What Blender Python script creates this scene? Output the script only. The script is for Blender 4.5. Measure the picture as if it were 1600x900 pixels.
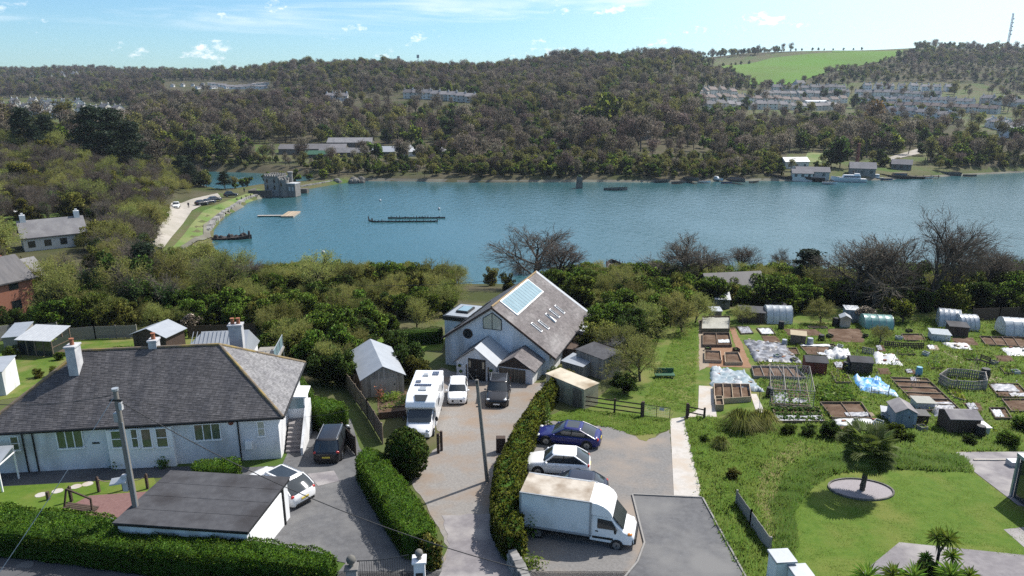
import bpy, bmesh, math, random
import numpy as np
from mathutils import Vector, Matrix
R = math.radians
random.seed(7); rng = np.random.default_rng(7)
for o in list(bpy.data.objects): bpy.data.objects.remove(o)
sc = bpy.context.scene
COL = sc.collection

# ---------------------------------------------------------------- camera, sky, sun, exposure
F = 1100.; H0 = 145.; CZ = 36.
TH = math.atan((450-H0)/F); ST, CT = math.sin(TH), math.cos(TH)
cam = bpy.data.cameras.new('camera'); co = bpy.data.objects.new('camera', cam); COL.objects.link(co)
co.location = (0, 0, CZ); co.rotation_euler = (math.pi/2-TH, 0, 0)
cam.sensor_width = 36; cam.lens = F/1600*36; cam.clip_start = .5; cam.clip_end = 20000
sc.camera = co
SUN_AZ, SUN_EL = R(52), R(48)          # azimuth clockwise from +Y (towards +X), elevation
world = bpy.data.worlds.new('World'); sc.world = world; world.use_nodes = True
def build_world():
    nt = world.node_tree; nt.nodes.clear(); N = nt.nodes.new; L = nt.links.new
    out = N('ShaderNodeOutputWorld'); bg = N('ShaderNodeBackground'); L(bg.outputs[0], out.inputs[0])
    sky = N('ShaderNodeTexSky'); sky.sky_type = 'NISHITA'; sky.sun_disc = False
    sky.sun_elevation = SUN_EL; sky.sun_rotation = SUN_AZ; sky.altitude = 50
    sky.air_density = 1.0; sky.dust_density = .5; sky.ozone_density = 1.5
    bg.inputs[1].default_value = SKY_STRENGTH
    geo = N('ShaderNodeNewGeometry')      # Incoming on the world = view direction, flipped
    vm = N('ShaderNodeVectorMath'); vm.operation = 'SCALE'; vm.inputs['Scale'].default_value = -1
    L(geo.outputs['Incoming'], vm.inputs[0])
    sep = N('ShaderNodeSeparateXYZ'); L(vm.outputs[0], sep.inputs[0])
    def math_(op, a, b=None, c=None):
        n = N('ShaderNodeMath'); n.operation = op
        for i, v in enumerate((a, b, c)):
            if v is None: continue
            if isinstance(v, (int, float)): n.inputs[i].default_value = v
            else: L(v, n.inputs[i])
        return n.outputs[0]
    def ramp(v, a, b):
        n = N('ShaderNodeMapRange'); n.interpolation_type = 'SMOOTHSTEP'
        L(v, n.inputs[0]); n.inputs[1].default_value = a; n.inputs[2].default_value = b
        return n.outputs[0]
    hx = math_('ARCTAN2', sep.outputs[0], sep.outputs[1])
    el = math_('ARCSINE', sep.outputs[2])
    def noise(sx, sy, sc_, det, seed, dist=0):
        c = N('ShaderNodeCombineXYZ'); L(math_('MULTIPLY', hx, sx), c.inputs[0]); L(math_('MULTIPLY', el, sy), c.inputs[1])
        c.inputs[2].default_value = seed
        n = N('ShaderNodeTexNoise'); n.inputs['Scale'].default_value = sc_; n.inputs['Detail'].default_value = det
        n.inputs['Roughness'].default_value = .62; n.inputs['Distortion'].default_value = dist
        L(c.outputs[0], n.inputs['Vector']); return n.outputs['Fac']
    # small cumulus standing in a low belt, thin high streaks above
    cum = noise(7., 13., 2.1, 6, 3.7)
    belt = math_('MULTIPLY', ramp(el, .002, .03), math_('SUBTRACT', 1., ramp(el, .085, .16)))
    cm = math_('MULTIPLY', ramp(cum, .575, .69), belt)
    cir = noise(2.2, 26., 1.2, 4, 9.1, .5)
    cfade = math_('MULTIPLY', ramp(el, .05, .10), math_('SUBTRACT', 1., ramp(el, .5, .9)))
    ci = math_('MULTIPLY', math_('MULTIPLY', ramp(cir, .5, .78), cfade), .55)
    dt = N('ShaderNodeVectorMath'); dt.operation = 'DOT_PRODUCT'; L(vm.outputs[0], dt.inputs[0])
    dt.inputs[1].default_value = (math.sin(SUN_AZ)*math.cos(SUN_EL), math.cos(SUN_AZ)*math.cos(SUN_EL), math.sin(SUN_EL))
    veil = math_('MULTIPLY', ramp(dt.outputs['Value'], .42, .85), .6)      # thin veil of high cloud round the sun
    mask = math_('MAXIMUM', math_('MAXIMUM', cm, ci), veil)
    mix = N('ShaderNodeMix'); mix.data_type = 'RGBA'; L(mask, mix.inputs[0])
    tint = N('ShaderNodeMix'); tint.data_type = 'RGBA'; tint.blend_type = 'MULTIPLY'; tint.inputs[0].default_value = 1
    L(sky.outputs[0], tint.inputs[6]); tint.inputs[7].default_value = SKY_TINT
    L(tint.outputs[2], mix.inputs[6]); mix.inputs[7].default_value = (CLOUD, CLOUD, CLOUD*1.02, 1)
    L(mix.outputs[2], bg.inputs[0])
SKY_STRENGTH = .092; SKY_TINT = (.68, .99, 1.2, 1); CLOUD = 11
build_world()
sl = bpy.data.lights.new('sun', 'SUN'); sl.energy = 4.8; sl.angle = R(.53); sl.color = (1, .955, .89)
so = bpy.data.objects.new('sun', sl); COL.objects.link(so); so.location = (60, 40, 120)
SDIR = Vector((math.sin(SUN_AZ)*math.cos(SUN_EL), math.cos(SUN_AZ)*math.cos(SUN_EL), math.sin(SUN_EL)))
so.rotation_euler = SDIR.to_track_quat('Z', 'Y').to_euler()
vs = sc.view_settings; vs.view_transform = 'Standard'; vs.look = 'None'; vs.exposure = 0.5; vs.gamma = 1
sc.cycles.max_bounces = 6; sc.cycles.diffuse_bounces = 2; sc.cycles.glossy_bounces = 3; sc.cycles.transparent_max_bounces = 8
sc.cycles.use_denoising = False
sc.cycles.sample_clamp_indirect = 4

# ---------------------------------------------------------------- materials
MATS = {}
def mat(name, c1, c2=None, scale=2., rough=.75, bump=0., bscale=None, metal=0., spec=.3, rnd=0., orand=0.,
        trans=0., alpha=None, det=5., stretch=(1, 1, 1), coat=0., c3=None, s3=.35, emit=0.):
    """Principled material: colour c1..c2 by noise, optional large-scale third colour, per-face 'rnd' and per-object variation."""
    m = bpy.data.materials.new(name); m.use_nodes = True; nt = m.node_tree; N = nt.nodes.new; L = nt.links.new
    b = nt.nodes['Principled BSDF']
    b.inputs['Roughness'].default_value = rough; b.inputs['Metallic'].default_value = metal
    b.inputs['Specular IOR Level'].default_value = spec
    if coat: b.inputs['Coat Weight'].default_value = coat; b.inputs['Coat Roughness'].default_value = .05
    c1 = (*c1, 1)
    if c2 is None: c2 = tuple(v*.86 for v in c1[:3])
    tc = N('ShaderNodeTexCoord'); mp = N('ShaderNodeMapping'); mp.inputs['Scale'].default_value = stretch
    L(tc.outputs['Object'], mp.inputs[0])
    n = N('ShaderNodeTexNoise'); n.inputs['Scale'].default_value = scale; n.inputs['Detail'].default_value = det
    n.inputs['Roughness'].default_value = .6; L(mp.outputs[0], n.inputs[0])
    mr = N('ShaderNodeMapRange'); mr.inputs[1].default_value = .3; mr.inputs[2].default_value = .7; L(n.outputs['Fac'], mr.inputs[0])
    mx = N('ShaderNodeMix'); mx.data_type = 'RGBA'; L(mr.outputs[0], mx.inputs[0]); mx.inputs[6].default_value = c1; mx.inputs[7].default_value = (*c2, 1)
    col = mx.outputs[2]
    if c3:
        n3 = N('ShaderNodeTexNoise'); n3.inputs['Scale'].default_value = s3; n3.inputs['Detail'].default_value = 4; L(mp.outputs[0], n3.inputs[0])
        m3 = N('ShaderNodeMapRange'); m3.inputs[1].default_value = .45; m3.inputs[2].default_value = .66; L(n3.outputs['Fac'], m3.inputs[0])
        x3 = N('ShaderNodeMix'); x3.data_type = 'RGBA'; L(m3.outputs[0], x3.inputs[0]); L(col, x3.inputs[6]); x3.inputs[7].default_value = (*c3, 1)
        col = x3.outputs[2]
    def vary(fac_socket, amt, col):
        h = N('ShaderNodeHueSaturation')
        v = N('ShaderNodeMapRange'); L(fac_socket, v.inputs[0]); v.inputs[3].default_value = 1-amt; v.inputs[4].default_value = 1+amt
        L(v.outputs[0], h.inputs['Value'])
        g = N('ShaderNodeMath'); g.operation = 'MULTIPLY'; L(fac_socket, g.inputs[0]); g.inputs[1].default_value = 7.13
        fr = N('ShaderNodeMath'); fr.operation = 'FRACT'; L(g.outputs[0], fr.inputs[0])
        v2 = N('ShaderNodeMapRange'); L(fr.outputs[0], v2.inputs[0]); v2.inputs[3].default_value = .5-amt*.06; v2.inputs[4].default_value = .5+amt*.06
        L(v2.outputs[0], h.inputs['Hue']); L(col, h.inputs['Color']); return h.outputs[0]
    if rnd:
        a = N('ShaderNodeAttribute'); a.attribute_name = 'rnd'; col = vary(a.outputs['Fac'], rnd, col)
    if orand:
        oi = N('ShaderNodeObjectInfo'); col = vary(oi.outputs['Random'], orand, col)
    L(col, b.inputs['Base Color'])
    if bump:
        n2 = N('ShaderNodeTexNoise'); n2.inputs['Scale'].default_value = bscale or scale*4; n2.inputs['Detail'].default_value = 4; L(mp.outputs[0], n2.inputs[0])
        bp = N('ShaderNodeBump'); bp.inputs['Strength'].default_value = min(1, bump*4); bp.inputs['Distance'].default_value = bump
        L(n2.outputs['Fac'], bp.inputs['Height']); L(bp.outputs[0], b.inputs['Normal'])
    if trans:
        t = N('ShaderNodeBsdfTranslucent'); L(col, t.inputs[0]); ms = N('ShaderNodeMixShader'); ms.inputs[0].default_value = trans
        L(b.outputs[0], ms.inputs[1]); L(t.outputs[0], ms.inputs[2]); L(ms.outputs[0], nt.nodes['Material Output'].inputs[0])
    if alpha is not None: b.inputs['Alpha'].default_value = alpha
    MATS[name] = m; return m
mat('ground', (.075, .085, .03), (.11, .095, .055), .35, .95, c3=(.06, .1, .022), s3=.06, spec=.1, bump=.08, bscale=1.5)
mat('wood_floor', (.07, .064, .042), (.1, .088, .056), .3, .95, spec=.05, c3=(.05, .06, .022), s3=.05)
mat('rough_grass', (.06, .11, .015), (.1, .14, .026), 1.3, .9, spec=.1, bump=.06, bscale=7, c3=(.15, .15, .05), s3=.45)
mat('grass_blade', (.125, .225, .028), (.18, .25, .045), .5, .7, spec=.15, rnd=.35, trans=.5)
mat('grass_dark', (.085, .165, .02), (.12, .19, .03), .5, .7, spec=.15, rnd=.4, trans=.5)
mat('straw_blade', (.3, .25, .12), (.22, .2, .09), .5, .8, spec=.1, rnd=.3)
mat('lawn', (.062, .118, .015), (.1, .15, .024), 2.2, .9, spec=.1, bump=.02, bscale=30, c3=(.135, .155, .036), s3=.35, det=9)
mat('field', (.09, .15, .032), (.115, .17, .042), .02, .95, spec=.05, c3=(.1, .2, .03), s3=.006)
mat('leaf_dark', (.07, .125, .025), (.1, .155, .034), .4, .6, spec=.25, rnd=.45, orand=.25, trans=.45)
mat('leaf_green', (.13, .215, .028), (.18, .255, .04), .4, .6, spec=.25, rnd=.4, orand=.3, trans=.45)
mat('leaf_olive', (.19, .215, .042), (.24, .24, .06), .4, .7, spec=.2, rnd=.4, orand=.3, trans=.45)
mat('leaf_bright', (.2, .27, .035), (.25, .29, .05), .4, .65, spec=.2, rnd=.35, orand=.2, trans=.45)
mat('leaf_pine', (.018, .034, .016), (.026, .042, .018), .4, .65, spec=.2, rnd=.4, orand=.2, trans=.3)
mat('leaf_hedge', (.12, .25, .018), (.155, .285, .024), .8, .55, spec=.3, rnd=.35, trans=.45, c3=(.12, .19, .025), s3=.6)
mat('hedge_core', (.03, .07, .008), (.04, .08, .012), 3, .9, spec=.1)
mat('leaf_ivy', (.13, .16, .02), (.17, .19, .03), .8, .6, spec=.25, rnd=.4, trans=.45)
mat('leaf_orange', (.26, .15, .045), (.2, .14, .05), .4, .7, rnd=.35, trans=.45)
mat('twig', (.21, .185, .145), (.28, .245, .19), .3, .9, spec=.1, rnd=.3, orand=.4, trans=.4)
mat('twig_olive', (.22, .23, .07), (.28, .275, .09), .3, .9, spec=.1, rnd=.35, orand=.35, trans=.4)
mat('twig_purple', (.18, .145, .128), (.235, .185, .16), .3, .9, spec=.1, rnd=.3, orand=.35, trans=.4)
mat('twig_near', (.105, .088, .07), (.15, .125, .1), .3, .9, spec=.1, rnd=.3, orand=.25, trans=.2)
mat('bark', (.1, .085, .07), (.06, .052, .042), 2, .95, spec=.1)
mat('blossom', (.5, .42, .36), (.4, .36, .27), .5, .8, rnd=.3, trans=.2)

# ---------------------------------------------------------------- mesh helpers
def fast_mesh(name, V, Fq, rndv=None, smooth=False, nrm=None):
    """mesh from numpy arrays, all faces of one size"""
    V = np.asarray(V, np.float32); Fq = np.asarray(Fq, np.int32)
    me = bpy.data.meshes.new(name); n, k = Fq.shape
    me.vertices.add(len(V)); me.vertices.foreach_set('co', V.ravel())
    me.loops.add(n*k); me.loops.foreach_set('vertex_index', Fq.ravel())
    me.polygons.add(n); me.polygons.foreach_set('loop_start', np.arange(0, n*k, k, dtype=np.int32))
    if smooth: me.polygons.foreach_set('use_smooth', np.ones(n, bool))
    if rndv is not None:
        a = me.attributes.new('rnd', 'FLOAT', 'FACE'); a.data.foreach_set('value', np.asarray(rndv, np.float32))
    me.update(calc_edges=True)
    if nrm is not None:
        me.polygons.foreach_set('use_smooth', np.ones(n, bool)); me.normals_split_custom_set_from_vertices(np.asarray(nrm, np.float32).tolist())
    return me
def link(name, me, m=None, parent=None, kind=None):
    o = bpy.data.objects.new(name, me); COL.objects.link(o)
    if m is not None and len(me.materials) == 0: me.materials.append(MATS[m] if isinstance(m, str) else m)
    if parent is not None: o.parent = parent
    if kind: o['kind'] = kind
    return o
def thing(name, label, cat, loc=(0, 0, 0), rz=0., group=None):
    o = bpy.data.objects.new(name, None); COL.objects.link(o); o.empty_display_size = .3
    o.location = loc; o.rotation_euler = (0, 0, rz); o['label'] = label; o['category'] = cat
    if group: o['group'] = group
    return o
def tag(o, label, cat, group=None):
    o['label'] = label; o['category'] = cat
    if group: o['group'] = group
    return o
class MB:
    """collects simple shapes and links them as one mesh object"""
    def __init__(s): s.v = []; s.f = []; s.r = []
    def poly(s, pts, rv=None):
        i = len(s.v); s.v += [tuple(p) for p in pts]; s.f.append(tuple(range(i, i+len(pts)))); s.r.append(random.random() if rv is None else rv); return s
    def prism(s, base, top):
        i = len(s.v); n = len(base); s.v += [tuple(p) for p in base]+[tuple(p) for p in top]
        rv = random.random()
        s.f.append(tuple(range(i+n-1, i-1, -1))); s.f.append(tuple(range(i+n, i+2*n)))
        for k in range(n): s.f.append((i+k, i+(k+1) % n, i+n+(k+1) % n, i+n+k))
        s.r += [rv]*(n+2); return s
    def box(s, x0, y0, z0, x1, y1, z1):
        x0, x1 = min(x0, x1), max(x0, x1); y0, y1 = min(y0, y1), max(y0, y1); z0, z1 = min(z0, z1), max(z0, z1)
        c = [(x0, y0), (x1, y0), (x1, y1), (x0, y1)]
        return s.prism([(a, b, z0) for a, b in c], [(a, b, z1) for a, b in c])
    def tube(s, p, q, r0, r1=None, n=8):
        p = Vector(p); q = Vector(q); r1 = r0 if r1 is None else r1
        d = (q-p).normalized(); a = d.orthogonal().normalized(); b = d.cross(a)
        cs = [(math.cos(2*math.pi*k/n), math.sin(2*math.pi*k/n)) for k in range(n)]
        return s.prism([p+a*(c*r0)+b*(w*r0) for c, w in cs], [q+a*(c*r1)+b*(w*r1) for c, w in cs])
    def path(s, pts, r, n=6):
        for a, b in zip(pts, pts[1:]): s.tube(a, b, r, r, n)
        return s
    def ball(s, c, rx, ry=None, rz=None, n=10, m=6):
        ry = rx if ry is None else ry; rz = rx if rz is None else rz
        rings = []
        for j in range(m+1):
            t = math.pi*j/m; rings.append([(c[0]+rx*math.sin(t)*math.cos(2*math.pi*k/n), c[1]+ry*math.sin(t)*math.sin(2*math.pi*k/n), c[2]+rz*math.cos(t)) for k in range(n)])
        return s.loft(rings, True, False)
    def loft(s, rings, closed=True, caps=True):
        i = len(s.v); n = len(rings[0]); rv = random.random()
        for r in rings: s.v += [tuple(p) for p in r]
        for j in range(len(rings)-1):
            for k in range(n if closed else n-1):
                a = i+j*n+k; b = i+j*n+(k+1) % n; s.f.append((a, b, b+n, a+n)); s.r.append(rv)
        if caps:
            s.f.append(tuple(range(i+n-1, i-1, -1))); s.f.append(tuple(range(i+(len(rings)-1)*n, i+len(rings)*n))); s.r += [rv]*2
        return s
    def xf(s, M, i0=0):
        for i in range(i0, len(s.v)): s.v[i] = tuple(M @ Vector(s.v[i]))
        return s
    def mesh(s, name, smooth=False, bevel=0):
        me = bpy.data.meshes.new(name); me.from_pydata(s.v, [], s.f)
        a = me.attributes.new('rnd', 'FLOAT', 'FACE'); a.data.foreach_set('value', np.asarray(s.r, np.float32))
        bm = bmesh.new(); bm.from_mesh(me); bmesh.ops.recalc_face_normals(bm, faces=bm.faces); bm.to_mesh(me); bm.free()
        if smooth:
            for p in me.polygons: p.use_smooth = True
            me.set_sharp_from_angle(angle=R(smooth if smooth is not True else 40))
        me.update(); return me
    def build(s, name, m, parent=None, smooth=False, bevel=0):
        o = link(name, s.mesh(name, smooth), m, parent)
        if bevel:
            md = o.modifiers.new('bevel', 'BEVEL'); md.width = bevel; md.segments = 2; md.limit_method = 'ANGLE'
        return o
def part(name, m, parent, fn, *a, smooth=False, bevel=0):
    b = MB(); getattr(b, fn)(*a); return b.build(name, m, parent, smooth, bevel)
def copy_tree(o, parent=None):
    c = o.copy(); COL.objects.link(c)
    if parent is not None: c.parent = parent
    for ch in o.children: copy_tree(ch, c)
    return c

# ---------------------------------------------------------------- terrain: z(x, y), water level z = 0
PR = [(-60, 13.6), (30, 12.9), (38, 12.3), (50, 11.4), (66, 10.2), (90, 8.4), (104, 6.6), (118, 3.6), (130, 1.), (136, -.5), (150, -2)]
PRX, PRY = zip(*PR)
CMN = [(90, 8.4), (104, 6.6), (118, 3.6), (130, 1.), (136, -.5), (150, -2)]
COLS = [(-900, [(90, 8.4), (130, 9), (200, 14), (300, 20), (550, 16), (700, 17), (1000, 42), (1400, 72), (1900, 88), (2600, 90), (6000, 40)]),
 (90, [(90, 8.4), (120, 8), (150, 8), (180, 9), (230, 14), (300, 18), (400, 20), (550, 14), (700, 16), (850, 26), (1000, 38), (1400, 70), (1900, 88), (2600, 90), (6000, 40)]),
 (200, [(90, 8.4), (125, 5.), (150, 4.0), (190, 7), (230, 9), (270, 9), (340, 5), (400, 12), (550, 16), (700, 20), (850, 30), (1000, 44), (1400, 70), (1900, 86), (2600, 90), (6000, 40)]),
 (262, [(90, 8.4), (125, 3.), (150, 2.2), (216, 2.2), (245, 3), (300, 2), (340, 4), (400, 12), (550, 18), (700, 24), (850, 38), (1000, 47), (1400, 70), (1900, 86), (2600, 90), (6000, 40)]),
 (360, CMN[:5]+[(150, .5), (216, 1.5), (300, 1.5), (340, 3), (430, 8), (560, 18), (700, 26), (900, 44), (960, 47), (1150, 64), (1500, 68), (2600, 72), (6000, 40)]),
 (450, CMN[:5]+[(150, .5), (216, 1.5), (300, 1.5), (340, 3), (430, 6), (560, 20), (700, 32), (900, 55), (1050, 67), (1500, 70), (2600, 72), (6000, 40)]),
 (600, CMN+[(270, -1), (285, 1), (300, 2), (380, 4), (430, 8), (500, 16), (600, 27), (650, 30), (750, 40), (950, 67), (1100, 67), (1500, 66), (2600, 60), (6000, 40)]),
 (740, CMN+[(270, -1), (285, 1), (300, 2), (380, 4), (430, 8), (500, 16), (600, 27), (650, 30), (750, 40), (950, 61), (1100, 64), (1500, 66), (2600, 60), (6000, 40)]),
 (900, CMN+[(275, -1), (290, 1), (320, 4), (400, 8), (450, 14), (600, 30), (750, 46), (950, 72), (1050, 78), (1500, 76), (2600, 60), (6000, 40)]),
 (1050, CMN+[(275, -1), (290, 1), (320, 4), (420, 10), (600, 28), (750, 48), (950, 80), (1100, 82), (1500, 85), (2600, 60), (6000, 40)]),
 (1110, CMN+[(275, -1), (290, 1), (320, 3), (420, 8), (600, 18), (750, 34), (900, 60), (1000, 71), (1200, 85), (1350, 98), (1500, 100), (2600, 60), (6000, 40)]),
 (1170, CMN+[(280, -1), (295, 1), (320, 3), (400, 6), (550, 13), (700, 23), (800, 31), (900, 43), (1000, 58), (1300, 104), (1500, 104), (2600, 60), (6000, 40)]),
 (1300, CMN+[(280, -1), (295, 1), (320, 3), (400, 5), (500, 7), (600, 11), (700, 19), (800, 28), (880, 38), (1000, 62), (1300, 109), (1600, 109), (2600, 60), (6000, 40)]),
 (1450, CMN+[(280, -1), (297, 1), (320, 2), (400, 6), (500, 9), (600, 13), (700, 20), (800, 30), (880, 40), (1000, 66), (1200, 102), (1300, 110), (1600, 108), (2600, 60), (6000, 40)]),
 (1600, CMN+[(290, -1), (305, 1), (330, 4), (400, 9), (500, 12), (700, 20), (880, 42), (1000, 68), (1150, 95), (1250, 103), (1600, 104), (2600, 60), (6000, 40)]),
 (2500, CMN+[(290, -1), (305, 1), (330, 4), (400, 9), (500, 12), (700, 20), (880, 42), (1000, 68), (1150, 95), (1250, 103), (1600, 104), (2600, 60), (6000, 40)])]
CPX = np.array([c[0] for c in COLS], float)
def ray(px, py):
    u = (px-800)/F; v = (py-450)/F
    return (u, CT-v*ST, -(v*CT+ST))
def GZ(px, py, z):
    d = ray(px, py); t = (z-CZ)/d[2]; return Vector((d[0]*t, d[1]*t, z))
WAT = [[GZ(*p, 0)[:2] for p in ((360, 452), (345, 405), (330, 380), (336, 356), (352, 338), (385, 316), (425, 304), (468, 298), (520, 288), (560, 282), (640, 283), (760, 285), (900, 284),
        (1050, 285), (1190, 282), (1300, 284), (1400, 280), (1500, 274), (1620, 268), (2300, 262), (3200, 262), (2600, 440), (1600, 447), (1100, 450), (700, 450))],
       [GZ(*p, 0)[:2] for p in ((300, 283), (318, 294), (350, 300), (405, 292), (470, 287), (500, 280), (470, 274), (400, 270), (330, 268), (290, 270))]]
WAT = [np.array(w) for w in WAT]
def poly_sd(P, X, Y):
    """signed distance, positive inside"""
    d = np.full(X.shape, 1e9); ins = np.zeros(X.shape, bool)
    for (ax, ay), (bx, by) in zip(P, np.roll(P, -1, 0)):
        ex, ey = bx-ax, by-ay; t = np.clip(((X-ax)*ex+(Y-ay)*ey)/(ex*ex+ey*ey+1e-9), 0, 1)
        d = np.minimum(d, np.hypot(X-ax-t*ex, Y-ay-t*ey))
        c = ((ay > Y) != (by > Y)); ins ^= c & (X < (bx-ax)*(Y-ay)/(by-ay+1e-12)+ax)
    return np.where(ins, d, -d)
def terrain(X, Y):
    X = np.asarray(X, float); Y = np.asarray(Y, float)
    near = np.interp(Y, PRX, PRY)
    px = 800+1141*X/np.maximum(Y, 60)
    Z = np.array([np.interp(Y, [p[0] for p in c[1]], [p[1] for p in c[1]]) for c in COLS])
    i = np.clip(np.searchsorted(CPX, px)-1, 0, len(CPX)-2)
    t = np.clip((px-CPX[i])/(CPX[i+1]-CPX[i]), 0, 1); t = t*t*(3-2*t)*.6+t*.4
    z0 = np.take_along_axis(Z, i[None], 0)[0]; z1 = np.take_along_axis(Z, i[None]+1, 0)[0]
    far = z0+(z1-z0)*t
    far = far+np.where(Y > 330, (np.sin(X*.021+Y*.013)+np.sin(X*.013-Y*.027+2))*np.clip((Y-330)/300, 0, 1)*1.4, 0)
    z = np.where(Y < 90, near, far)
    m = Y > 85
    if m.any():
        wet = np.zeros(z.shape, bool); lift = np.full(z.shape, -1e3)
        for w in WAT:
            sd = np.where(m, poly_sd(w, X, Y), -1e3)
            z = np.where(sd > 0, -np.minimum(2.2, .12+sd*.25), np.where((sd > -60) & ~wet, np.minimum(z, .05-sd*.55), z))
            wet |= sd > 0; lift = np.where((sd <= 0) & (sd > -60), np.maximum(lift, np.minimum(.9, .05-sd*.4)), lift)
        z = np.where(wet, z, np.maximum(z, lift))
    return z
def zg(x, y): return float(terrain(np.array([x]), np.array([y]))[0])
def P(x, y, z):
    dz = z-CZ; c = y*CT-dz*ST
    return 800+F*x/c, 450-F*(dz*CT+y*ST)/c, F/c
def G(px, py):
    """point of the ground seen at a photograph pixel (first crossing along the ray)"""
    d = ray(px, py); ts = np.concatenate([np.arange(28, 400, .5), np.arange(400, 2600, 4.)])/d[1]
    h = CZ+d[2]*ts-terrain(d[0]*ts, d[1]*ts)
    k = int(np.argmax(h < 0))
    if h[k] >= 0: k = len(ts)-1
    a, b = h[k-1], h[k]; t = ts[k-1]+(ts[k]-ts[k-1])*a/(a-b+1e-9)
    return Vector((d[0]*t, d[1]*t, CZ+d[2]*t))
ys = np.unique(np.concatenate([np.arange(-60, 90, 5.), np.array(PRX), np.arange(90, 350, 3.), np.arange(350, 1000, 9.), np.arange(1000, 1700, 20.), np.arange(1700, 2701, 100.)]))
av = np.concatenate([np.linspace(-1.6, -1, 20), np.linspace(-.99, .99, 230), np.linspace(1, 1.6, 20)])
TX = av[None]*np.maximum(ys, 90)[:, None]; TY = np.repeat(ys[:, None], len(av), 1)
TZ = terrain(TX, TY)
nr, nc = TX.shape; ii = np.arange(nr*nc).reshape(nr, nc)
gq = np.stack([ii[:-1, :-1], ii[:-1, 1:], ii[1:, 1:], ii[1:, :-1]], -1).reshape(-1, 4)
GRD = link('ground', fast_mesh('ground', np.stack([TX, TY, TZ], -1).reshape(-1, 3), gq, None, True), 'ground', kind='structure')

def water_mat():
    m = bpy.data.materials.new('water'); m.use_nodes = True; nt = m.node_tree; N = nt.nodes.new; L = nt.links.new
    b = nt.nodes['Principled BSDF']; b.inputs['Roughness'].default_value = .16; b.inputs['IOR'].default_value = 1.33
    b.inputs['Base Color'].default_value = (.028, .088, .1, 1)
    tc = N('ShaderNodeTexCoord'); mp = N('ShaderNodeMapping'); mp.inputs['Scale'].default_value = (1, .55, 1); mp.inputs['Rotation'].default_value = (0, 0, .5)
    L(tc.outputs['Object'], mp.inputs[0])
    n = N('ShaderNodeTexNoise'); n.inputs['Scale'].default_value = .55; n.inputs['Detail'].default_value = 5; n.inputs['Roughness'].default_value = .6; L(mp.outputs[0], n.inputs[0])
    big = N('ShaderNodeTexNoise'); big.inputs['Scale'].default_value = .018; big.inputs['Detail'].default_value = 4; L(mp.outputs[0], big.inputs[0])
    mr = N('ShaderNodeMapRange'); mr.inputs[1].default_value = .35; mr.inputs[2].default_value = .65; mr.inputs[3].default_value = .25; mr.inputs[4].default_value = .7
    L(big.outputs['Fac'], mr.inputs[0])
    bp = N('ShaderNodeBump'); bp.inputs['Distance'].default_value = .6; L(mr.outputs[0], bp.inputs['Strength']); L(n.outputs['Fac'], bp.inputs['Height'])
    L(bp.outputs[0], b.inputs['Normal'])
    MATS['water'] = m
water_mat()
for w, nm in zip(WAT, ('lake', 'upper_lake')):
    b = MB(); c = w.mean(0)
    pts = [tuple(c+(p-c)*1.02)+(0.,) for p in w]
    o = b.poly(pts).build(nm, 'water'); o['kind'] = 'structure'

# ---------------------------------------------------------------- vegetation prototypes (meshes only; placed further down)
def leaf_quads(C, size, rg, out=None, elong=1.6, flat=0.):
    """one small leaf quad per centre, random orientation; returns V, faces"""
    n = len(C); a = rg.normal(size=(n, 3)); a[:, 2] *= (1-flat)
    a /= np.linalg.norm(a, axis=1)[:, None]+1e-9
    b = rg.normal(size=(n, 3)); b -= (b*a).sum(1)[:, None]*a; b /= np.linalg.norm(b, axis=1)[:, None]+1e-9
    s = (size*rg.uniform(.6, 1.35, n))[:, None]
    if out is not None:
        g_ = np.cross(a, b); fl = (g_*out).sum(1) < 0; b[fl] *= -1
    a = a*s*elong*.5; b = b*s*.5
    V = np.stack([C-a, C+b*.9-a*.1, C+a, C-b*.9-a*.1], 1).reshape(-1, 3)
    if out is not None:
        nn = out*.8+rg.normal(size=(n, 3))*.28; nn /= np.linalg.norm(nn, axis=1)[:, None]; return V, np.arange(4*n).reshape(n, 4), np.repeat(nn, 4, 0)
    return V, np.arange(4*n).reshape(n, 4)
def crown_points(n, blobs, rg, shell=.55):
    """leaf centres spread through a set of blobs (cx, cy, cz, r)"""
    B = np.array(blobs); w = B[:, 3]**2; k = rg.choice(len(B), n, p=w/w.sum())
    d = rg.normal(size=(n, 3)); d /= np.linalg.norm(d, axis=1)[:, None]
    r = B[k, 3]*(shell+(1.08-shell)*rg.random(n)**.6)
    return B[k, :3]+d*r[:, None]*np.array([1, 1, .85]), d
def blob_crown(rg, nb, rx, rz, zc, br):
    out = []
    while len(out) < nb:
        d = rg.normal(size=3); d /= np.linalg.norm(d); q = .35+.6*rg.random()
        p = d*q*np.array([rx, rx, rz])+np.array([0, 0, zc])
        out.append((*p, br*rg.uniform(.65, 1.3)))
    return out
def tubes(segs, n=4):
    """segs: list of (p, q, r0, r1) -> V, F (quads, open tubes)"""
    Pp = np.array([s[0] for s in segs]); Q = np.array([s[1] for s in segs]); r0 = np.array([s[2] for s in segs]); r1 = np.array([s[3] for s in segs])
    d = Q-Pp; d /= np.linalg.norm(d, axis=1)[:, None]+1e-9
    ref = np.where(np.abs(d[:, 2:3]) < .9, [[0, 0, 1.]], [[1., 0, 0]]); a = np.cross(d, ref); a /= np.linalg.norm(a, axis=1)[:, None]; b = np.cross(d, a)
    V = []
    for base, r in ((Pp, r0), (Q, r1)):
        for k in range(n):
            t = 2*math.pi*k/n; V.append(base+(a*math.cos(t)+b*math.sin(t))*r[:, None])
    V = np.stack(V, 1).reshape(-1, 3); m = len(segs); o = (np.arange(m)*2*n)[:, None]
    Fs = [o+np.array([[k, (k+1) % n, n+(k+1) % n, n+k]]) for k in range(n)]
    return V, np.concatenate(Fs)
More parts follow.
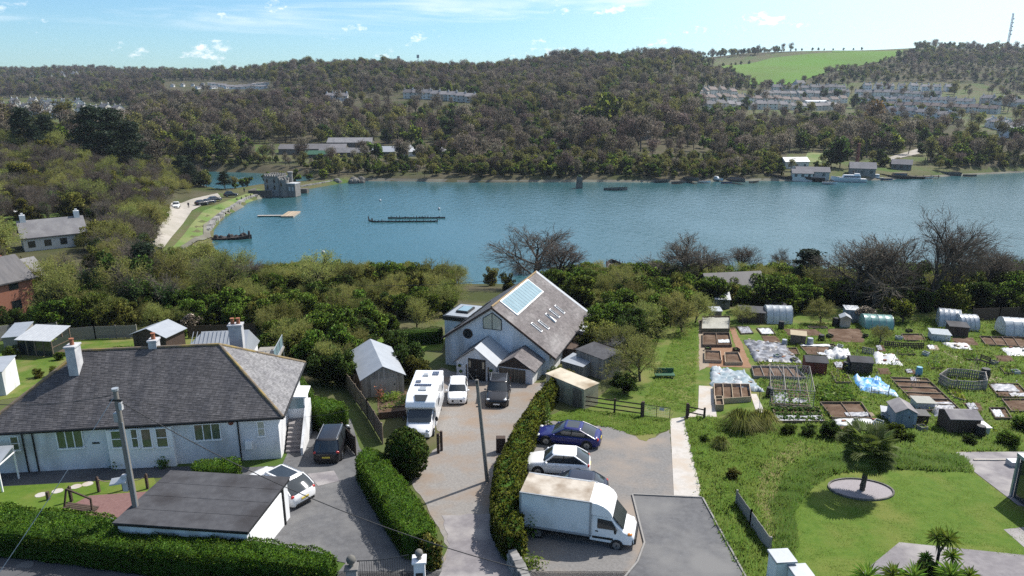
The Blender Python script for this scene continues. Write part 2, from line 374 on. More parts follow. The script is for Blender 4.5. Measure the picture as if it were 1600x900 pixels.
def grow(rg, h, spread, levels, counts, trunk_r, lean=(0, 0), droop=0., fork=.3, twigw=.05):
    """branch skeleton: returns wood segments and twig strips"""
    wood, twig = [], []
    def rec(p, d, L, r, lev):
        n = 3 if lev == 0 else 2
        q = p; pts = [p]
        for k in range(n):
            d = d+rg.normal(size=3)*(.08 if lev == 0 else .2)+np.array([lean[0], lean[1], .06-droop*lev*.04]); d = d/np.linalg.norm(d)
            q2 = q+d*L/n; ra = r*(1-.5*k/n); rb = r*(1-.5*(k+1)/n)
            (wood if lev < levels-1 else twig).append((q, q2, ra, rb)); q = q2; pts.append(q)
        if lev >= levels: return
        c = counts[lev]
        for j in range(c):
            t = (fork if lev == 0 else .25)+(1-(fork if lev == 0 else .25))*(j+rg.random())/c
            i = min(int(t*n), n-1); o = pts[i]+(pts[i+1]-pts[i])*(t*n-i)
            az = j*2.4+rg.random()*1.2; tilt = spread*rg.uniform(.55, 1.15)
            a = np.cross(d, [0, 0, 1.] if abs(d[2]) < .95 else [1., 0, 0]); a /= np.linalg.norm(a); b = np.cross(d, a)
            nd = d*math.cos(tilt)+(a*math.cos(az)+b*math.sin(az))*math.sin(tilt)
            rec(o, nd/np.linalg.norm(nd), L*rg.uniform(.5, .72)*(1.12-.45*t if lev == 0 else 1), max(r*.48, twigw*.5), lev+1)
    rec(np.zeros(3), np.array([lean[0], lean[1], 1.]), h*.52, trunk_r, 0)
    return wood, twig
def strips(segs, w, rg):
    Pp = np.array([s[0] for s in segs]); Q = np.array([s[1] for s in segs]); d = Q-Pp; n = len(segs)
    a = rg.normal(size=(n, 3)); a -= (a*d).sum(1)[:, None]*d/((d*d).sum(1)[:, None]+1e-9); a /= np.linalg.norm(a, axis=1)[:, None]+1e-9
    a *= w*.5
    return np.stack([Pp-a, Pp+a, Q+a*.5, Q-a*.5], 1).reshape(-1, 3), np.arange(4*n).reshape(n, 4)
PROTO = {}
def norm_h(V, h0): return V
def proto_bare(key, seed, h, spread, counts, m='twig', trunk_r=.2, lean=(0, 0), ivy=0, droop=.3, twigw=.04, fork=.3, leafy=0, leafm='leaf_olive', lsize=.12):
    rg = np.random.default_rng(seed)
    wood, twig = grow(rg, h, spread, len(counts), counts, trunk_r, lean, droop, fork, twigw)
    zmax = max(s[1][2] for s in twig); k = h/zmax
    Vw, Fw = tubes(wood, 5); Vt, Ft = strips(twig, twigw/k, rg)
    Vw, Vt = Vw*k, Vt*k
    parts = [('trunk', fast_mesh('trunk', Vw, Fw, rg.random(len(Fw)), True), 'bark')]
    mk = [m]; V, Fq, mi = Vt, Ft, np.zeros(len(Ft), int)
    if leafy:
        tip = np.array([s[1] for s in twig])*k; tip = tip[rg.integers(0, len(tip), leafy)]+rg.normal(size=(leafy, 3))*.22
        Vl, Fl = leaf_quads(tip, lsize, rg); Fq = np.concatenate([Fq, Fl+len(V)]); V = np.concatenate([V, Vl]); mi = np.concatenate([mi, np.full(len(Fl), len(mk))]); mk.append(leafm)
    if ivy:
        wd = np.array([s[0] for s in wood])*k; wd = wd[wd[:, 2] < h*.62]; c = wd[rg.integers(0, len(wd), ivy)]+rg.normal(size=(ivy, 3))*np.array([.4, .4, .45])
        Vl, Fl = leaf_quads(c, .22, rg); Fq = np.concatenate([Fq, Fl+len(V)]); V = np.concatenate([V, Vl]); mi = np.concatenate([mi, np.full(len(Fl), len(mk))]); mk.append('leaf_dark')
    me = fast_mesh('crown', V, Fq, rg.random(len(Fq)))
    for x in mk: me.materials.append(MATS[x])
    me.polygons.foreach_set('material_index', mi.astype(np.int32))
    parts.append(('crown', me, None)); parts[0][1].materials.append(MATS['bark']); PROTO[key] = (h, parts)
def proto_leaf(key, seed, h, rx, n, m, size, nb=14, zc=.58, rz=.42, br=.3, trunk_r=.14, flat=0., shell=.5, twigs=0, trunk_h=None):
    rg = np.random.default_rng(seed)
    bl = blob_crown(rg, nb, rx*.8, h*rz*.82, h*zc, h*br*.55)
    C, dd = crown_points(n, bl, rg, shell); ok = C[:, 2] > .05; C, dd = C[ok], dd[ok]; oc = C-np.array([0, 0, h*zc*.8]); oc /= np.linalg.norm(oc, axis=1)[:, None]; dd = dd*.75+oc*.5+np.array([0, 0, .15]); dd /= np.linalg.norm(dd, axis=1)[:, None]
    V, Fq, NN = leaf_quads(C, size, rg, out=dd)
    segs = [(np.zeros(3), np.array([0, 0, h*zc]), trunk_r, trunk_r*.6)]+[(np.array([0, 0, h*zc*rg.uniform(.3, .8)]), np.array(b[:3]), trunk_r*.5, trunk_r*.15) for b in bl]
    Vw, Fw = tubes(segs, 5); tw = fast_mesh('trunk', Vw, Fw, rg.random(len(Fw)), True); tw.materials.append(MATS['bark'])
    # a dark heart of larger leaves so that the crown is not see-through everywhere
    me = fast_mesh('crown', V, Fq, rg.random(len(Fq)), nrm=NN); me.materials.append(MATS[m]); PROTO[key] = (h, [('trunk', tw, None), ('crown', me, None)])
def proto_pine(key, seed, h, rx, n, m='leaf_pine', size=.4):
    rg = np.random.default_rng(seed); bl = []; segs = [(np.zeros(3), np.array([.4, 0, h]), .35, .08)]
    for j in range(11):
        z = h*(.32+.66*j/10); r = rx*(1.05-.75*(j/10)**1.5)*rg.uniform(.7, 1.1)
        for q in range(4):
            a = rg.random()*6.28; e = np.array([math.cos(a)*r, math.sin(a)*r, z+rg.normal()*.3]); segs.append((np.array([0, 0, z-.6]), e, .1, .03))
            for u in (.5, .8, 1.): bl.append((e[0]*u, e[1]*u, z+.15, rx*.2*rg.uniform(.8, 1.3)))
    B = np.array(bl); k = rg.integers(0, len(B), n); C = B[k, :3]+rg.normal(size=(n, 3))*B[k, 3:4]*np.array([.8, .8, .3])
    V, Fq = leaf_quads(C, size, rg, elong=2.2, flat=.7); Vw, Fw = tubes(segs, 5)
    tw = fast_mesh('trunk', Vw, Fw, None, True); tw.materials.append(MATS['bark'])
    me = fast_mesh('crown', V, Fq, rg.random(len(Fq))); me.materials.append(MATS[m]); PROTO[key] = (h, [('trunk', tw, None), ('crown', me, None)])
# near prototypes
for i in range(3): proto_bare('bare%d' % i, 20+i, 9., .66, (8, 7, 7, 6), 'twig_near', trunk_r=.2, twigw=.042, fork=.16)
for i in range(2): proto_bare('haze%d' % i, 30+i, 7., .72, (9, 7, 6, 5), 'twig_olive', trunk_r=.15, twigw=.04, fork=.12, leafy=1800, leafm='leaf_olive')
for i in range(2): proto_bare('ivy%d' % i, 40+i, 9., .6, (7, 6, 5, 4), 'twig_near', trunk_r=.22, ivy=3200, fork=.2, twigw=.04)
proto_bare('windswept', 51, 13., .66, (8, 7, 6, 6), 'twig_near', trunk_r=.3, lean=(.07, 0), fork=.15, twigw=.04)
for i in range(3): proto_leaf('bush%d' % i, 60+i, 4., 2.2, 9000, 'leaf_green', .13, nb=36, zc=.44, rz=.52, br=.24)
for i in range(3): proto_leaf('dark%d' % i, 70+i, 5., 2.4, 9500, 'leaf_dark', .135, nb=38, zc=.45, rz=.52, br=.22)
for i in range(2): proto_leaf('olive%d' % i, 80+i, 4.5, 2.3, 8500, 'leaf_olive', .125, nb=36, zc=.44, rz=.52, br=.22)
proto_leaf('bright0', 90, 4.5, 1.9, 2600, 'leaf_bright', .15, nb=24, zc=.55, rz=.46, br=.2)
proto_leaf('blossom0', 95, 3., 1.4, 1800, 'blossom', .12, nb=12, zc=.6, rz=.42, br=.3)
for i in range(2): proto_pine('pine%d' % i, 100+i, 17., 5.5, 7000)
proto_pine('cypress0', 105, 8., 2.4, 4200, 'leaf_pine', .26)
# far prototypes (a few hundred faces each)
for i in range(3): proto_bare('fbare%d' % i, 120+i, 11., .62, (9, 7, 7), trunk_r=.2, twigw=.15, fork=.2)
for i in range(2): proto_bare('fpurple%d' % i, 130+i, 11., .66, (9, 7, 7), 'twig_purple', trunk_r=.2, twigw=.16, fork=.2)
for i in range(2): proto_bare('folive%d' % i, 140+i, 10., .66, (8, 6, 5), 'twig_olive', trunk_r=.18, twigw=.14, leafy=520, leafm='leaf_olive', lsize=.5, fork=.25)
for i in range(2): proto_leaf('fgreen%d' % i, 150+i, 8., 4., 1100, 'leaf_green', .55, nb=20, zc=.5, rz=.5, br=.22)
for i in range(2): proto_leaf('fdark%d' % i, 160+i, 9., 3.8, 1100, 'leaf_dark', .55, nb=20, zc=.5, rz=.5, br=.22)
proto_leaf('fbright0', 170, 7.5, 4., 1100, 'leaf_bright', .5, nb=20, zc=.5, rz=.5, br=.22)
proto_leaf('forange0', 175, 15., 4.2, 1100, 'leaf_orange', .6, nb=15, zc=.55, rz=.45)
def add_fuzz(key, m, n, size, seed):
    """cover a far bare tree with small twig flecks so that its dome catches light"""
    h, parts = PROTO[key]; rg = np.random.default_rng(seed); me = parts[1][1]; v = np.zeros(len(me.vertices)*3, np.float32); me.vertices.foreach_get('co', v); v = v.reshape(-1, 3); r = np.percentile(np.hypot(v[:, 0], v[:, 1]), 88)
    bl = blob_crown(rg, 18, r*.8, h*.32, h*.62, h*.13); C, dd = crown_points(n, bl, rg, .45); oc = C-np.array([0, 0, h*.45]); oc /= np.linalg.norm(oc, axis=1)[:, None]; dd = dd*.6+oc*.6; dd /= np.linalg.norm(dd, axis=1)[:, None]
    V, Fq, NN = leaf_quads(C, size, rg, out=dd, elong=2.2); nm = fast_mesh('crown', V, Fq, rg.random(len(Fq)), nrm=NN); nm.materials.append(MATS[m]); PROTO[key] = (h, [parts[0], ('crown', nm, None)])
for i in range(3): add_fuzz('fbare%d' % i, 'twig', 1300, .25, 220+i)
for i in range(2): add_fuzz('fpurple%d' % i, 'twig_purple', 1300, .25, 230+i)
for i in range(2): add_fuzz('folive%d' % i, 'twig_olive', 1300, .27, 240+i)
TREES = 0
def plant(key, x, y, h, name, label, cat='tree', group=None, z=None, sx=1., rz=None, tilt=0.):
    global TREES
    h0, parts = PROTO[key]; s = h/h0; TREES += 1
    e = thing(name, label, cat, (x, y, (zg(x, y) if z is None else z)-.1), random.random()*6.28 if rz is None else rz, group)
    e.scale = (s*sx, s*sx, s)
    for nm, me, _ in parts: link(nm, me, None, e)
    return e

# ---------------------------------------------------------------- woods: pixel regions say where the photograph shows clear ground
CLEAR = {k: np.array(v, float) for k, v in {
 'town': [(1085, 168), (1098, 140), (1160, 142), (1240, 146), (1330, 128), (1530, 130), (1605, 150), (1700, 160), (1700, 225), (1600, 215), (1540, 205), (1470, 190), (1380, 182), (1335, 176), (1180, 180), (1090, 176)],
 'field': [(1095, 97), (1120, 103), (1150, 118), (1172, 134), (1232, 134), (1262, 124), (1300, 112), (1345, 103), (1400, 90), (1430, 78), (1430, 70), (1290, 76), (1170, 88), (1095, 92)],
 'townL': [(-200, 160), (60, 152), (205, 168), (210, 182), (120, 196), (-200, 192)],
 'caravan': [(250, 127), (428, 127), (424, 147), (300, 145), (255, 138)],
 'mid': [(510, 150), (745, 146), (750, 172), (515, 172)],
 'works': [(395, 226), (690, 228), (720, 246), (560, 250), (400, 252)],
 'shoreR': [(1225, 240), (1290, 240), (1345, 250), (1420, 235), (1530, 205), (1540, 212), (1440, 252), (1480, 262), (1600, 262), (1600, 272), (1220, 290)],
 'road': [(215, 395), (262, 335), (322, 306), (400, 288), (470, 285), (545, 278), (560, 292), (430, 312), (352, 345), (325, 385), (262, 405)],
 'lawnL': [(-200, 322), (80, 326), (112, 338), (60, 356), (-200, 362)]}.items()}
def in_poly(P_, X, Y):
    ins = np.zeros(X.shape, bool)
    for (ax, ay), (bx, by) in zip(P_, np.roll(P_, -1, 0)):
        c = ((ay > Y) != (by > Y)); ins ^= c & (X < (bx-ax)*(Y-ay)/(by-ay+1e-12)+ax)
    return ins
def scatter(y0, y1, spacing, amax=.80):
    out = []; y = y0
    while y < y1:
        s = spacing(y); n = int(2*amax*y/s); x = (np.arange(n)+.5)*s-amax*y
        out.append(np.stack([x+rng.uniform(-.45, .45, n)*s, y+rng.uniform(-.45, .45, n)*s], 1)); y += s
    return np.concatenate(out)
# leaf litter under the woods, grass elsewhere
GRD.data.materials.append(MATS['wood_floor'])
fx = TX[:-1, :-1].ravel()*.5+TX[1:, 1:].ravel()*.5; fy = TY[:-1, :-1].ravel()*.5+TY[1:, 1:].ravel()*.5; fz = terrain(fx, fy); fc = fy*CT-(fz-CZ)*ST
fpx, fpy = 800+F*fx/fc, 450-F*((fz-CZ)*CT+fy*ST)/fc; fw = (fy > 92)
for k in ('town', 'field', 'townL', 'works', 'shoreR', 'road', 'lawnL'): fw &= ~in_poly(CLEAR[k], fpx, fpy)
GRD.data.polygons.foreach_set('material_index', fw.astype(np.int32))
ptA = scatter(262, 345, lambda y: 3.6); ptA = ptA[terrain(ptA[:, 0], ptA[:, 1]) < 5.5]; NA = len(ptA)
pt = scatter(262, 1950, lambda y: 6. if y < 340 else 7.6 if y < 620 else 9.5 if y < 1150 else 16)
pt = np.concatenate([ptA, pt]); X, Y = pt[:, 0], pt[:, 1]; Z = terrain(X, Y); bank = np.arange(len(pt)) < NA
c_ = Y*CT-(Z-CZ)*ST; PX = 800+F*X/c_; PY = 450-F*((Z-CZ)*CT+Y*ST)/c_
keep = (Z > .8) & (PX > -60) & (PX < 1680)
for w in WAT: keep &= poly_sd(w, X, Y) < np.where(bank, -2.2, -5)
dens = np.ones(len(X))
for k, v in CLEAR.items():
    m = in_poly(v, PX, PY)
    # trees standing just in front of a clear patch would hide it: test their tops too
    dens[m] = np.minimum(dens[m], {'town': .08, 'field': 0, 'townL': .05, 'caravan': 0, 'mid': .12, 'works': .05, 'shoreR': .05, 'road': 0, 'lawnL': 0}[k])
    if k in ('town', 'townL', 'caravan', 'mid', 'works', 'field'):
        top = in_poly(v, PX, PY-F/c_*8.)
        dens[top] = np.minimum(dens[top], {'town': .12, 'field': .5, 'townL': .1, 'caravan': .06, 'mid': .5, 'works': .4}[k])
    
keep &= rng.random(len(X)) < dens
keep &= ~((PX > 960) & (PX < 1110) & (PY > 225) & (PY < 262) & (rng.random(len(X)) < .6))
X, Y, Z, PX, PY, bank = X[keep], Y[keep], Z[keep], PX[keep], PY[keep], bank[keep]
u = rng.random(len(X)); patch = np.sin(X*.017+1.3)*np.sin(Y*.013+.4)+.7*np.sin(X*.041-Y*.03)
FK = ['fbare0', 'fbare1', 'fbare2', 'fpurple0', 'fpurple1', 'folive0', 'folive1', 'fgreen0', 'fgreen1', 'fdark0', 'fdark1', 'fbright0']
kind = np.empty(len(X), int)
for i in range(len(X)):
    low = bank[i] or (Z[i] < 6 and Y[i] < 340)
    right = PX[i] > 1080
    if low: w = [.03, .03, .03, .01, .01, .2, .17, .19, .17, .05, .05, .14]
    elif right: w = [.09, .09, .09, .03, .03, .16, .13, .1, .1, .08, .08, .06]
    elif patch[i] > .3: w = [.06, .06, .06, .04, .04, .2, .18, .1, .08, .04, .03, .15]
    elif patch[i] < -.4: w = [.11, .11, .11, .18, .18, .1, .08, .03, .03, .03, .03, .03]
    else: w = [.13, .12, .12, .06, .06, .15, .14, .06, .06, .04, .04, .06]
    kind[i] = rng.choice(12, p=np.array(w)/sum(w))
sca = rng.uniform(.65, 1.5, len(X))*(1+.28*np.sin(X*.05+Y*.021)*np.sin(Y*.043+1)); low = (Z < 6) & (Y < 340); sca[low] *= .62; sca[bank] = rng.uniform(.32, .75, bank.sum())
sca[(PX > 1110) & (PY > 100) & (Y > 850)] *= .8
# the trees that show largest are things of their own, the rest is one wood
big = np.argsort(-(sca*np.array([PROTO[FK[k]][0] for k in kind])/np.hypot(X, Y)))
ind = set(big[:150].tolist())
WORD = {'fbare': ('bare_tree', 'bare grey brown tree'), 'fpurple': ('bare_tree', 'bare purplish brown tree'), 'folive': ('budding_tree', 'budding olive tree'),
        'fgreen': ('leafy_tree', 'green leafy tree'), 'fdark': ('evergreen_tree', 'dark green tree'), 'fbright': ('leafy_tree', 'yellowish green rounded tree')}
T_ = ('twenty', 'thirty', 'forty'); O_ = ('first', 'second', 'third', 'fourth', 'fifth', 'sixth', 'seventh', 'eighth', 'ninth')
ORD = list(O_)+['tenth', 'eleventh', 'twelfth', 'thirteenth', 'fourteenth', 'fifteenth', 'sixteenth', 'seventeenth', 'eighteenth', 'nineteenth']
for a_ in T_: ORD += [a_[:-1]+'ieth']+[a_+'-'+b_ for b_ in O_]
MADE = {}
for i in ind:
    k = FK[kind[i]]; nm, wd = WORD[k[:-1]]
    where = 'on the bank left of the tidal pillar' if PX[i] < 900 and PX[i] > 430 else 'on the bank right of the tidal pillar' if PX[i] >= 900 else 'around the upper lake behind the castle'
    MADE.setdefault(f'{wd} {where}', []).append((PX[i], plant(k, X[i], Y[i], PROTO[k][0]*sca[i], nm, f'{wd} {where}', 'tree', 'trees '+where, z=Z[i])))
for lb, v in MADE.items():
    for i, (_, ob) in enumerate(sorted(v, key=lambda t_: t_[0])): ob['label'] = lb+', '+ORD[i]+' from the left' if i < len(ORD) and len(v) > 1 else lb
rest = np.array([i for i in range(len(X)) if i not in ind])
# one object for the far woods: tree prototypes instanced on its points
gcol = bpy.data.collections.new('far_tree_prototypes')
for j, k in enumerate(FK):
    h, parts = PROTO[k]; bm = bmesh.new(); mats = []; 
    for nm, me, _ in parts:
        f0 = len(bm.faces); bm.from_mesh(me); bm.faces.ensure_lookup_table()
        for f in bm.faces[f0:]: f.material_index += len(mats)
        mats += list(me.materials)
    me = bpy.data.meshes.new('far_tree'); bm.to_mesh(me); bm.free()
    for m in mats: me.materials.append(m)
    gcol.objects.link(bpy.data.objects.new('far_tree_%02d' % j, me))
def points_instances(name, pts, idx, scl, rot, coll):
    me = bpy.data.meshes.new(name); me.vertices.add(len(pts)); me.vertices.foreach_set('co', np.asarray(pts, np.float32).ravel())
    for nm, ty, v in (('pi', 'INT', idx.astype(np.int32)), ('sc', 'FLOAT', scl.astype(np.float32)), ('rz', 'FLOAT', rot.astype(np.float32))):
        a = me.attributes.new(nm, ty, 'POINT'); a.data.foreach_set('value', v)
    o = bpy.data.objects.new(name, me); COL.objects.link(o)
    ng = bpy.data.node_groups.new(name, 'GeometryNodeTree'); N = ng.nodes.new; L = ng.links.new
    ng.interface.new_socket('Geometry', in_out='INPUT', socket_type='NodeSocketGeometry'); ng.interface.new_socket('Geometry', in_out='OUTPUT', socket_type='NodeSocketGeometry')
    gi = N('NodeGroupInput'); go = N('NodeGroupOutput'); iop = N('GeometryNodeInstanceOnPoints'); ci = N('GeometryNodeCollectionInfo')
    ci.inputs[0].default_value = coll; ci.inputs['Separate Children'].default_value = True; ci.inputs['Reset Children'].default_value = True
    def attr(nm, ty):
        n = N('GeometryNodeInputNamedAttribute'); n.data_type = ty; n.inputs[0].default_value = nm; return n.outputs[0]
    cx = N('ShaderNodeCombineXYZ'); L(attr('rz', 'FLOAT'), cx.inputs[2])
    L(gi.outputs[0], iop.inputs['Points']); L(ci.outputs[0], iop.inputs['Instance']); iop.inputs['Pick Instance'].default_value = True
    L(attr('pi', 'INT'), iop.inputs['Instance Index']); L(cx.outputs[0], iop.inputs['Rotation'])
    L(attr('sc', 'FLOAT'), iop.inputs['Scale']); L(iop.outputs[0], go.inputs[0])
    md = o.modifiers.new('instances', 'NODES'); md.node_group = ng
    return o
o = points_instances('woodland', np.stack([X, Y, Z-.2], 1)[rest], kind[rest], sca[rest], rng.random(len(rest))*6.28, gcol)
o['kind'] = 'stuff'; o['label'] = 'bare and budding woods covering the hills beyond the lake'; o['category'] = 'woodland'
print('far trees', len(rest))

# ---------------------------------------------------------------- surface materials
mat('asphalt', (.08, .08, .084), (.125, .125, .128), 2.5, .9, bump=.004, bscale=120, c3=(.155, .152, .148), s3=.35, det=9)
mat('asphalt_dark', (.055, .056, .06), (.085, .085, .09), .8, .85, bump=.004, bscale=120, c3=(.1, .1, .105), s3=.3)  # darker asphalt copy; shade on street and front path put into its colour
mat('gravel', (.17, .158, .148), (.25, .234, .215), 7, .95, bump=.01, bscale=28, c3=(.22, .17, .13), s3=.4, det=12)
mat('gravel_dark', (.135, .129, .123), (.2, .191, .182), 7, .95, bump=.01, bscale=26, c3=(.24, .2, .165), s3=.3, det=12)
mat('stone_chip', (.33, .3, .31), (.22, .2, .21), 16, .95, bump=.03, bscale=22, det=6)
mat('concrete', (.46, .43, .395), (.38, .355, .32), 3, .9, bump=.004, bscale=40, c3=(.4, .345, .285), s3=.8, det=9)
mat('kerb', (.26, .25, .235), (.2, .19, .18), 3, .9)
mat('paving', (.15, .138, .145), (.21, .195, .2), 3, .9, bump=.008, bscale=30, c3=(.3, .28, .27), s3=.5)
mat('brick_paving', (.14, .075, .07), (.19, .11, .1), 6, .9, bump=.01, bscale=25)
mat('soil', (.075, .045, .03), (.115, .075, .05), 3, .98, bump=.05, bscale=9, c3=(.15, .105, .075), s3=.8, spec=.1)
mat('soil_red', (.2, .115, .07), (.27, .165, .105), 3, .98, bump=.04, bscale=9, spec=.1)
mat('dirt', (.24, .19, .14), (.3, .25, .19), 2, .98, bump=.02, bscale=14, spec=.1)
mat('white_render', (.7, .705, .715), (.64, .645, .655), 1.5, .85, bump=.012, bscale=22, c3=(.48, .475, .465), s3=.8, stretch=(1, 1, .35))
mat('shaded_render', (.42, .42, .44), (.34, .34, .35), 2.5, .9, c3=(.5, .5, .5), s3=1.2)  # white render greyed: the chimneys' shade side is put into the colour
mat('white_paint', (.8, .8, .79), (.76, .76, .75), 2, .6)
mat('upvc', (.8, .8, .8), (.78, .78, .78), 2, .35, spec=.5)
mat('glass', (.02, .025, .028), (.03, .036, .04), .8, .06, spec=.8)
mat('glass_green', (.07, .1, .05), (.12, .14, .1), 2.2, .08, spec=.8)
mat('glass_sky', (.17, .26, .29), (.23, .33, .36), .9, .1, spec=.8)
mat('curtain_glass', (.5, .47, .36), (.42, .42, .36), 3, .1, spec=.8, stretch=(4, 4, .3))
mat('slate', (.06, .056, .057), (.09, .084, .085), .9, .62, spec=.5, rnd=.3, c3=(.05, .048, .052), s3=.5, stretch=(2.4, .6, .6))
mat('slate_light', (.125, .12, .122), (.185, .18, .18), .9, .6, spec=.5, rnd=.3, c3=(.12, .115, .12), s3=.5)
mat('slate_brown', (.1, .088, .087), (.145, .128, .125), 1.4, .8, rnd=.2, c3=(.2, .185, .18), s3=.4, stretch=(1, .35, 1))
mat('ridge_tile', (.12, .1, .085), (.2, .15, .09), 2.5, .85, c3=(.26, .19, .07), s3=1.1)
mat('lichen', (.34, .22, .07), (.2, .16, .13), 5, .9)
mat('felt', (.045, .045, .05), (.075, .075, .08), 2.2, .85, bump=.006, bscale=50, c3=(.033, .031, .033), s3=.5, det=8)
mat('metal_grey', (.3, .32, .34), (.36, .38, .4), 2, .45, metal=.3, spec=.5)
mat('metal_roof', (.26, .28, .305), (.32, .34, .365), 1, .5, spec=.5)
mat('black', (.012, .012, .013), (.02, .02, .02), 3, .5)
mat('iron', (.02, .02, .022), (.03, .03, .03), 3, .5)
mat('terracotta', (.32, .12, .06), (.24, .1, .06), 4, .9)
mat('timber', (.13, .1, .072), (.19, .148, .108), 5, .9, stretch=(1, 1, .25), rnd=.25, bump=.006, bscale=20)
mat('timber_grey', (.2, .185, .165), (.28, .26, .235), 5, .95, stretch=(1, 1, .25), rnd=.25, bump=.006, bscale=20)
mat('timber_dark', (.055, .038, .03), (.085, .06, .045), 5, .85, stretch=(1, 1, .25), rnd=.25)
mat('timber_fresh', (.33, .26, .18), (.4, .32, .23), 4, .9, rnd=.25)
mat('timber_red', (.2, .055, .035), (.16, .045, .03), 4, .85, rnd=.2)
mat('timber_blue', (.2, .24, .28), (.26, .3, .33), 3, .85, rnd=.2)
mat('cream', (.5, .44, .3), (.42, .36, .24), 2, .8, rnd=.15, c3=(.36, .3, .2), s3=1.2)
mat('cream_top', (.55, .49, .38), (.46, .4, .3), 1.2, .85, c3=(.25, .19, .12), s3=.5)
mat('stone', (.26, .25, .235), (.17, .165, .155), 2, .95, bump=.03, bscale=6, rnd=.3)
mat('stone_dark', (.1, .095, .085), (.16, .15, .135), 2, .95, rnd=.3)
mat('red_brick', (.3, .13, .085), (.24, .1, .07), 6, .95, rnd=.2)
mat('pole_wood', (.16, .15, .135), (.21, .195, .175), 2, .9, stretch=(3, 3, .3))
mat('rubber', (.018, .018, .019), (.026, .026, .027), 4, .85)
mat('alloy', (.35, .36, .37), (.3, .31, .32), 3, .35, metal=.8)
mat('car_white', (.8, .8, .8), (.79, .79, .79), 1, .28, spec=.5, coat=.6)
mat('car_blue', (.012, .016, .11), (.015, .02, .13), 1, .25, spec=.3, coat=.35)
mat('car_navy', (.012, .017, .035), (.015, .02, .04), 1, .25, spec=.3, coat=.35)
mat('car_black', (.012, .012, .015), (.016, .016, .019), 1, .25, spec=.3, coat=.35)
mat('car_silver', (.4, .42, .44), (.42, .44, .46), 1, .3, metal=.5, coat=.5)
mat('van_white', (.72, .73, .73), (.66, .67, .67), .8, .5, c3=(.56, .56, .54), s3=.7)
mat('van_roof', (.36, .31, .25), (.5, .45, .38), 1.3, .85, c3=(.24, .19, .14), s3=.8)
mat('red_lens', (.45, .02, .015), (.4, .02, .015), 2, .2, spec=.6)
mat('amber_lens', (.6, .2, .03), (.55, .2, .03), 2, .2, spec=.6)
mat('clear_lens', (.6, .62, .64), (.5, .52, .54), 6, .12, spec=.8)
mat('plate_white', (.75, .75, .72), (.7, .7, .68), 4, .5)
mat('plate_yellow', (.62, .48, .06), (.6, .46, .06), 4, .5)
mat('solar', (.012, .02, .05), (.03, .045, .09), 6, .15, spec=.8)
mat('tarp_grey', (.2, .205, .23), (.32, .325, .35), 2.5, .55, c3=(.1, .1, .115), s3=1.1, spec=.5)
mat('tarp_dark', (.04, .042, .05), (.1, .1, .115), 1.5, .5, c3=(.32, .33, .36), s3=.9, spec=.6)
mat('tarp_blue', (.04, .22, .55), (.1, .38, .7), 2, .45, c3=(.45, .55, .62), s3=1.4, spec=.5)
mat('tarp_teal', (.13, .19, .22), (.26, .32, .35), 3.2, .5, c3=(.36, .38, .4), s3=1.3, spec=.5)
mat('sheet_white', (.5, .51, .51), (.4, .41, .42), 2.4, .5, c3=(.42, .43, .44), s3=1., spec=.5)
mat('polythene', (.62, .65, .67), (.5, .54, .57), 2.2, .3, spec=.6, trans=.35, stretch=(1, 3, 1), bump=.03, bscale=3)
mat('polythene_green', (.2, .42, .36), (.34, .52, .48), 2.2, .3, spec=.6, trans=.3, stretch=(1, 3, 1), bump=.03, bscale=3)
mat('netting', (.34, .34, .3), (.42, .41, .36), 3, .9, alpha=.8)
mat('plastic_green', (.03, .09, .05), (.04, .11, .06), 2, .5)
mat('plastic_blue', (.12, .3, .4), (.16, .36, .45), 2, .5)
mat('hull_white', (.75, .76, .77), (.68, .69, .7), 1, .35, spec=.5)
mat('hull_dark', (.035, .03, .028), (.06, .05, .045), 1.5, .85)
mat('hull_wreck', (.12, .11, .1), (.2, .185, .165), 2.5, .95)
mat('hull_blue', (.05, .1, .2), (.06, .12, .22), 1, .4)
mat('cloth_dark', (.03, .03, .04), (.04, .04, .05), 3, .9)
mat('skin', (.45, .28, .2), (.42, .26, .19), 3, .6)
mat('sand', (.14, .128, .1), (.1, .095, .075), .6, .95, bump=.02, bscale=3, c3=(.16, .16, .12), s3=.15)
mat('track', (.36, .33, .29), (.3, .275, .24), .4, .95, c3=(.25, .23, .19), s3=.1)
mat('bank_grass', (.085, .145, .028), (.11, .16, .038), .3, .95, c3=(.17, .18, .07), s3=.1)
mat('house_cream', (.55, .53, .48), (.5, .48, .44), .5, .85, orand=.25)
mat('house_white', (.66, .66, .65), (.6, .6, .59), .5, .85, orand=.12)
mat('roof_grey', (.13, .125, .13), (.18, .17, .175), .3, .85, orand=.3)
mat('roof_brown', (.17, .13, .115), (.13, .1, .09), .3, .85, orand=.25)

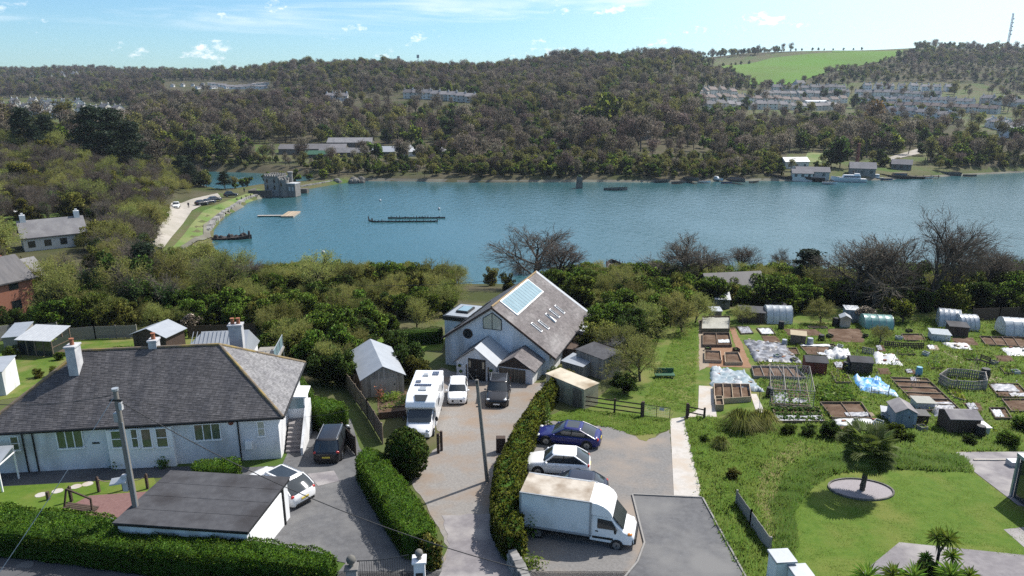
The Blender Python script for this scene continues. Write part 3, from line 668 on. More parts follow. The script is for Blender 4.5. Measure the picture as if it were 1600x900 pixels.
# ---------------------------------------------------------------- flat ground surfaces near the camera
def zn(y): return float(np.interp(y, PRX, PRY))
def GN(px, py):
    d = ray(px, py); z = 12.
    for _ in range(40):
        t = (z-CZ)/d[2]; z = .5*z+.5*zn(d[1]*t)
    t = (z-CZ)/d[2]; return Vector((d[0]*t, d[1]*t, z))
def densify(pts, step, jit):
    out = []
    for a, b in zip(pts, pts[1:]+pts[:1]):
        a = Vector(a[:2]); b = Vector(b[:2]); n = max(1, int((b-a).length/step))
        for k in range(n):
            q = a.lerp(b, k/n); out.append((q.x+random.uniform(-jit, jit)*(k > 0), q.y+random.uniform(-jit, jit)*(k > 0)))
    return out
def sheet(name, pts, m, off, px=True, kind='structure', jit=0., step=.5):
    q = [GN(*p) for p in pts] if px else pts
    q = [(p[0], p[1]) for p in q]
    if jit: q = densify(q, step, jit)
    bm = bmesh.new(); bm.faces.new([bm.verts.new((a, b, 0)) for a, b in q])
    bmesh.ops.triangulate(bm, faces=bm.faces)
    for y in (30, 38, 50, 66, 90):
        bmesh.ops.bisect_plane(bm, geom=bm.verts[:]+bm.edges[:]+bm.faces[:], plane_co=(0, y, 0), plane_no=(0, 1, 0))
    for v in bm.verts: v.co.z = zn(v.co.y)+off
    bmesh.ops.recalc_face_normals(bm, faces=bm.faces)
    for f in bm.faces:
        if f.normal.z < 0: f.normal_flip()
    me = bpy.data.meshes.new(name); bm.to_mesh(me); bm.free()
    o = link(name, me, m)
    if kind: o['kind'] = kind
    return o
sheet('street', [(-60, 20), (8, 20), (8, 30.2), (-9, 30.2), (-14, 31.4), (-60, 33.2)], 'asphalt_dark', .02, False)
sheet('allotment_grass', [(10.8, 26), (60, 26), (90, 60), (90, 89), (20.5, 89), (15.2, 57), (12.2, 50)], 'rough_grass', .012, False)
sheet('verge_grass', [(880, 640), (1050, 640), (1048, 668), (1010, 690), (955, 668), (905, 664), (845, 655)], 'rough_grass', .03, jit=.15)
sheet('paddock_grass', [(905, 645), (1080, 645), (1092, 500), (1040, 500), (1020, 560), (960, 600)], 'rough_grass', .014)
sheet('driveway', [(290, 735), (440, 728), (475, 655), (548, 655), (562, 700), (690, 860), (700, 905), (520, 905), (540, 880), (425, 856)], 'asphalt', .02)
sheet('concrete_patch', [(480, 741), (522, 736), (531, 752), (497, 760)], 'concrete', .032).data.materials[0] = MATS['paving']
sheet('lane', [(680, 905), (700, 855), (640, 745), (690, 690), (676, 640), (640, 600), (690, 575), (770, 598), (870, 598), (850, 640), (810, 700), (775, 760), (815, 905)], 'gravel', .016, jit=.12)
sheet('lane_mouth', [(684, 905), (702, 850), (690, 806), (765, 803), (790, 850), (812, 905)], 'paving', .028, jit=.1)
sheet('car_park', [(880, 652), (960, 668), (1010, 688), (1046, 672), (1058, 790), (1010, 905), (830, 905), (790, 790), (790, 700), (840, 655)], 'gravel_dark', .02, jit=.12)
sheet('footpath', [(1047, 655), (1068, 652), (1098, 778), (1053, 778)], 'concrete', .04)
sheet('allotment_path', [(1068, 652), (1120, 652), (1113, 604), (1092, 603), (1091, 640)], 'concrete', .038)
sheet('allotment_path', [(1172, 616), (1182, 616), (1200, 656), (1186, 656)], 'concrete', .038)
sheet('access_road', [(988, 775), (1096, 779), (1135, 850), (1165, 905), (980, 905), (1006, 852)], 'asphalt', .044)
k = MB()
for a, b in (((988, 774), (1007, 850)), ((1007, 850), (996, 880)), ((996, 880), (975, 905)), ((988, 774), (1097, 779)), ((1098, 780), (1136, 850)), ((1136, 850), (1166, 905))):
    a, b = GN(*a), GN(*b); d = (b-a).normalized(); n = Vector((-d.y, d.x, 0))*.045
    k.prism([a-n, b-n, b+n, a+n], [v+Vector((0, 0, .12)) for v in (a-n, b-n, b+n, a+n)])
k.build('kerb', 'kerb')['kind'] = 'structure'
LAWN = [(1236, 905), (1240, 850), (1236, 800), (1262, 762), (1300, 738), (1390, 731), (1518, 737), (1600, 800), (1610, 872), (1410, 848), (1366, 880), (1340, 905)]
sheet('lawn', LAWN, 'lawn', .03, jit=.07, step=.3)
sheet('patio', [(1492, 707), (1640, 706), (1640, 800), (1590, 790), (1520, 736)], 'paving', .036)
sheet('patio', [(1405, 848), (1640, 872), (1640, 920), (1320, 920), (1366, 880)], 'paving', .036)
sheet('patio', [(1568, 828), (1640, 820), (1640, 860), (1600, 856)], 'paving', .04)
sheet('front_lawn', [(-60, 762), (100, 752), (240, 745), (248, 765), (150, 800), (-60, 810)], 'lawn', .02)
sheet('front_path', [(-60, 735), (380, 728), (370, 742), (240, 747), (-60, 764)], 'asphalt_dark', .03)  # shade in front of the bungalow is painted in with the darker asphalt
sheet('brick_terrace', [(108, 792), (140, 775), (238, 768), (260, 800), (180, 822)], 'brick_paving', .034)
sheet('rear_lawn', [(-80, 640), (140, 600), (300, 560), (360, 540), (300, 520), (100, 530), (-80, 545)], 'rough_grass', .02)
sheet('house_lawn', [(572, 548), (690, 548), (700, 525), (600, 522)], 'lawn', .02)
sheet('flower_bed', [(590, 640), (640, 640), (640, 610), (590, 605)], 'soil', .03)
for i, p in enumerate(((64, 774), (90, 768), (119, 761), (137, 757))):
    g = GN(*p); b = MB(); n = 10
    b.prism([(g.x+.33*math.cos(6.28*k/n), g.y+.3*math.sin(6.28*k/n), g.z-.05) for k in range(n)], [(g.x+.33*math.cos(6.28*k/n), g.y+.3*math.sin(6.28*k/n), g.z+.05) for k in range(n)])
    tag(b.build('stepping_stone', 'concrete'), 'round pale stepping stone in the front lawn, '+('first', 'second', 'third', 'fourth')[i]+' from the left', 'stepping stone', 'stepping stones in the front lawn')
g = GN(38, 885); b = MB(); b.tube((g.x, g.y, g.z), (g.x, g.y, g.z+.03), .42, .42, 20)
tag(b.build('manhole_cover', 'asphalt'), 'round worn manhole cover in the shaded street below the hedge', 'manhole')

# ---------------------------------------------------------------- building helpers
def rel(o, p): return o.matrix_basis.inverted() @ Vector(p)
def wall_pt(o, px, py, yl):
    """local (x, z) where the ray through a pixel meets the local plane y = yl"""
    d = Vector(ray(px, py)); M = o.matrix_basis.inverted(); a = M @ Vector((0, 0, CZ)); v = M.to_3x3() @ d
    t = (yl-a.y)/v.y; return a.x+v.x*t, a.z+v.z*t
def side_pt(o, px, py, xl):
    d = Vector(ray(px, py)); M = o.matrix_basis.inverted(); a = M @ Vector((0, 0, CZ)); v = M.to_3x3() @ d
    t = (xl-a.x)/v.x; return a.y+v.y*t, a.z+v.z*t
def slates(parent, bl, br, tr, tl, m='slate', course=.17, w=.26, lift=.02, name='slates'):
    """overlapping slates over a planar face given by its corners (bottom left, bottom right, top right, top left)"""
    bl, br, tr, tl = map(Vector, (bl, br, tr, tl)); n = (br-bl).cross(tl-bl).normalized()
    if n.z < 0: n = -n
    H = max((tl-bl).length, (tr-br).length); rows = max(2, int(H/course)); V = []; Q = []
    for j in range(rows):
        t0, t1 = j/rows, min(1, (j+1.25)/rows)
        a0, b0 = bl.lerp(tl, t0), br.lerp(tr, t0); a1, b1 = bl.lerp(tl, t1), br.lerp(tr, t1)
        Lr = (b0-a0).length; k = max(1, int(round(Lr/w))); off = .5 if j % 2 else 0
        for i in range(-1, k+1):
            u0 = max(0, (i+off)/k); u1 = min(1, (i+1+off)/k)
            if (u1-u0)*Lr < .03: continue
            # upper edge: follow the same plumb lines, clipped to the face
            p0, p1 = a0.lerp(b0, u0), a0.lerp(b0, u1); L1 = (b1-a1).length
            e = (b0-a0).normalized() if Lr > 1e-4 else Vector((1, 0, 0))
            s0 = min(max((p0-a1).dot(e), 0), L1); s1 = min(max((p1-a1).dot(e), 0), L1)
            q0, q1 = a1+e*s0, a1+e*s1
            l = lift*random.uniform(.7, 1.4); g = e*.006
            i0 = len(V); V += [p0+g+n*l, p1-g+n*l, q1-g+n*.004, q0+g+n*.004]; Q.append((i0, i0+1, i0+2, i0+3))
    me = fast_mesh(name, [tuple(v) for v in V], Q, rng.random(len(Q))); o = link(name, me, m, parent); o['kind'] = 'stuff'; return o
def window(parent, x0, z0, x1, z1, y, nx=2, nz=1, face='f', m='glass', frame='upvc', fw=.06, name='window', top=0):
    """framed window on the local wall plane; face f: y = const looking to -y, r: x = const looking to +x. Panes are sub-parts."""
    x0, x1 = min(x0, x1), max(x0, x1); z0, z1 = min(z0, z1), max(z0, z1)
    def bx(b, a0, c0, a1, c1, d0, d1):
        if face == 'f': b.box(a0, y-d1, c0, a1, y-d0, c1)
        elif face == 'r': b.box(y+d0, a0, c0, y+d1, a1, c1)
        elif face == 'l': b.box(y-d1, a0, c0, y-d0, a1, c1)
    b = MB(); bx(b, x0-fw, z0-fw, x0, z1+fw, -.03, .06); bx(b, x1, z0-fw, x1+fw, z1+fw, -.03, .06); bx(b, x0, z1, x1, z1+fw, -.03, .058); bx(b, x0-.04-fw, z0-fw-.04, x1+.04+fw, z0, -.03, .1)
    for i in range(1, nx):
        xx = x0+(x1-x0)*i/nx; bx(b, xx-fw*.5, z0, xx+fw*.5, z1, -.03, .055)
    for i in range(1, nz):
        zz = z0+(z1-z0)*i/nz; bx(b, x0, zz-fw*.4, x1, zz+fw*.4, -.03, .052)
    f = b.build(name, frame, parent)
    for i in range(nx):
        for j in range(nz):
            b = MB(); bx(b, x0+(x1-x0)*i/nx, z0+(z1-z0)*j/nz, x0+(x1-x0)*(i+1)/nx, z0+(z1-z0)*(j+1)/nz, -.02, .015); b.build('pane', m, f)
    return f
def chimney(parent, x, y, z0, z1, w, d, pots=1, m='shaded_render', yaw=0):
    b = MB(); b.box(x-w/2, y-d/2, z0, x+w/2, y+d/2, z1); b.box(x-w/2-.06, y-d/2-.06, z1-.02, x+w/2+.06, y+d/2+.06, z1+.12)
    c = b.build('chimney', m, parent, bevel=.02)
    for k in range(pots):
        xx = x+(k-(pots-1)/2)*.42; b = MB(); b.tube((xx, y, z1+.1), (xx, y, z1+.5), .15, .12, 10); b.tube((xx, y, z1+.5), (xx, y, z1+.56), .16, .16, 10); b.build('chimney_pot', 'terracotta', c, smooth=True)
    return c

# ---------------------------------------------------------------- white bungalow with the hipped slate roof
def bungalow():
    L, D, ZE, ZR, I = 19., 9.9, 3.25, 6.8, .45
    yaw = math.atan2(2.3, 17.2); o = thing('bungalow', 'long white bungalow with grey hipped slate roof and three chimneys', 'house', (-34.1, 40.4, 11.95), yaw)
    bpy.context.view_layer.update()
    b = MB(); b.box(I, I, -1.2, L-I, D-I, ZE-.02); b.build('wall', 'white_render', o)
    r = MB(); h = D/2; E0 = [(0, 0, ZE), (L, 0, ZE), (L, D, ZE), (0, D, ZE)]; A, B = (h, h, ZR), (L-h, h, ZR)
    r.poly([E0[0], E0[1], B, A]).poly([E0[1], E0[2], B]).poly([E0[2], E0[3], A, B]).poly([E0[3], E0[0], A]).poly(E0[::-1])
    roof = r.build('roof', 'felt', o)
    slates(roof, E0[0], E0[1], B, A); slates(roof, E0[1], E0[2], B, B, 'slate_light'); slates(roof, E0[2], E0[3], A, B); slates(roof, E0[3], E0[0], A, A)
    for p, q in ((A, B), (B, E0[1]), (B, E0[2]), (A, E0[0]), (A, E0[3])):
        p, q = Vector(p), Vector(q); n = int((q-p).length/.45); t = MB()
        for k in range(n):
            a, c = p.lerp(q, k/n), p.lerp(q, (k+1.06)/n); t.tube(a+Vector((0, 0, .0)), c+Vector((0, 0, .015)), .12, .105, 8)
        t.build('ridge_tiles', 'ridge_tile', roof)['kind'] = 'stuff'
    g = MB(); g.tube((-.05, -.06, ZE-.05), (L+.05, -.06, ZE-.05), .07, .07, 8); g.tube((L+.06, 0, ZE-.05), (L+.06, D, ZE-.05), .07, .07, 8)
    g.box(0, .0, ZE-.2, L, .03, ZE-.02); g.box(L-.03, .03, ZE-.2, L, D, ZE-.02); g.build('gutter', 'black', o)
    s = MB(); s.box(.05, .05, ZE-.2, L-.05, D-.05, ZE-.17); s.build('soffit', 'white_paint', o)
    x, z = wall_pt(o, 113, 541, 3.7); chimney(o, x, 3.7, 4.2, z, .62, .9)
    x, z = wall_pt(o, 240, 532, 5.2); chimney(o, x, 5.2, 5.8, z, .55, .75)
    x, z = wall_pt(o, 368, 508, 8.2); chimney(o, x, 8.2, 3.6, z, .95, .7, 2)
    def win(a, c, nx, nz=1, m='glass_green', yl=I):
        x0, z1 = wall_pt(o, *a, yl); x1, z0 = wall_pt(o, *c, yl); return window(o, x0, z0, x1, z1, yl, nx, nz, 'f', m)
    win((16, 683), (31, 702), 1, 2); win((88, 675), (131, 698), 3, 1); win((303, 664), (345, 685), 3, 1); win((402, 659), (414, 680), 1, 2, 'curtain_glass')
    # glazed entrance bay
    x0, zt = wall_pt(o, 168, 669, I); x1, _ = wall_pt(o, 270, 668, I); _, zb = wall_pt(o, 220, 728, I)
    p = MB(); p.box(x0, I-.35, zb-.3, x1, I-.01, zt); bay = p.build('entrance_bay', 'white_paint', o)
    for a, c, nm in (((173, 674), (193, 698), 'window'), ((204, 671), (217, 698), 'window'), ((220, 671), (238, 698), 'door'), ((243, 670), (263, 697), 'window')):
        xa, za = wall_pt(o, *a, I-.35); xc, zc = wall_pt(o, *c, I-.35); window(o, xa, zc, xc, za, I-.35, 1, 2 if nm == 'window' else 1, 'f', 'glass_green', name=nm)
    for px in (39, 55, 376):
        x, z = wall_pt(o, px, 700, I); d = MB(); d.tube((x, I-.08, -.4), (x, I-.08, ZE-.35), .05, .05, 8); d.tube((x, I-.08, ZE-.35), (x, -.02, ZE-.08), .05, .05, 8); d.build('downpipe', 'black', o)
    x, z = wall_pt(o, 389, 694, I); m = MB(); m.box(x-.22, I-.2, z-.3, x+.22, I-.01, z+.3); m.build('meter_box', 'white_paint', o, bevel=.02)
    x, z = wall_pt(o, 361, 660, I); m = MB(); m.tube((x, I-.12, z), (x, I-.005, z), .16, .18, 8); m.build('alarm_box', 'timber_red', o)
    x, z = wall_pt(o, 150, 692, I); m = MB(); m.box(x-.22, I-.03, z-.06, x+.22, I-.005, z+.06); m.build('name_plate', 'iron', o)
    # side steps up to the porch on the right-hand wall
    xs = L-I; st = MB(); n = 8
    for k in range(n): st.box(xs+.15, .9+k*.3, -.6, xs+1.25, .9+(k+1)*.3+.002*k, -.35+(k+1)*.2)
    st.build('steps', 'paving', o)
    w = MB(); pr = [(.7, -.9), (.7, .5), (.95, .62), (3.4, 2.15), (5.4, 2.15), (5.4, -.9)]
    w.prism([(xs+1.26, a, c) for a, c in pr], [(xs+1.42, a, c) for a, c in pr]); w.build('stair_parapet', 'white_render', o)
    w = MB(); w.box(xs+.01, 3.32, -.6, xs+1.25, 5.4, 1.25); w.build('landing', 'paving', o)
    pc = MB(); pc.box(xs+.02, 3.9, 1.26, xs+1.24, 3.98, 2.0); pc.box(xs+.02, 3.9, 2.82, xs+1.24, 3.98, 2.95); pc.box(xs+.02, 3.9, 2.0, xs+.1, 3.98, 2.82); pc.box(xs+1.16, 3.9, 2.0, xs+1.24, 3.98, 2.82); pc.box(xs+1.16, 3.99, 1.26, xs+1.24, 5.4, 2.95)
    pc = pc.build('porch', 'upvc', o); pg = MB(); pg.box(xs+.1, 3.92, 2.0, xs+1.16, 3.95, 2.82); pg.build('pane', 'glass_sky', pc)
    pr = MB(); pr.prism([(xs+.01, 3.6, 2.96), (xs+1.45, 3.6, 2.96), (xs+1.45, 5.6, 2.96), (xs+.01, 5.6, 2.96)], [(xs+.01, 3.6, 3.12), (xs+1.45, 3.6, 3.02), (xs+1.45, 5.6, 3.02), (xs+.01, 5.6, 3.12)]); pr.build('porch_roof', 'white_paint', pc)
    window(o, 6.2, .9, 7.4, 2.2, xs, 2, 1, 'r')
    # rear extension with pale metal roof, roof lights and glass balcony
    x0, _ = wall_pt(o, 268, 540, 12.); x1, z1 = wall_pt(o, 340, 517, 13.); x2, _ = wall_pt(o, 384, 530, 12.5)
    e = MB(); e.box(x0+.3, D-I+.01, -1.4, x2, 16.2, 2.9); e.build('extension_wall', 'white_render', o)
    rr = MB(); zr = z1; rr.poly([(x0, 9.6, 3.), (x2+.2, 9.6, 3.), (x2+.2, 13., zr), (x0+2.2, 13., zr)]); rr.poly([(x0, 16.4, 3.), (x0, 9.6, 3.), (x0+2.2, 13., zr)]); rr.poly([(x2+.2, 16.4, 3.), (x0, 16.4, 3.), (x0+2.2, 13., zr), (x2+.2, 13., zr)]); rr.poly([(x2+.2, 9.6, 3.), (x2+.2, 16.4, 3.), (x2+.2, 13, zr)])
    rf = rr.build('extension_roof', 'metal_roof', o)
    sm = MB()
    for k in range(1, 14):
        x = x0+1.2+k*(x2-x0-1.2)/14; sm.tube((x, 9.75, 3.08), (x, 12.95, zr+.02), .03, .03, 4)
    sm.build('roof_seams', 'metal_grey', rf)
    rl = MB(); t = .45; rl.box(x2-2.1, 11.0, 3.+(zr-3)*.42, x2-1.0, 12., 3.+(zr-3)*.42+.42); rl.build('roof_light', 'glass_sky', rf)
    bl = MB(); 
    for a, c in (((x2+.4, 12.), (x2+2.2, 12.)), ((x2+2.2, 12.), (x2+2.2, 16.))):
        bl.tube((*a, 3.6), (*c, 3.6), .03); bl.tube((*a, 2.6), (*c, 2.6), .03)
        for k in range(4):
            t = k/3; bl.tube((a[0]+(c[0]-a[0])*t, a[1]+(c[1]-a[1])*t, -1), (a[0]+(c[0]-a[0])*t, a[1]+(c[1]-a[1])*t, 3.6), .03)
    bl = bl.build('balcony_rail', 'metal_grey', o)
    for k in range(3): q = MB(); q.box(x2+2.18, 12.1+k*1.3, 2.65, x2+2.2, 13.2+k*1.3, 3.55); q.build('glass_panel', 'glass_sky', bl)
    dk = MB(); dk.box(x2+.21, 12., 2.35, x2+2.3, 16.1, 2.5); dk.build('balcony_deck', 'timber_grey', o)
    return o
bung = bungalow()
def rect_from_px(corners, z):
    """best rectangle (origin, yaw, length, depth) from photographed roof corners: front-left, front-right, back-right, back-left"""
    a, b_, c, d = [GZ(*p, z) for p in corners]
    u = ((b_-a)+(c-d))/2; v = ((d-a)+(c-b_))/2; yaw = (math.atan2(u.y, u.x)+math.atan2(v.y, v.x)-math.pi/2)/2
    m = (a+b_+c+d)/4; L, D = u.length, v.length; e = Vector((math.cos(yaw), math.sin(yaw), 0)); f = Vector((-e.y, e.x, 0))
    og = m-e*L/2-f*D/2; return og, yaw, L, D
def garage():
    og, yaw, L, D = rect_from_px([(175, 818), (386, 829), (454, 746), (267, 736)], 15.)
    z0 = 12.35; o = thing('flat_roof_garage', 'white garage with flat dark felt roof beside the driveway', 'garage', (og.x, og.y, z0), yaw)
    H = 15.-z0; I = .12
    b = MB(); b.box(I, I, -.5, L-I, D-I, H-.19); b.build('wall', 'white_render', o)
    f = MB(); f.box(0, 0, H-.18, L, D, H-.04); f.build('fascia', 'black', o)
    r = MB(); r.box(-.04, -.04, H-.035, L+.04, D+.04, H+.02); r.build('roof', 'felt', o)
    for k in range(1, 4): q = MB(); q.box(.05, D*k/4-.02, H+.0205, L-.05, D*k/4+.02, H+.032); q.build('felt_lap', 'felt', o)
    d = MB(); x = L-I
    d.box(x+.005, .35, -.3, x+.05, D-1.0, H-.35); dd = d.build('garage_door', 'white_paint', o)
    for k in range(1, 5):
        g = MB(); zz = -.3+k*(H-.05)/5.2; g.box(x+.051, .4, zz-.012, x+.058, D-1.05, zz+.012); g.build('door_rib', 'upvc', dd)
    hn = MB(); hn.box(x+.05, D*.45, .55, x+.1, D*.45+.14, .6); hn.build('handle', 'iron', dd)
    j = MB(); j.box(x+.005, D-.95, -.3, x+.12, D-.85, H-.2); j.build('door_jamb', 'iron', o)
    return o
gar = garage()

# ---------------------------------------------------------------- gabled white house with the long brown roof
def chapel_house():
    yaw = -math.atan2(.326, .946); o = thing('gabled_house', 'white gabled house with long brown slate roof and glazed ridge light', 'house', (-1.91, 62.8, 10.2), yaw)
    bpy.context.view_layer.update()
    # local: x right along the front gable, y back along the ridge, origin under the front apex
    ZR, WL, WR, LN = 6.55, 5.2, 6.3, 14.; k = .69; zl, zr = ZR-WL*k, ZR-WR*k; t = .16
    b = MB(); b.prism([(-WL+.25, .25, -.6), (WR-.7, .25, -.6), (WR-.7, .25, zr+.3), (0, .25, ZR-.2), (-WL+.25, .25, zl-.03)], [(-WL+.25, LN-.3, -.6), (WR-.7, LN-.3, -.6), (WR-.7, LN-.3, zr+.3), (0, LN-.3, ZR-.2), (-WL+.25, LN-.3, zl-.03)]); b.build('wall', 'white_render', o)
    r = MB()
    r.prism([(0, 0, ZR), (WR, 0, zr), (WR, 0, zr-t), (0, 0, ZR-t), (-WL, 0, zl-t), (-WL, 0, zl)], [(0, LN, ZR), (WR, LN, zr), (WR, LN, zr-t), (0, LN, ZR-t), (-WL, LN, zl-t), (-WL, LN, zl)])
    roof = r.build('roof', 'felt', o)
    slates(roof, (WR, 0, zr), (WR, LN, zr), (0, LN, ZR), (0, 0, ZR), 'slate_brown', .24, .36, .012); slates(roof, (-WL, LN, zl), (-WL, 0, zl), (0, 0, ZR), (0, LN, ZR), 'slate', .24, .36, .012)
    rt = MB()
    for j in range(28): rt.tube((0, j*.5, ZR+.02), (0, j*.5+.52, ZR+.035), .11, .1, 8)
    rt.build('ridge_tiles', 'lichen', roof)['kind'] = 'stuff'
    vg = MB(); vg.prism([(0, -.06, ZR+.02), (WR, -.06, zr+.02), (WR, -.06, zr-.22), (0, -.06, ZR-.22), (-WL, -.06, zl-.22), (-WL, -.06, zl+.02)], [(0, -.005, ZR+.02), (WR, -.005, zr+.02), (WR, -.005, zr-.22), (0, -.005, ZR-.22), (-WL, -.005, zl-.22), (-WL, -.005, zl+.02)]); vg.build('barge_board', 'timber_dark', o)
    fl = MB(); fl.prism([(-.1, LN+.0, ZR+.05), (WR, LN, zr+.05), (WR, LN, zr-.1), (-.1, LN, ZR-.1)], [(-.1, LN+.55, ZR+.05), (WR, LN+.55, zr+.05), (WR, LN+.55, zr-.1), (-.1, LN+.55, ZR-.1)]); fl.build('far_verge', 'metal_roof', o)
    # ridge light: a bank of glass bars on the right slope under the ridge
    def sp(u, y, up=0.): return Vector((u, y, ZR-k*u))+Vector((k, 0, 1)).normalized()*up
    y0, y1, u0, u1 = 2.1, 10.6, .15, 1.75
    f = MB(); f.prism([sp(u0-.1, y0-.12, .0), sp(u1+.12, y0-.12, 0), sp(u1+.12, y1+.12, 0), sp(u0-.1, y1+.12, 0)], [sp(u0-.1, y0-.12, .1), sp(u1+.12, y0-.12, .1), sp(u1+.12, y1+.12, .1), sp(u0-.1, y1+.12, .1)]); fr = f.build('ridge_light', 'white_paint', o)
    n = 12
    for j in range(n):
        a, c = y0+(y1-y0)*j/n+.04, y0+(y1-y0)*(j+1)/n-.04; g = MB(); g.prism([sp(u0, a, .101), sp(u1, a, .101), sp(u1, c, .101), sp(u0, c, .101)], [sp(u0, a, .125), sp(u1, a, .125), sp(u1, c, .125), sp(u0, c, .125)]); g.build('pane', 'glass_sky', fr)
    # roof windows, one of them tipped open
    for (pa, op) in (((838, 512), 0), ((849, 508), 0), ((860, 497), 1), ((866, 490), 0), ((874, 484), 0)):
        # place where the pixel ray meets the right slope
        d = Vector(ray(*pa)); M = o.matrix_basis.inverted(); a = M @ Vector((0, 0, CZ)); v = M.to_3x3() @ d
        tt = (ZR-k*a.x-a.z)/(v.z+k*v.x); q = a+v*tt; u, y = q.x, q.y
        w = MB(); w.prism([sp(u-.55, y-.22, .0), sp(u+.55, y-.22, 0), sp(u+.55, y+.22, 0), sp(u-.55, y+.22, 0)], [sp(u-.55, y-.22, .1), sp(u+.55, y-.22, .1), sp(u+.55, y+.22, .1), sp(u-.55, y+.22, .1)]); rw = w.build('roof_window', 'white_paint', o)
        g = MB(); hi = .45 if op else .13
        g.prism([sp(u-.48, y-.13, .101), sp(u+.48, y-.13, hi-.02), sp(u+.48, y+.13, hi-.02), sp(u-.48, y+.13, .101)], [sp(u-.48, y-.13, .125), sp(u+.48, y-.13, hi), sp(u+.48, y+.13, hi), sp(u-.48, y+.13, .125)]); g.build('pane', 'glass', rw)
    # left slope: line of small roof lights and the flat-roofed extension with a lantern
    for j in range(6):
        u, y = -3.9, 1.2+j*1.5; q = MB(); q.prism([(u-.5, y, ZR+k*(u-.5)+.02), (u+.2, y, ZR+k*(u+.2)+.02), (u+.2, y+.9, ZR+k*(u+.2)+.02), (u-.5, y+.9, ZR+k*(u-.5)+.02)], [(u-.5, y, ZR+k*(u-.5)+.13), (u+.2, y, ZR+k*(u+.2)+.13), (u+.2, y+.9, ZR+k*(u+.2)+.13), (u-.5, y+.9, ZR+k*(u-.5)+.13)]); rw = q.build('roof_window', 'iron', o)
    e = MB(); e.box(-7.7, 6.2, -.8, -WL+.24, 10.6, 2.6); e.build('extension_wall', 'white_render', o)
    e = MB(); e.box(-7.85, 6.05, 2.6, -3.9, 10.75, 3.05); ex = e.build('extension_fascia', 'iron', o)
    e = MB(); e.box(-7.6, 6.3, 3.052, -4.6, 10.5, 3.1); e.build('extension_roof', 'metal_grey', ex)
    e = MB(); e.box(-6.9, 7.4, 3.1, -5.5, 9.4, 3.3); ln = e.build('roof_lantern', 'iron', ex); e = MB(); e.box(-6.75, 7.55, 3.3, -5.65, 9.25, 3.35); e.build('pane', 'glass_sky', ln)
    # gable window with sloping heads, round window
    yw = .25
    x0, zb = wall_pt(o, 756, 512, yw); x1, _ = wall_pt(o, 783, 514, yw); xm = (x0+x1)/2; _, zt = wall_pt(o, 769, 489, yw); zs = zb+(zt-zb)*.62
    w = MB(); w.prism([(x0-.07, yw-.07, zb-.07), (x1+.07, yw-.07, zb-.07), (x1+.07, yw-.07, zs), (xm, yw-.07, zt+.07), (x0-.07, yw-.07, zs)], [(x0-.07, yw+.02, zb-.07), (x1+.07, yw+.02, zb-.07), (x1+.07, yw+.02, zs), (xm, yw+.02, zt+.07), (x0-.07, yw+.02, zs)]); gw = w.build('gable_window', 'iron', o)
    for a, c, za, zc in ((x0, xm-.04, zs-.03, zt-.04), (xm+.04, x1, zt-.04, zs-.03)):
        p = MB(); p.prism([(a, yw-.085, zb), (c, yw-.085, zb), (c, yw-.085, zc), (a, yw-.085, za)], [(a, yw-.071, zb), (c, yw-.071, zb), (c, yw-.071, zc), (a, yw-.071, za)]); p.build('pane', 'curtain_glass', gw)
    xr, zz = wall_pt(o, 731, 521, yw); w = MB(); w.tube((xr, yw+.02, zz), (xr, yw-.06, zz), .5, .5, 24); rw = w.build('round_window', 'timber_dark', o); w = MB(); w.tube((xr, yw-.061, zz), (xr, yw-.075, zz), .4, .4, 24); w.build('pane', 'glass', rw)
    # entrance porch
    pl = rel(o, GN(717, 588)); prr = rel(o, GN(771, 600)); yf = (pl.y+prr.y)/2-.0; xa, xb = pl.x, prr.x; xm = (xa+xb)/2; ze = 2.15; zp = ze+(xb-xa)/2*.75
    b = MB(); b.prism([(xa, yf, -.4), (xb, yf, -.4), (xb, yf, ze), (xm, yf, zp-.03), (xa, yf, ze)], [(xa, .24, -.4), (xb, .24, -.4), (xb, .24, ze), (xm, .24, zp-.03), (xa, .24, ze)]); b.build('porch_wall', 'white_render', o)
    yb = 2.2
    for sx, xe, m in ((-1, xa-.2, 'slate'), (1, xb+.2, 'metal_roof')):
        zz = ze-.2*.75; q = MB(); q.prism([(xm, yf-.2, zp), (xe, yf-.2, zz), (xe, yf-.2, zz+.1), (xm, yf-.2, zp+.1)], [(xm, yb, zp), (xe, yb-1.2, zz), (xe, yb-1.2, zz+.1), (xm, yb, zp+.1)]); q.build('porch_roof', m, o)
    dz = .02; d0, _ = wall_pt(o, 732, 590, yf); d1, _ = wall_pt(o, 759, 590, yf); _, dt = wall_pt(o, 745, 561, yf)
    d = MB(); d.box(d0, yf-.05, -.3, d1, yf+.01, dt); fr = d.build('door', 'timber_dark', o)
    for q in (.04, .53):
        dd = MB(); dd.box(d0+(d1-d0)*q, yf-.09, -.25, d0+(d1-d0)*(q+.43), yf-.055, dt-.08); dl = dd.build('door_leaf', 'black', fr)
    for q in (.06, .83): g = MB(); g.box(d0+(d1-d0)*q, yf-.1, dt-.85, d0+(d1-d0)*(q+.11), yf-.091, dt-.2); g.build('door_glass', 'timber_fresh', fr)
    for q in (.47, .485): g = MB(); g.ball((d0+(d1-d0)*q, yf-.12, .9 if q < .48 else 1.5), .06); g.build('door_knob', 'alloy', fr)
    for px in (729, 763): x, _ = wall_pt(o, px, 575, yf); s = MB(); s.box(x-.07, yf-.03, .1, x+.07, yf+.01, 1.9); s.build('slit_window', 'glass', o)
    for px, pz in ((719, 570), (721, 579), (768, 578)):
        x, z = wall_pt(o, px, pz, yf); s = MB(); s.ball((x, yf-.18, z), .17, .14, .14); s.build('hanging_basket', 'leaf_dark', o)
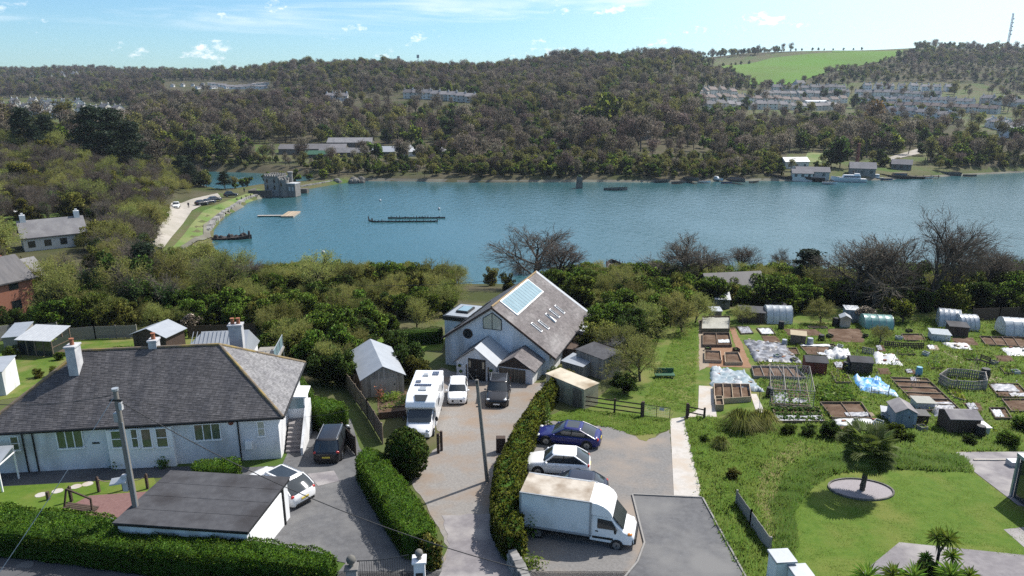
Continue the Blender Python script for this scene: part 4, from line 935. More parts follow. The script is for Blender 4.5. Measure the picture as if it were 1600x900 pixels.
    # garage wing with brown gable
    gr = rel(o, GN(832, 601)); xg1 = gr.x; xg0 = xb+.04; yg = gr.y; zg1 = 1.95; xm = (xg0+xg1)/2; zp = zg1+(xg1-xg0)/2*.62; yb = 4.8
    b = MB(); b.prism([(xg0, yg, -.5), (xg1, yg, -.5), (xg1, yg, zg1), (xg0, yg, zg1)], [(xg0, yb, -.5), (xg1, yb, -.5), (xg1, yb, zg1), (xg0, yb, zg1)]); b.build('wing_wall', 'white_render', o)
    b = MB(); b.prism([(xg0-.1, yg-.04, zg1+.0), (xg1+.12, yg-.04, zg1+.0), (xm, yg-.04, zp+.02)], [(xg0-.1, yg+.3, zg1), (xg1+.12, yg+.3, zg1), (xm, yg+.3, zp+.02)]); b.build('wing_gable', 'timber_dark', o)
    for xe, s in ((xg1+.3, 1), (xg0-.25, -1)):
        zz = zp-(abs(xe-xm))*.62; q = MB(); q.prism([(xm, yg-.25, zp), (xe, yg-.25, zz), (xe, yg-.25, zz+.1), (xm, yg-.25, zp+.1)], [(xm, yb, zp), (xe, yb, zz), (xe, yb, zz+.1), (xm, yb, zp+.1)]); wr = q.build('wing_roof', 'felt', o)
        A = [(xe, yg-.25, zz+.1), (xe, yb, zz+.1), (xm, yb, zp+.1), (xm, yg-.25, zp+.1)]; slates(wr, *(A if s > 0 else [A[1], A[0], A[3], A[2]]), 'slate_brown', .24, .36, .012)
    d0, _ = wall_pt(o, 780, 590, yg); d1, _ = wall_pt(o, 821, 590, yg); dd = MB(); dd.box(d0, yg-.05, -.4, d1, yg+.01, zg1-.12); gd = dd.build('garage_door', 'timber', o)
    for j in range(14): q = MB(); a = d0+(d1-d0)*j/14; q.box(a+.015, yg-.075, -.38, a+(d1-d0)/14-.015, yg-.051, zg1-.16); q.build('plank', 'timber', gd)
    window(o, 1.9, .6, 2.35, 1.4, xg1, 1, 1, 'r', fw=.04)
    # dark lean-to and rooflit store on the right-hand side, further back
    q = MB(); q.box(WR-.69, 5., -.8, WR+.6, 9., 1.4); q.build('side_store', 'timber_dark', o)
    q = MB(); q.box(WR-.2, 9.3, -.8, WR+1.9, 13., 1.5); q.build('conservatory', 'glass', o); q = MB(); q.prism([(WR-.3, 9.2, 1.52), (WR+2., 9.2, 1.52), (WR+2., 13.1, 1.52), (WR-.3, 13.1, 1.52)], [(WR-.3, 9.2, 2.0), (WR+2., 9.2, 1.6), (WR+2., 13.1, 1.6), (WR-.3, 13.1, 2.)]); q.build('conservatory_roof', 'metal_grey', o)
    return o
chap = chapel_house()

# ---------------------------------------------------------------- sheds
def shed(name, label, px_l, px_r, h, depth, rise, wall_m, roof_m, style='gable', ridge='x', cat='shed', group=None, base=None, planks=True, door=None, over=.1, z=None):
    """shed whose front wall runs between two ground pixels; style gable (ridge along x or y), pent or flat"""
    a, c = (GN(*px_l), GN(*px_r)) if base is None else base
    d = c-a; d.z = 0; L = d.length; yaw = math.atan2(d.y, d.x)
    o = thing(name, label, cat, (a.x, a.y, min(a.z, c.z)-.02 if z is None else z), yaw, group)
    D = depth; b = MB()
    if group == 'allotment sheds': h *= .82; rise *= .85; D *= .85
    if style == 'gable' and ridge == 'y':
        b.prism([(0, 0, -.3), (L, 0, -.3), (L, 0, h), (L/2, 0, h+rise), (0, 0, h)], [(0, D, -.3), (L, D, -.3), (L, D, h), (L/2, D, h+rise), (0, D, h)])
    elif style == 'gable':
        b.prism([(0, 0, -.3), (0, D, -.3), (0, D, h), (0, D/2, h+rise), (0, 0, h)], [(L, 0, -.3), (L, D, -.3), (L, D, h), (L, D/2, h+rise), (L, 0, h)])
    elif style == 'pent':
        b.prism([(0, 0, -.3), (0, D, -.3), (0, D, h+rise), (0, 0, h)], [(L, 0, -.3), (L, D, -.3), (L, D, h+rise), (L, 0, h)])
    b.build('wall', wall_m, o)
    v = over; t = .05
    def slab(p, q, r, s): m = MB(); up = Vector((0, 0, t)); m.prism([p, q, r, s], [Vector(p)+up, Vector(q)+up, Vector(r)+up, Vector(s)+up]); m.build('roof', roof_m, o)
    e = .01
    if style == 'gable' and ridge == 'y':
        k = rise/(L/2); slab((-v, -v, h-v*k+e), (L/2, -v, h+rise+e), (L/2, D+v, h+rise+e), (-v, D+v, h-v*k+e)); slab((L/2, -v, h+rise+e), (L+v, -v, h-v*k+e), (L+v, D+v, h-v*k+e), (L/2, D+v, h+rise+e))
    elif style == 'gable':
        k = rise/(D/2); slab((-v, -v, h-v*k+e), (L+v, -v, h-v*k+e), (L+v, D/2, h+rise+e), (-v, D/2, h+rise+e)); slab((-v, D/2, h+rise+e), (L+v, D/2, h+rise+e), (L+v, D+v, h-v*k+e), (-v, D+v, h-v*k+e))
    else:
        k = rise/D; slab((-v, -v, h-v*k+e), (L+v, -v, h-v*k+e), (L+v, D+v, h+rise+v*k+e), (-v, D+v, h+rise+v*k+e))
    if planks:
        n = max(3, int(L/.22))
        for i in range(n):
            q = MB(); hh = h-.02 if not (style == 'gable' and ridge == 'y') else h+rise*(1-abs((i+.5)/n-.5)*2)-.05
            q.box(L*i/n+.008, -.022, .02, L*(i+1)/n-.008, -.002, hh); q.build('plank', wall_m, o)
    if door:
        q = MB(); q.box(L*door[0], -.06, .0, L*door[1], -.024, min(h-.1, 1.85)); dr = q.build('door', door[2], o); q = MB(); q.box(L*door[1]-.14, -.09, .9, L*door[1]-.08, -.061, 1.05); q.build('handle', 'iron', dr)
    return o
shed('timber_garage', 'pale grey boarded timber garage with metal roof behind the motorhome', (567, 622), (633, 620), 1.75, 7., .95, 'timber_grey', 'metal_roof', 'gable', 'y', 'garage', planks=True, door=(.2, .8, 'timber_grey'), over=.18).rotation_euler.z += R(14)
shed('store_shed', 'long cream store shed with stained flat roof by the post-and-rail fence', (853, 618), (912, 640), 2.0, 1.7, .06, 'cream', 'cream_top', 'pent', over=.06, door=(.72, .95, 'timber'))
shed('felt_roof_shed', 'tall dark weathered shed with cluttered felt roof beside the bushes', (900, 580), (942, 594), 2.2, 2.4, .15, 'timber_grey', 'felt', 'pent')
shed('back_shed', 'small brown shed with grey roof behind the tall dark shed', (926, 562), (958, 570), 2.0, 2.2, .2, 'timber', 'felt', 'pent')
shed('low_shed', 'low shed with grey sheet roof between white house and cream store', (878, 584), (910, 592), 1.3, 1.8, .2, 'timber_grey', 'metal_grey', 'pent')
shed('garden_shed', 'black garden shed with pale corrugated roof behind the bungalow', (211, 548), (262, 552), 1.9, 2.8, .75, 'timber_dark', 'metal_roof', 'gable', 'y', planks=True, over=.25)
def glass_house():
    a, c = GN(32, 556), GN(84, 558); d = c-a; yaw = math.atan2(d.y, d.x); L = d.length
    o = thing('greenhouse', 'lean-to greenhouse with white ribbed roof in the back garden', 'greenhouse', a, yaw); D = 2.6
    b = MB()
    for x in (0, L*.25, L*.5, L*.75, L): b.box(x-.05, -.05, 0, x+.05, .05, 1.75); b.box(x-.05, D-.05, 0, x+.05, D+.05, 2.35)
    b.box(-.05, -.04, 1.66, L+.05, .04, 1.76); b.box(-.05, D-.04, 2.3, L+.05, D+.04, 2.4); b.box(L-.04, 0, 1.0, L+.04, D, 1.08); b.box(L-.04, 0, 0, L+.04, D, .4)
    f = b.build('frame', 'timber', o)
    for j in range(4): q = MB(); q.box(L*j/4+.05, -.01, .1, L*(j+1)/4-.05, .01, 1.66); q.build('pane', 'glass', o)
    q = MB(); q.box(L-.01, .05, .4, L+.01, D-.05, 1.66); q.build('pane', 'glass', o)
    for j in range(12): x0, x1 = -.15+(L+.3)*j/12, -.15+(L+.3)*(j+1)/12-.03; q = MB(); q.prism([(x0, -.25, 1.78), (x1, -.25, 1.78), (x1, D+.2, 2.44), (x0, D+.2, 2.44)], [(x0, -.25, 1.82), (x1, -.25, 1.82), (x1, D+.2, 2.48), (x0, D+.2, 2.48)]); q.build('roof_sheet', 'sheet_white', o)
glass_house()
shed('low_outbuilding', 'low grey flat-roofed outbuilding beside the lean-to greenhouse', (8, 550), (36, 548), 1.6, 4., .3, 'timber_grey', 'metal_grey', 'pent', planks=False)
shed('white_outbuilding', 'white outbuilding with blue-grey roof at the left picture edge', (-40, 622), (10, 618), 2.2, 3., .3, 'white_render', 'metal_roof', 'pent', planks=False)
# canopy at the lower left corner
a = GZ(-105, 716, 14.2); cpy = thing('glazed_canopy', 'pale sloping canopy roof at the far left front of the bungalow', 'canopy', (a.x, a.y, 12.1), R(7)); q = MB(); q.prism([(0, -1.3, 2.0), (4.4, -1.3, 2.0), (4.4, .6, 2.35), (0, .6, 2.35)], [(0, -1.3, 2.05), (4.4, -1.3, 2.05), (4.4, .6, 2.4), (0, .6, 2.4)]); q.build('roof_sheet', 'metal_grey', cpy)
q = MB(); q.box(4.3, -1.28, 0, 4.38, -1.2, 2.02); q.box(4.3, .5, 0, 4.38, .58, 2.34); q.box(0, -1.34, 1.93, 4.45, -1.28, 2.06); q.box(4.4, -1.3, 1.96, 4.46, .6, 2.02); q.build('frame', 'upvc', cpy)

# ---------------------------------------------------------------- vehicles (local x forward)
def wheels(o, xs, W, r, rim='alloy', w=.2):
    for x in xs:
        for s in (-1, 1):
            b = MB(); b.tube((x, s*(W/2-w), r), (x, s*(W/2+.012), r), r, r*.97, 18); t = b.build('wheel', 'rubber', o, smooth=True)
            b = MB(); b.tube((x, s*(W/2-.05), r), (x, s*(W/2+.022), r), r*.66, r*.6, 14); b.build('rim', rim, t, smooth=True)
            b = MB(); b.tube((x, s*(W/2-.06), r), (x, s*(W/2+.035), r), r*.16, r*.12, 8); b.build('hub_cap', 'iron', t)
def car(name, label, x, y, yaw, paint, L=4.3, W=1.8, H=1.5, hood=.92, belt=.98, ws=.27, rf=.43, rr=.80, rb=.97, tail=1.0, front_low=.62, wr=.33, roof_m=None, rails=False, glass_roof=False, z=None, plate=True, grp=None, fbase=.18):
    o = thing(name, label, 'car', (x, y, (zg(x, y) if z is None else z)+.03), yaw, grp)
    X = lambda t: L*(.5-t)
    st = [(0, .70, .38, front_low), (.015, .82, .27, front_low+.08), (.05, .92, .2, (front_low+hood)/2), (.11, .975, fbase, hood-.06), (ws*.75, 1, fbase, hood), (ws+.03, 1, fbase, belt), (.5, 1, fbase, belt+.01), (.7, 1, fbase, belt+.02), (.86, 1, fbase, (belt+tail)/2+.01), (.94, .97, .22, tail), (.98, .92, .28, tail-.1), (1, .80, .38, tail-.3)]
    rings = []
    for t, wf, zb, zt in st:
        w = W/2*wf; h = zt-zb
        half = [(w*.84, zb), (w*.97, zb+h*.14), (w, zb+h*.45), (w*.985, zb+h*.72), (w*.93, zb+h*.92), (w*.78, zt), (w*.4, zt+.025)]
        rings.append([(X(t), a, c) for a, c in half]+[(X(t), -a, c) for a, c in half[::-1]])
    b = MB(); b.loft(rings); body = b.build('body', paint, o, smooth=50)
    def foot(x0, x1, w, z, rd=.16):
        n = []
        for sx, sy in ((1, 1), (1, -1), (-1, -1), (-1, 1)):
            cx = (x1 if sx > 0 else x0); a = rd
            pts = [(cx, sy*(w-a)), (cx-sx*a*.3, sy*(w-a*.3)), (cx-sx*a*1.2, sy*w)]
            n += pts if sx*sy < 0 else pts[::-1]
        # order around: start front-left, go clockwise
        return [(px_, py_, z) for px_, py_ in n]
    def ring(x0, x1, w, z, a=.14):
        return [(x1-a, w, z), (x1, w*.72, z), (x1, -w*.72, z), (x1-a, -w, z), (x0+a, -w, z), (x0, -w*.72, z), (x0, w*.72, z), (x0+a, w, z)]
    z1 = H-.07
    r0 = ring(X(rb), X(ws), W*.46, belt-.04); r1 = ring(X(rb)+(X(rr)-X(rb))*.5, X(ws)+(X(rf)-X(ws))*.55, W*.435, (belt+z1)/2); r2 = ring(X(rr), X(rf), W*.385, z1)
    b = MB(); b.loft([r0, r1, r2]); gl = b.build('windows', 'glass', o, smooth=35)
    c = (X(rr)+X(rf))/2
    top = [((p[0]-c)*.8+c, p[1]*.75, H) for p in r2]; mid = [((p[0]-c)*1.01+c, p[1]*1.02, z1+.0) for p in r2]; m2 = [((p[0]-c)*.96+c, p[1]*.95, H-.02) for p in r2]
    lo = [((p[0]-c)*1.005+c, p[1]*1.01, z1-.05) for p in r2]
    b = MB(); b.loft([lo, mid, m2, top]); b.build('roof', roof_m or paint, o, smooth=45)
    if glass_roof: b = MB(); b.box(X(rr)+.25, -W*.27, H-.012, X(rf)-.2, W*.27, H+.006); b.build('glass_roof', 'glass', o)
    # pillars
    for i in (0, 3, 4, 7): b = MB(); b.tube(r0[i], r1[i], .05, .045, 6); b.tube(r1[i], r2[i], .045, .05, 6); b.build('pillar', paint if i in (4, 7) else (roof_m or paint), o)
    for s in (-1, 1):
        xm = X((rf+rr)/2-.02); b = MB(); b.tube((xm, s*W*.462, belt-.02), (xm-.05, s*W*.437, (belt+z1)/2), .035, .035, 6); b.tube((xm-.05, s*W*.437, (belt+z1)/2), (xm-.08, s*W*.388, z1), .035, .035, 6); b.build('pillar', 'black', o)
        b = MB(); b.ball((X(ws)-.28, s*(W/2+.09), belt+.03), .09, .11, .07); b.build('mirror', paint, o, smooth=True)
        b = MB(); b.ball((X(.055), s*W*.36, front_low+.09), .16, .17, .07, 8, 6); b.build('headlight', 'clear_lens', o, smooth=True)
        b = MB(); b.ball((X(.968), s*W*.4, tail-.16), .09, .14, .11, 8, 6); b.build('tail_light', 'red_lens', o, smooth=True)
        for tx in ((rf+rr)/2-.12, (rf+rr)/2+.1): b = MB(); b.box(X(tx)-.09, s*W*.492, belt-.16, X(tx)+.09, s*W*.507, belt-.12); b.build('door_handle', paint, o)
        for xx in (.19, .81):
            b = MB(); b.tube((X(xx), s*(W/2-.28), wr), (X(xx), s*(W/2+.004), wr), wr+.06, wr+.06, 18); b.build('wheel_arch', 'black', o)
        b = MB(); b.box(X(.72), s*W*.485, .2, X(.28), s*W*.502, .3); b.build('sill', 'black', o)
        if rails: b = MB(); b.tube((X(rr)+.1, s*W*.35, H+.02), (X(rf)-.15, s*W*.35, H+.02), .022, .022, 6); b.build('roof_rail', 'alloy', o)
    b = MB(); b.box(X(.012), -W*.26, .42, X(-.002), W*.26, front_low-.06); b.build('grille', 'black', o)
    b = MB(); b.box(X(1.002), -W*.36, .3, X(.985), W*.36, .46); b.build('rear_bumper', 'black', o)
    if plate:
        b = MB(); b.box(X(-.002), -.26, .46, X(-.006), .26, .57); b.build('number_plate', 'plate_white', o)
        b = MB(); b.box(X(1.006), -.26, .62, X(1.0), .26, .73); b.build('number_plate', 'plate_yellow', o)
    wheels(o, (X(.19), X(.81)), W, wr)
    return o
car('blue_saloon', 'deep blue fastback saloon parked nose-in by the ivy hedge', 4.05, 45.95, R(166), 'car_blue', 4.7, 1.85, 1.45, .8, .93, .25, .44, .72, .96, .98, .6, .35, glass_roof=True)
car('white_crossover', 'white compact crossover parked between the blue saloon and dark hatchback', 3.05, 41.35, R(173), 'car_white', 4.15, 1.78, 1.57, .98, 1.04, .25, .4, .78, .98, 1.06, .68, .35)
car('dark_hatchback', 'dark blue hatchback half hidden behind the white box van', 3.75, 38.0, R(170), 'car_navy', 4.2, 1.76, 1.45, .88, .94, .26, .42, .8, .97, 1.0, .62, .32)
car('white_estate', 'white sport utility car with black roof glass behind the flat garage', -14.2, 38.15, R(146), 'car_white', 4.75, 1.88, 1.68, 1.0, 1.1, .26, .4, .82, .98, 1.1, .72, .37, glass_roof=True, rails=True)
car('dark_people_carrier', 'dark people carrier with its tailgate to the camera beside the steps', -12.55, 44.6, R(93), 'car_black', 4.6, 1.85, 1.75, 1.0, 1.06, .2, .36, .9, .985, 1.12, .72, .33, rails=True)
car('white_city_car', 'small white city car facing the camera beside the motorhome', -4.6, 55.1, R(-88), 'car_white', 3.55, 1.64, 1.49, .95, .98, .22, .37, .9, .985, 1.04, .66, .31)
car('black_off_roader', 'black sport utility car facing the camera by the porch of the gabled house', -1.15, 55.0, R(-93), 'car_black', 4.65, 1.9, 1.7, 1.02, 1.1, .28, .42, .84, .98, 1.12, .74, .38, rails=True)
def extr(pts, w0, w1=None):
    b = MB(); w1 = w0 if w1 is None else w1
    return b.prism([(x, -w0, z) for x, z in pts], [(x, w1, z) for x, z in pts])
def motorhome():
    x, y = -6.75, 49.9; o = thing('motorhome', 'white motorhome with solar panels and roof lights facing the camera', 'motorhome', (x, y, zn(y)+.03), R(-91)); W = 1.12
    b = extr([(-3.5, .45), (1.7, .45), (1.7, 1.6), (2.15, 2.15), (1.95, 2.5), (1.3, 2.86), (-3.4, 2.86), (-3.5, 2.75)], W); b.build('body', 'car_white', o, bevel=.06)
    b = MB(); rg_ = []
    for xx, zt, zb, w in ((1.65, 2.0, .4, 1.0), (2.1, 1.62, .38, .99), (2.75, 1.18, .38, .95), (3.2, 1.05, .38, .9), (3.45, .8, .42, .8)):
        rg_.append([(xx, w, zb), (xx, w, zt-.15), (xx, w*.8, zt), (xx, -w*.8, zt), (xx, -w, zt-.15), (xx, -w, zb)])
    b.loft(rg_); b.build('cab', 'car_white', o, smooth=35)
    b = MB(); b.prism([(1.85, -.88, 1.98), (2.72, -.86, 1.26), (2.72, .86, 1.26), (1.85, .88, 1.98)], [(1.9, -.88, 2.02), (2.77, -.86, 1.3), (2.77, .86, 1.3), (1.9, .88, 2.02)]); b.build('windscreen', 'glass', o)
    for s in (-1, 1):
        b = MB(); b.prism([(1.75, s*1.0, 1.25), (2.5, s*.985, 1.25), (2.2, s*.99, 1.6), (1.75, s*1.0, 1.8)], [(1.75, s*1.02, 1.25), (2.5, s*1.005, 1.25), (2.2, s*1.01, 1.6), (1.75, s*1.02, 1.8)]); b.build('cab_window', 'glass', o)
        b = MB(); b.ball((2.35, s*1.22, 1.35), .1, .12, .2, 8, 6); b.build('mirror', 'black', o, smooth=True)
        for xa, xb in ((-2.9, -2.1), (-.6, .6)): b = MB(); b.box(xa, s*(W+.001), 1.6, xb, s*(W+.02), 2.15); b.build('side_window', 'glass', o)
        b = MB(); b.ball((3.28, s*.66, .85), .14, .18, .12, 8, 6); b.build('headlight', 'clear_lens', o, smooth=True)
    b = MB(); b.prism([(1.42, -.5, 2.83), (1.9, -.38, 2.56), (1.9, .38, 2.56), (1.42, .5, 2.83)], [(1.44, -.5, 2.87), (1.92, -.38, 2.6), (1.92, .38, 2.6), (1.44, .5, 2.87)]); b.build('cab_skylight', 'glass', o)
    b = MB(); b.box(3.44, -.45, .42, 3.5, .45, .62); b.build('grille', 'black', o)
    for x0, x1, y0, y1 in ((-3.0, -2.3, .35, .85), (-.5, -.15, -.75, .55), (-1.2, -.8, -.75, -.35)):
        b = MB(); b.box(x0, y0, 2.88, x1, y1, 2.93); sp_ = b.build('solar_panel', 'solar', o)
        n = 4 if y1-y0 < .8 else 8
        for k in range(1, n): g = MB(); yy = y0+(y1-y0)*k/n; g.box(x0, yy-.008, 2.931, x1, yy+.008, 2.936); g.build('cell_line', 'metal_grey', sp_)
    for x0, y0, w in ((-2.5, -.35, .45), (.15, -.3, .6)): b = MB(); b.box(x0, y0, 2.87, x0+w, y0+w, 2.99); v = b.build('roof_vent', 'sheet_white', o, bevel=.03); b = MB(); b.box(x0+.08, y0+.08, 2.991, x0+w-.08, y0+w-.08, 3.0); b.build('vent_lid', 'metal_grey', v)
    wheels(o, (2.55, -1.9), 2.1, .34)
motorhome()
def box_van():
    x, y = 3.35, 33.75; o = thing('box_van', 'white box van with dirty roof parked across the gravel', 'van', (x, y, zn(y)+.03), R(-15)); W = 1.05
    b = extr([(-2.75, .75), (1.05, .75), (1.05, 2.72), (-2.75, 2.72)], W); b.build('box_body', 'van_white', o)
    b = MB()
    for px_, pz in ((-2.77, .7), (1.03, .7)):
        for s in (-1, 1): b.box(px_, s*W-.03, .7, px_+.1, s*W+.03, 2.74)
    for s in (-1, 1): b.box(-2.77, s*W-.03, 2.67, 1.13, s*W+.032, 2.742); b.box(-2.77, s*W-.03, .68, 1.13, s*W+.032, .8)
    b.build('edge_trim', 'metal_grey', o)
    b = MB(); b.box(-2.745, -W+.05, 2.721, 1.0, W-.05, 2.74); b.build('box_roof', 'van_roof', o)
    b = MB()
    for k in range(7): b.box(-2.3+k*.5, W-.12, 2.74, -2.25+k*.5, W-.06, 2.748)
    b.tube((-2.4, W-.09, 2.749), (.8, W-.09, 2.749), .02, .02, 6); b.build('roof_rail', 'white_paint', o)
    arc = [(1.06, 2.0), (1.06, 2.7)]+[(1.1+1.15*math.sin(t), 1.9+.8*math.cos(t)) for t in (0, .3, .6, .9, 1.2, 1.45)]+[(2.2, 1.95)]
    extr(arc, W-.01).build('luton_front', 'car_white', o, smooth=30)
    rings = []
    for xx, zt, zb, w in ((1.07, 2.0, .45, .97), (2.15, 1.98, .42, .96), (2.45, 1.55, .42, .95), (2.85, 1.2, .42, .93), (3.2, 1.08, .42, .9), (3.38, .85, .45, .8)):
        rings.append([(xx, w, zb), (xx, w*1.02, (zb+zt)/2), (xx, w*.97, zt-.12), (xx, w*.82, zt), (xx, -w*.82, zt), (xx, -w*.97, zt-.12), (xx, -w*1.02, (zb+zt)/2), (xx, -w, zb)])
    b = MB(); b.loft(rings); b.build('cab', 'car_white', o, smooth=35)
    b = MB(); b.prism([(2.22, -.84, 1.92), (2.78, -.83, 1.27), (2.78, .83, 1.27), (2.22, .84, 1.92)], [(2.27, -.84, 1.95), (2.83, -.83, 1.3), (2.83, .83, 1.3), (2.27, .84, 1.95)]); b.build('windscreen', 'glass', o)
    for s in (-1, 1):
        b = MB(); b.prism([(1.45, s*.965, 1.22), (2.5, s*.955, 1.22), (2.2, s*.93, 1.72), (1.45, s*.935, 1.78)], [(1.45, s*1.0, 1.22), (2.5, s*.99, 1.22), (2.2, s*.965, 1.72), (1.45, s*.97, 1.78)]); b.build('cab_window', 'glass', o)
        b = MB(); b.ball((2.42, s*1.17, 1.3), .08, .12, .18, 8, 6); b.build('mirror', 'black', o, smooth=True)
        b = MB(); b.ball((3.1, s*.76, .98), .2, .16, .1, 8, 6); b.build('headlight', 'amber_lens' if s < 0 else 'clear_lens', o, smooth=True)
        b = MB(); b.box(1.2, s*.972, .6, 2.3, s*.995, .72); b.build('side_moulding', 'black', o)
        b = MB(); b.box(1.35, s*.972, 1.0, 1.5, s*1.0, 1.07); b.build('door_handle', 'black', o)
    b = MB(); b.prism([(3.3, -.88, .4), (3.48, -.7, .4), (3.48, .7, .4), (3.3, .88, .4)], [(3.3, -.88, .72), (3.46, -.7, .72), (3.46, .7, .72), (3.3, .88, .72)]); b.build('bumper', 'black', o)
    b = MB(); b.box(-2.74, -.9, .42, 1.05, .9, .68); b.build('chassis', 'black', o)
    wheels(o, (2.5, -1.75), 2.0, .34)
box_van()

# ---------------------------------------------------------------- hedges and clipped shrubs
def hedge(name, label, pts, width, height, m='leaf_hedge', dens=350, size=.058, cat='hedge', group=None, rough=.1, top_round=.25, fr=None):
    """closed hedge along a polyline of (x, y); width may vary; leaves cover a dark core"""
    P3 = [Vector((p[0], p[1], 0)) for p in pts]; wd = width if isinstance(width, (list, tuple)) else [width]*len(P3)
    o = thing(name, label, cat, (P3[0].x, P3[0].y, zg(P3[0].x, P3[0].y)), 0, group)
    og = Vector(o.location)
    seg = [(P3[i+1]-P3[i]).length for i in range(len(P3)-1)]; tot = sum(seg)
    cum = np.concatenate([[0], np.cumsum(seg)])
    def at(s):
        i = min(int(np.searchsorted(cum, s, 'right'))-1, len(seg)-1); t = (s-cum[i])/seg[i]
        p = P3[i].lerp(P3[i+1], t); d = (P3[i+1]-P3[i]).normalized(); return p, Vector((-d.y, d.x, 0)), wd[i]+(wd[i+1]-wd[i])*t
    def prof(q, w, h):
        """q in 0..1 round the section: left side, top, right side"""
        side = h; per = 2*side+w; u = q*per
        if u < side: a, z = -w/2, u
        elif u < side+w: a, z = -w/2+(u-side), h
        else: a, z = w/2, h-(u-side-w)
        # round the shoulders
        ex = max(0, abs(a)-(w/2-top_round)); ez = max(0, z-(h-top_round)); r = math.hypot(ex, ez)
        if r > top_round and ex > 0 and ez > 0: f = top_round/r; a = math.copysign(w/2-top_round+ex*f, a); z = h-top_round+ez*f
        return a, z
    hs = height
    V = []; n = max(4, int(tot/.5)); m_ = 14
    rings = []
    for i in range(n+1):
        s = tot*i/n; p, nrm, w = at(s); endf = min(1, .55+min(s, tot-s)/.5*.45); zz = zg(p.x, p.y)-og.z; r_ = []
        for k in range(m_+1):
            a, z = prof(k/m_, (w-.16)*endf, (hs-.08)); j = rough*(math.sin(s*2.1+k)+math.sin(s*.9-k*1.7))*.6
            r_.append((p.x-og.x+nrm.x*(a*(1+j*.2)), p.y-og.y+nrm.y*(a*(1+j*.2)), zz+max(-.1, z+j*.5-.02)))
        rings.append(r_)
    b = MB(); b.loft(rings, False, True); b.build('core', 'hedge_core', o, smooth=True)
    area = tot*(2*hs+max(wd)); N_ = int(area*dens); C = np.zeros((N_, 3))
    OU = np.zeros((N_, 3)); EO = []; ss = rng.random(N_)*tot; qq = rng.random(N_); jj = rng.normal(size=(N_, 3))*.04
    for i in range(N_):
        p, nrm, w = at(ss[i]); endf = min(1, .55+min(ss[i], tot-ss[i])/.5*.45); a, z = prof(qq[i], w*endf, hs); s = ss[i]
        bump = rough*(math.sin(s*2.1+qq[i]*14)+math.sin(s*.9-qq[i]*24)+.7*math.sin(s*5.3+qq[i]*40))
        C[i] = (p.x-og.x+nrm.x*a*(1+bump*.15), p.y-og.y+nrm.y*a*(1+bump*.15), zg_l(p.x, p.y)-og.z+z+bump*.6)
        tz = max(0, z-(hs-top_round*1.2))/(top_round*1.2); ta = a/(w*endf/2); ta = ta*abs(ta)**(3*tz); OU[i] = (nrm.x*ta, nrm.y*ta, .15+tz*1.1)
    # ends
    for s0, sg in ((0, -1), (tot, 1)):
        p, nrm, w = at(min(max(s0, 1e-3), tot-1e-3)); d = Vector((nrm.y, -nrm.x, 0)); k = int(w*hs*dens*.8); a = rng.uniform(-w*.29, w*.29, k); z = rng.random(k)*hs
        E_ = np.stack([p.x-og.x+nrm.x*a+d.x*sg*.03, p.y-og.y+nrm.y*a+d.y*sg*.03, zg_l(p.x, p.y)-og.z+z], 1); C = np.concatenate([C, E_]); EO.append(np.tile(np.array([[d.x*sg, d.y*sg, .15]]), (k, 1)))
    C = C+rng.normal(size=C.shape)*.035; OU = np.concatenate([OU]+EO); OU /= np.linalg.norm(OU, axis=1)[:, None]
    Vv, Fq, NN = leaf_quads(C, size, rng, out=OU); me = fast_mesh('foliage', Vv, Fq, rng.random(len(Fq)), nrm=NN); f = link('foliage', me, m, o); f['kind'] = 'stuff'
    return o
def zg_l(x, y): return zn(y) if y < 90 else zg(x, y)
def gz2(px, py, z): v = GZ(px, py, z); return (v.x, v.y)
hedge('clipped_hedge', 'long clipped bright green hedge along the street in the foreground', [gz2(-60, 800, 14.3), gz2(120, 822, 14.3), gz2(260, 846, 14.3), gz2(400, 866, 14.2), gz2(520, 889, 14.1)], [2.5, 2.4, 2.0, 1.7, 1.4], 1.65)
hedge('clipped_hedge', 'tall clipped hedge between the tarmac drive and the gravel lane', [gz2(572, 698, 14.), gz2(610, 760, 14.1), gz2(660, 838, 14.2)], [1.7, 1.9, 1.8], 1.75)
hedge('box_hedge', 'short square clipped hedge below the bungalow wall', [gz2(303, 726, 13.6), gz2(372, 722, 13.6)], 1.5, 1.5)
hedge('rounded_hedge', 'rounded lumpy green hedge behind the dark people carrier', [gz2(492, 622, 13.4), gz2(530, 640, 13.4)], [2.4, 2.2], 2.0, rough=.13, top_round=.7)
hedge('long_hedge', 'dull green hedge running back beside the bungalow gable', [gz2(425, 545, 13.), gz2(455, 580, 13.2), gz2(475, 612, 13.3)], [1.6, 1.6, 1.7], 1.9, 'leaf_green', rough=.1, top_round=.4)
hedge('lawn_hedge', 'dark clipped hedge behind the lawn of the gabled house', [gz2(605, 518, 11.5), gz2(690, 510, 11.5)], 1.4, 1.6, 'leaf_dark', rough=.1)
hedge('ivy_hedge', 'sprawling yellow-green ivy hedge between lane and car park', [gz2(868, 590, 12.7), gz2(840, 630, 13.), gz2(815, 682, 13.2), gz2(793, 740, 13.6), gz2(790, 800, 13.9), gz2(806, 848, 14.)], [.9, 1.2, 1.5, 1.7, 1.6, 1.2], 1.7, 'leaf_ivy', 190, .11, rough=.2, top_round=.5)
hedge('ivy_bush', 'yellowish ivy clump at the end of the clipped hedge by the pillar', [gz2(664, 850, 13.9), gz2(682, 862, 13.9)], [1.1, 1.1], 1.5, 'leaf_olive', 220, .1, rough=.2, top_round=.5)
hedge('low_hedge', 'clipped mound of bright green hedge behind the bungalow ridge', [gz2(128, 545, 12.6), gz2(205, 532, 12.6)], [1.8, 2.6], 1.6, rough=.12, top_round=.6)
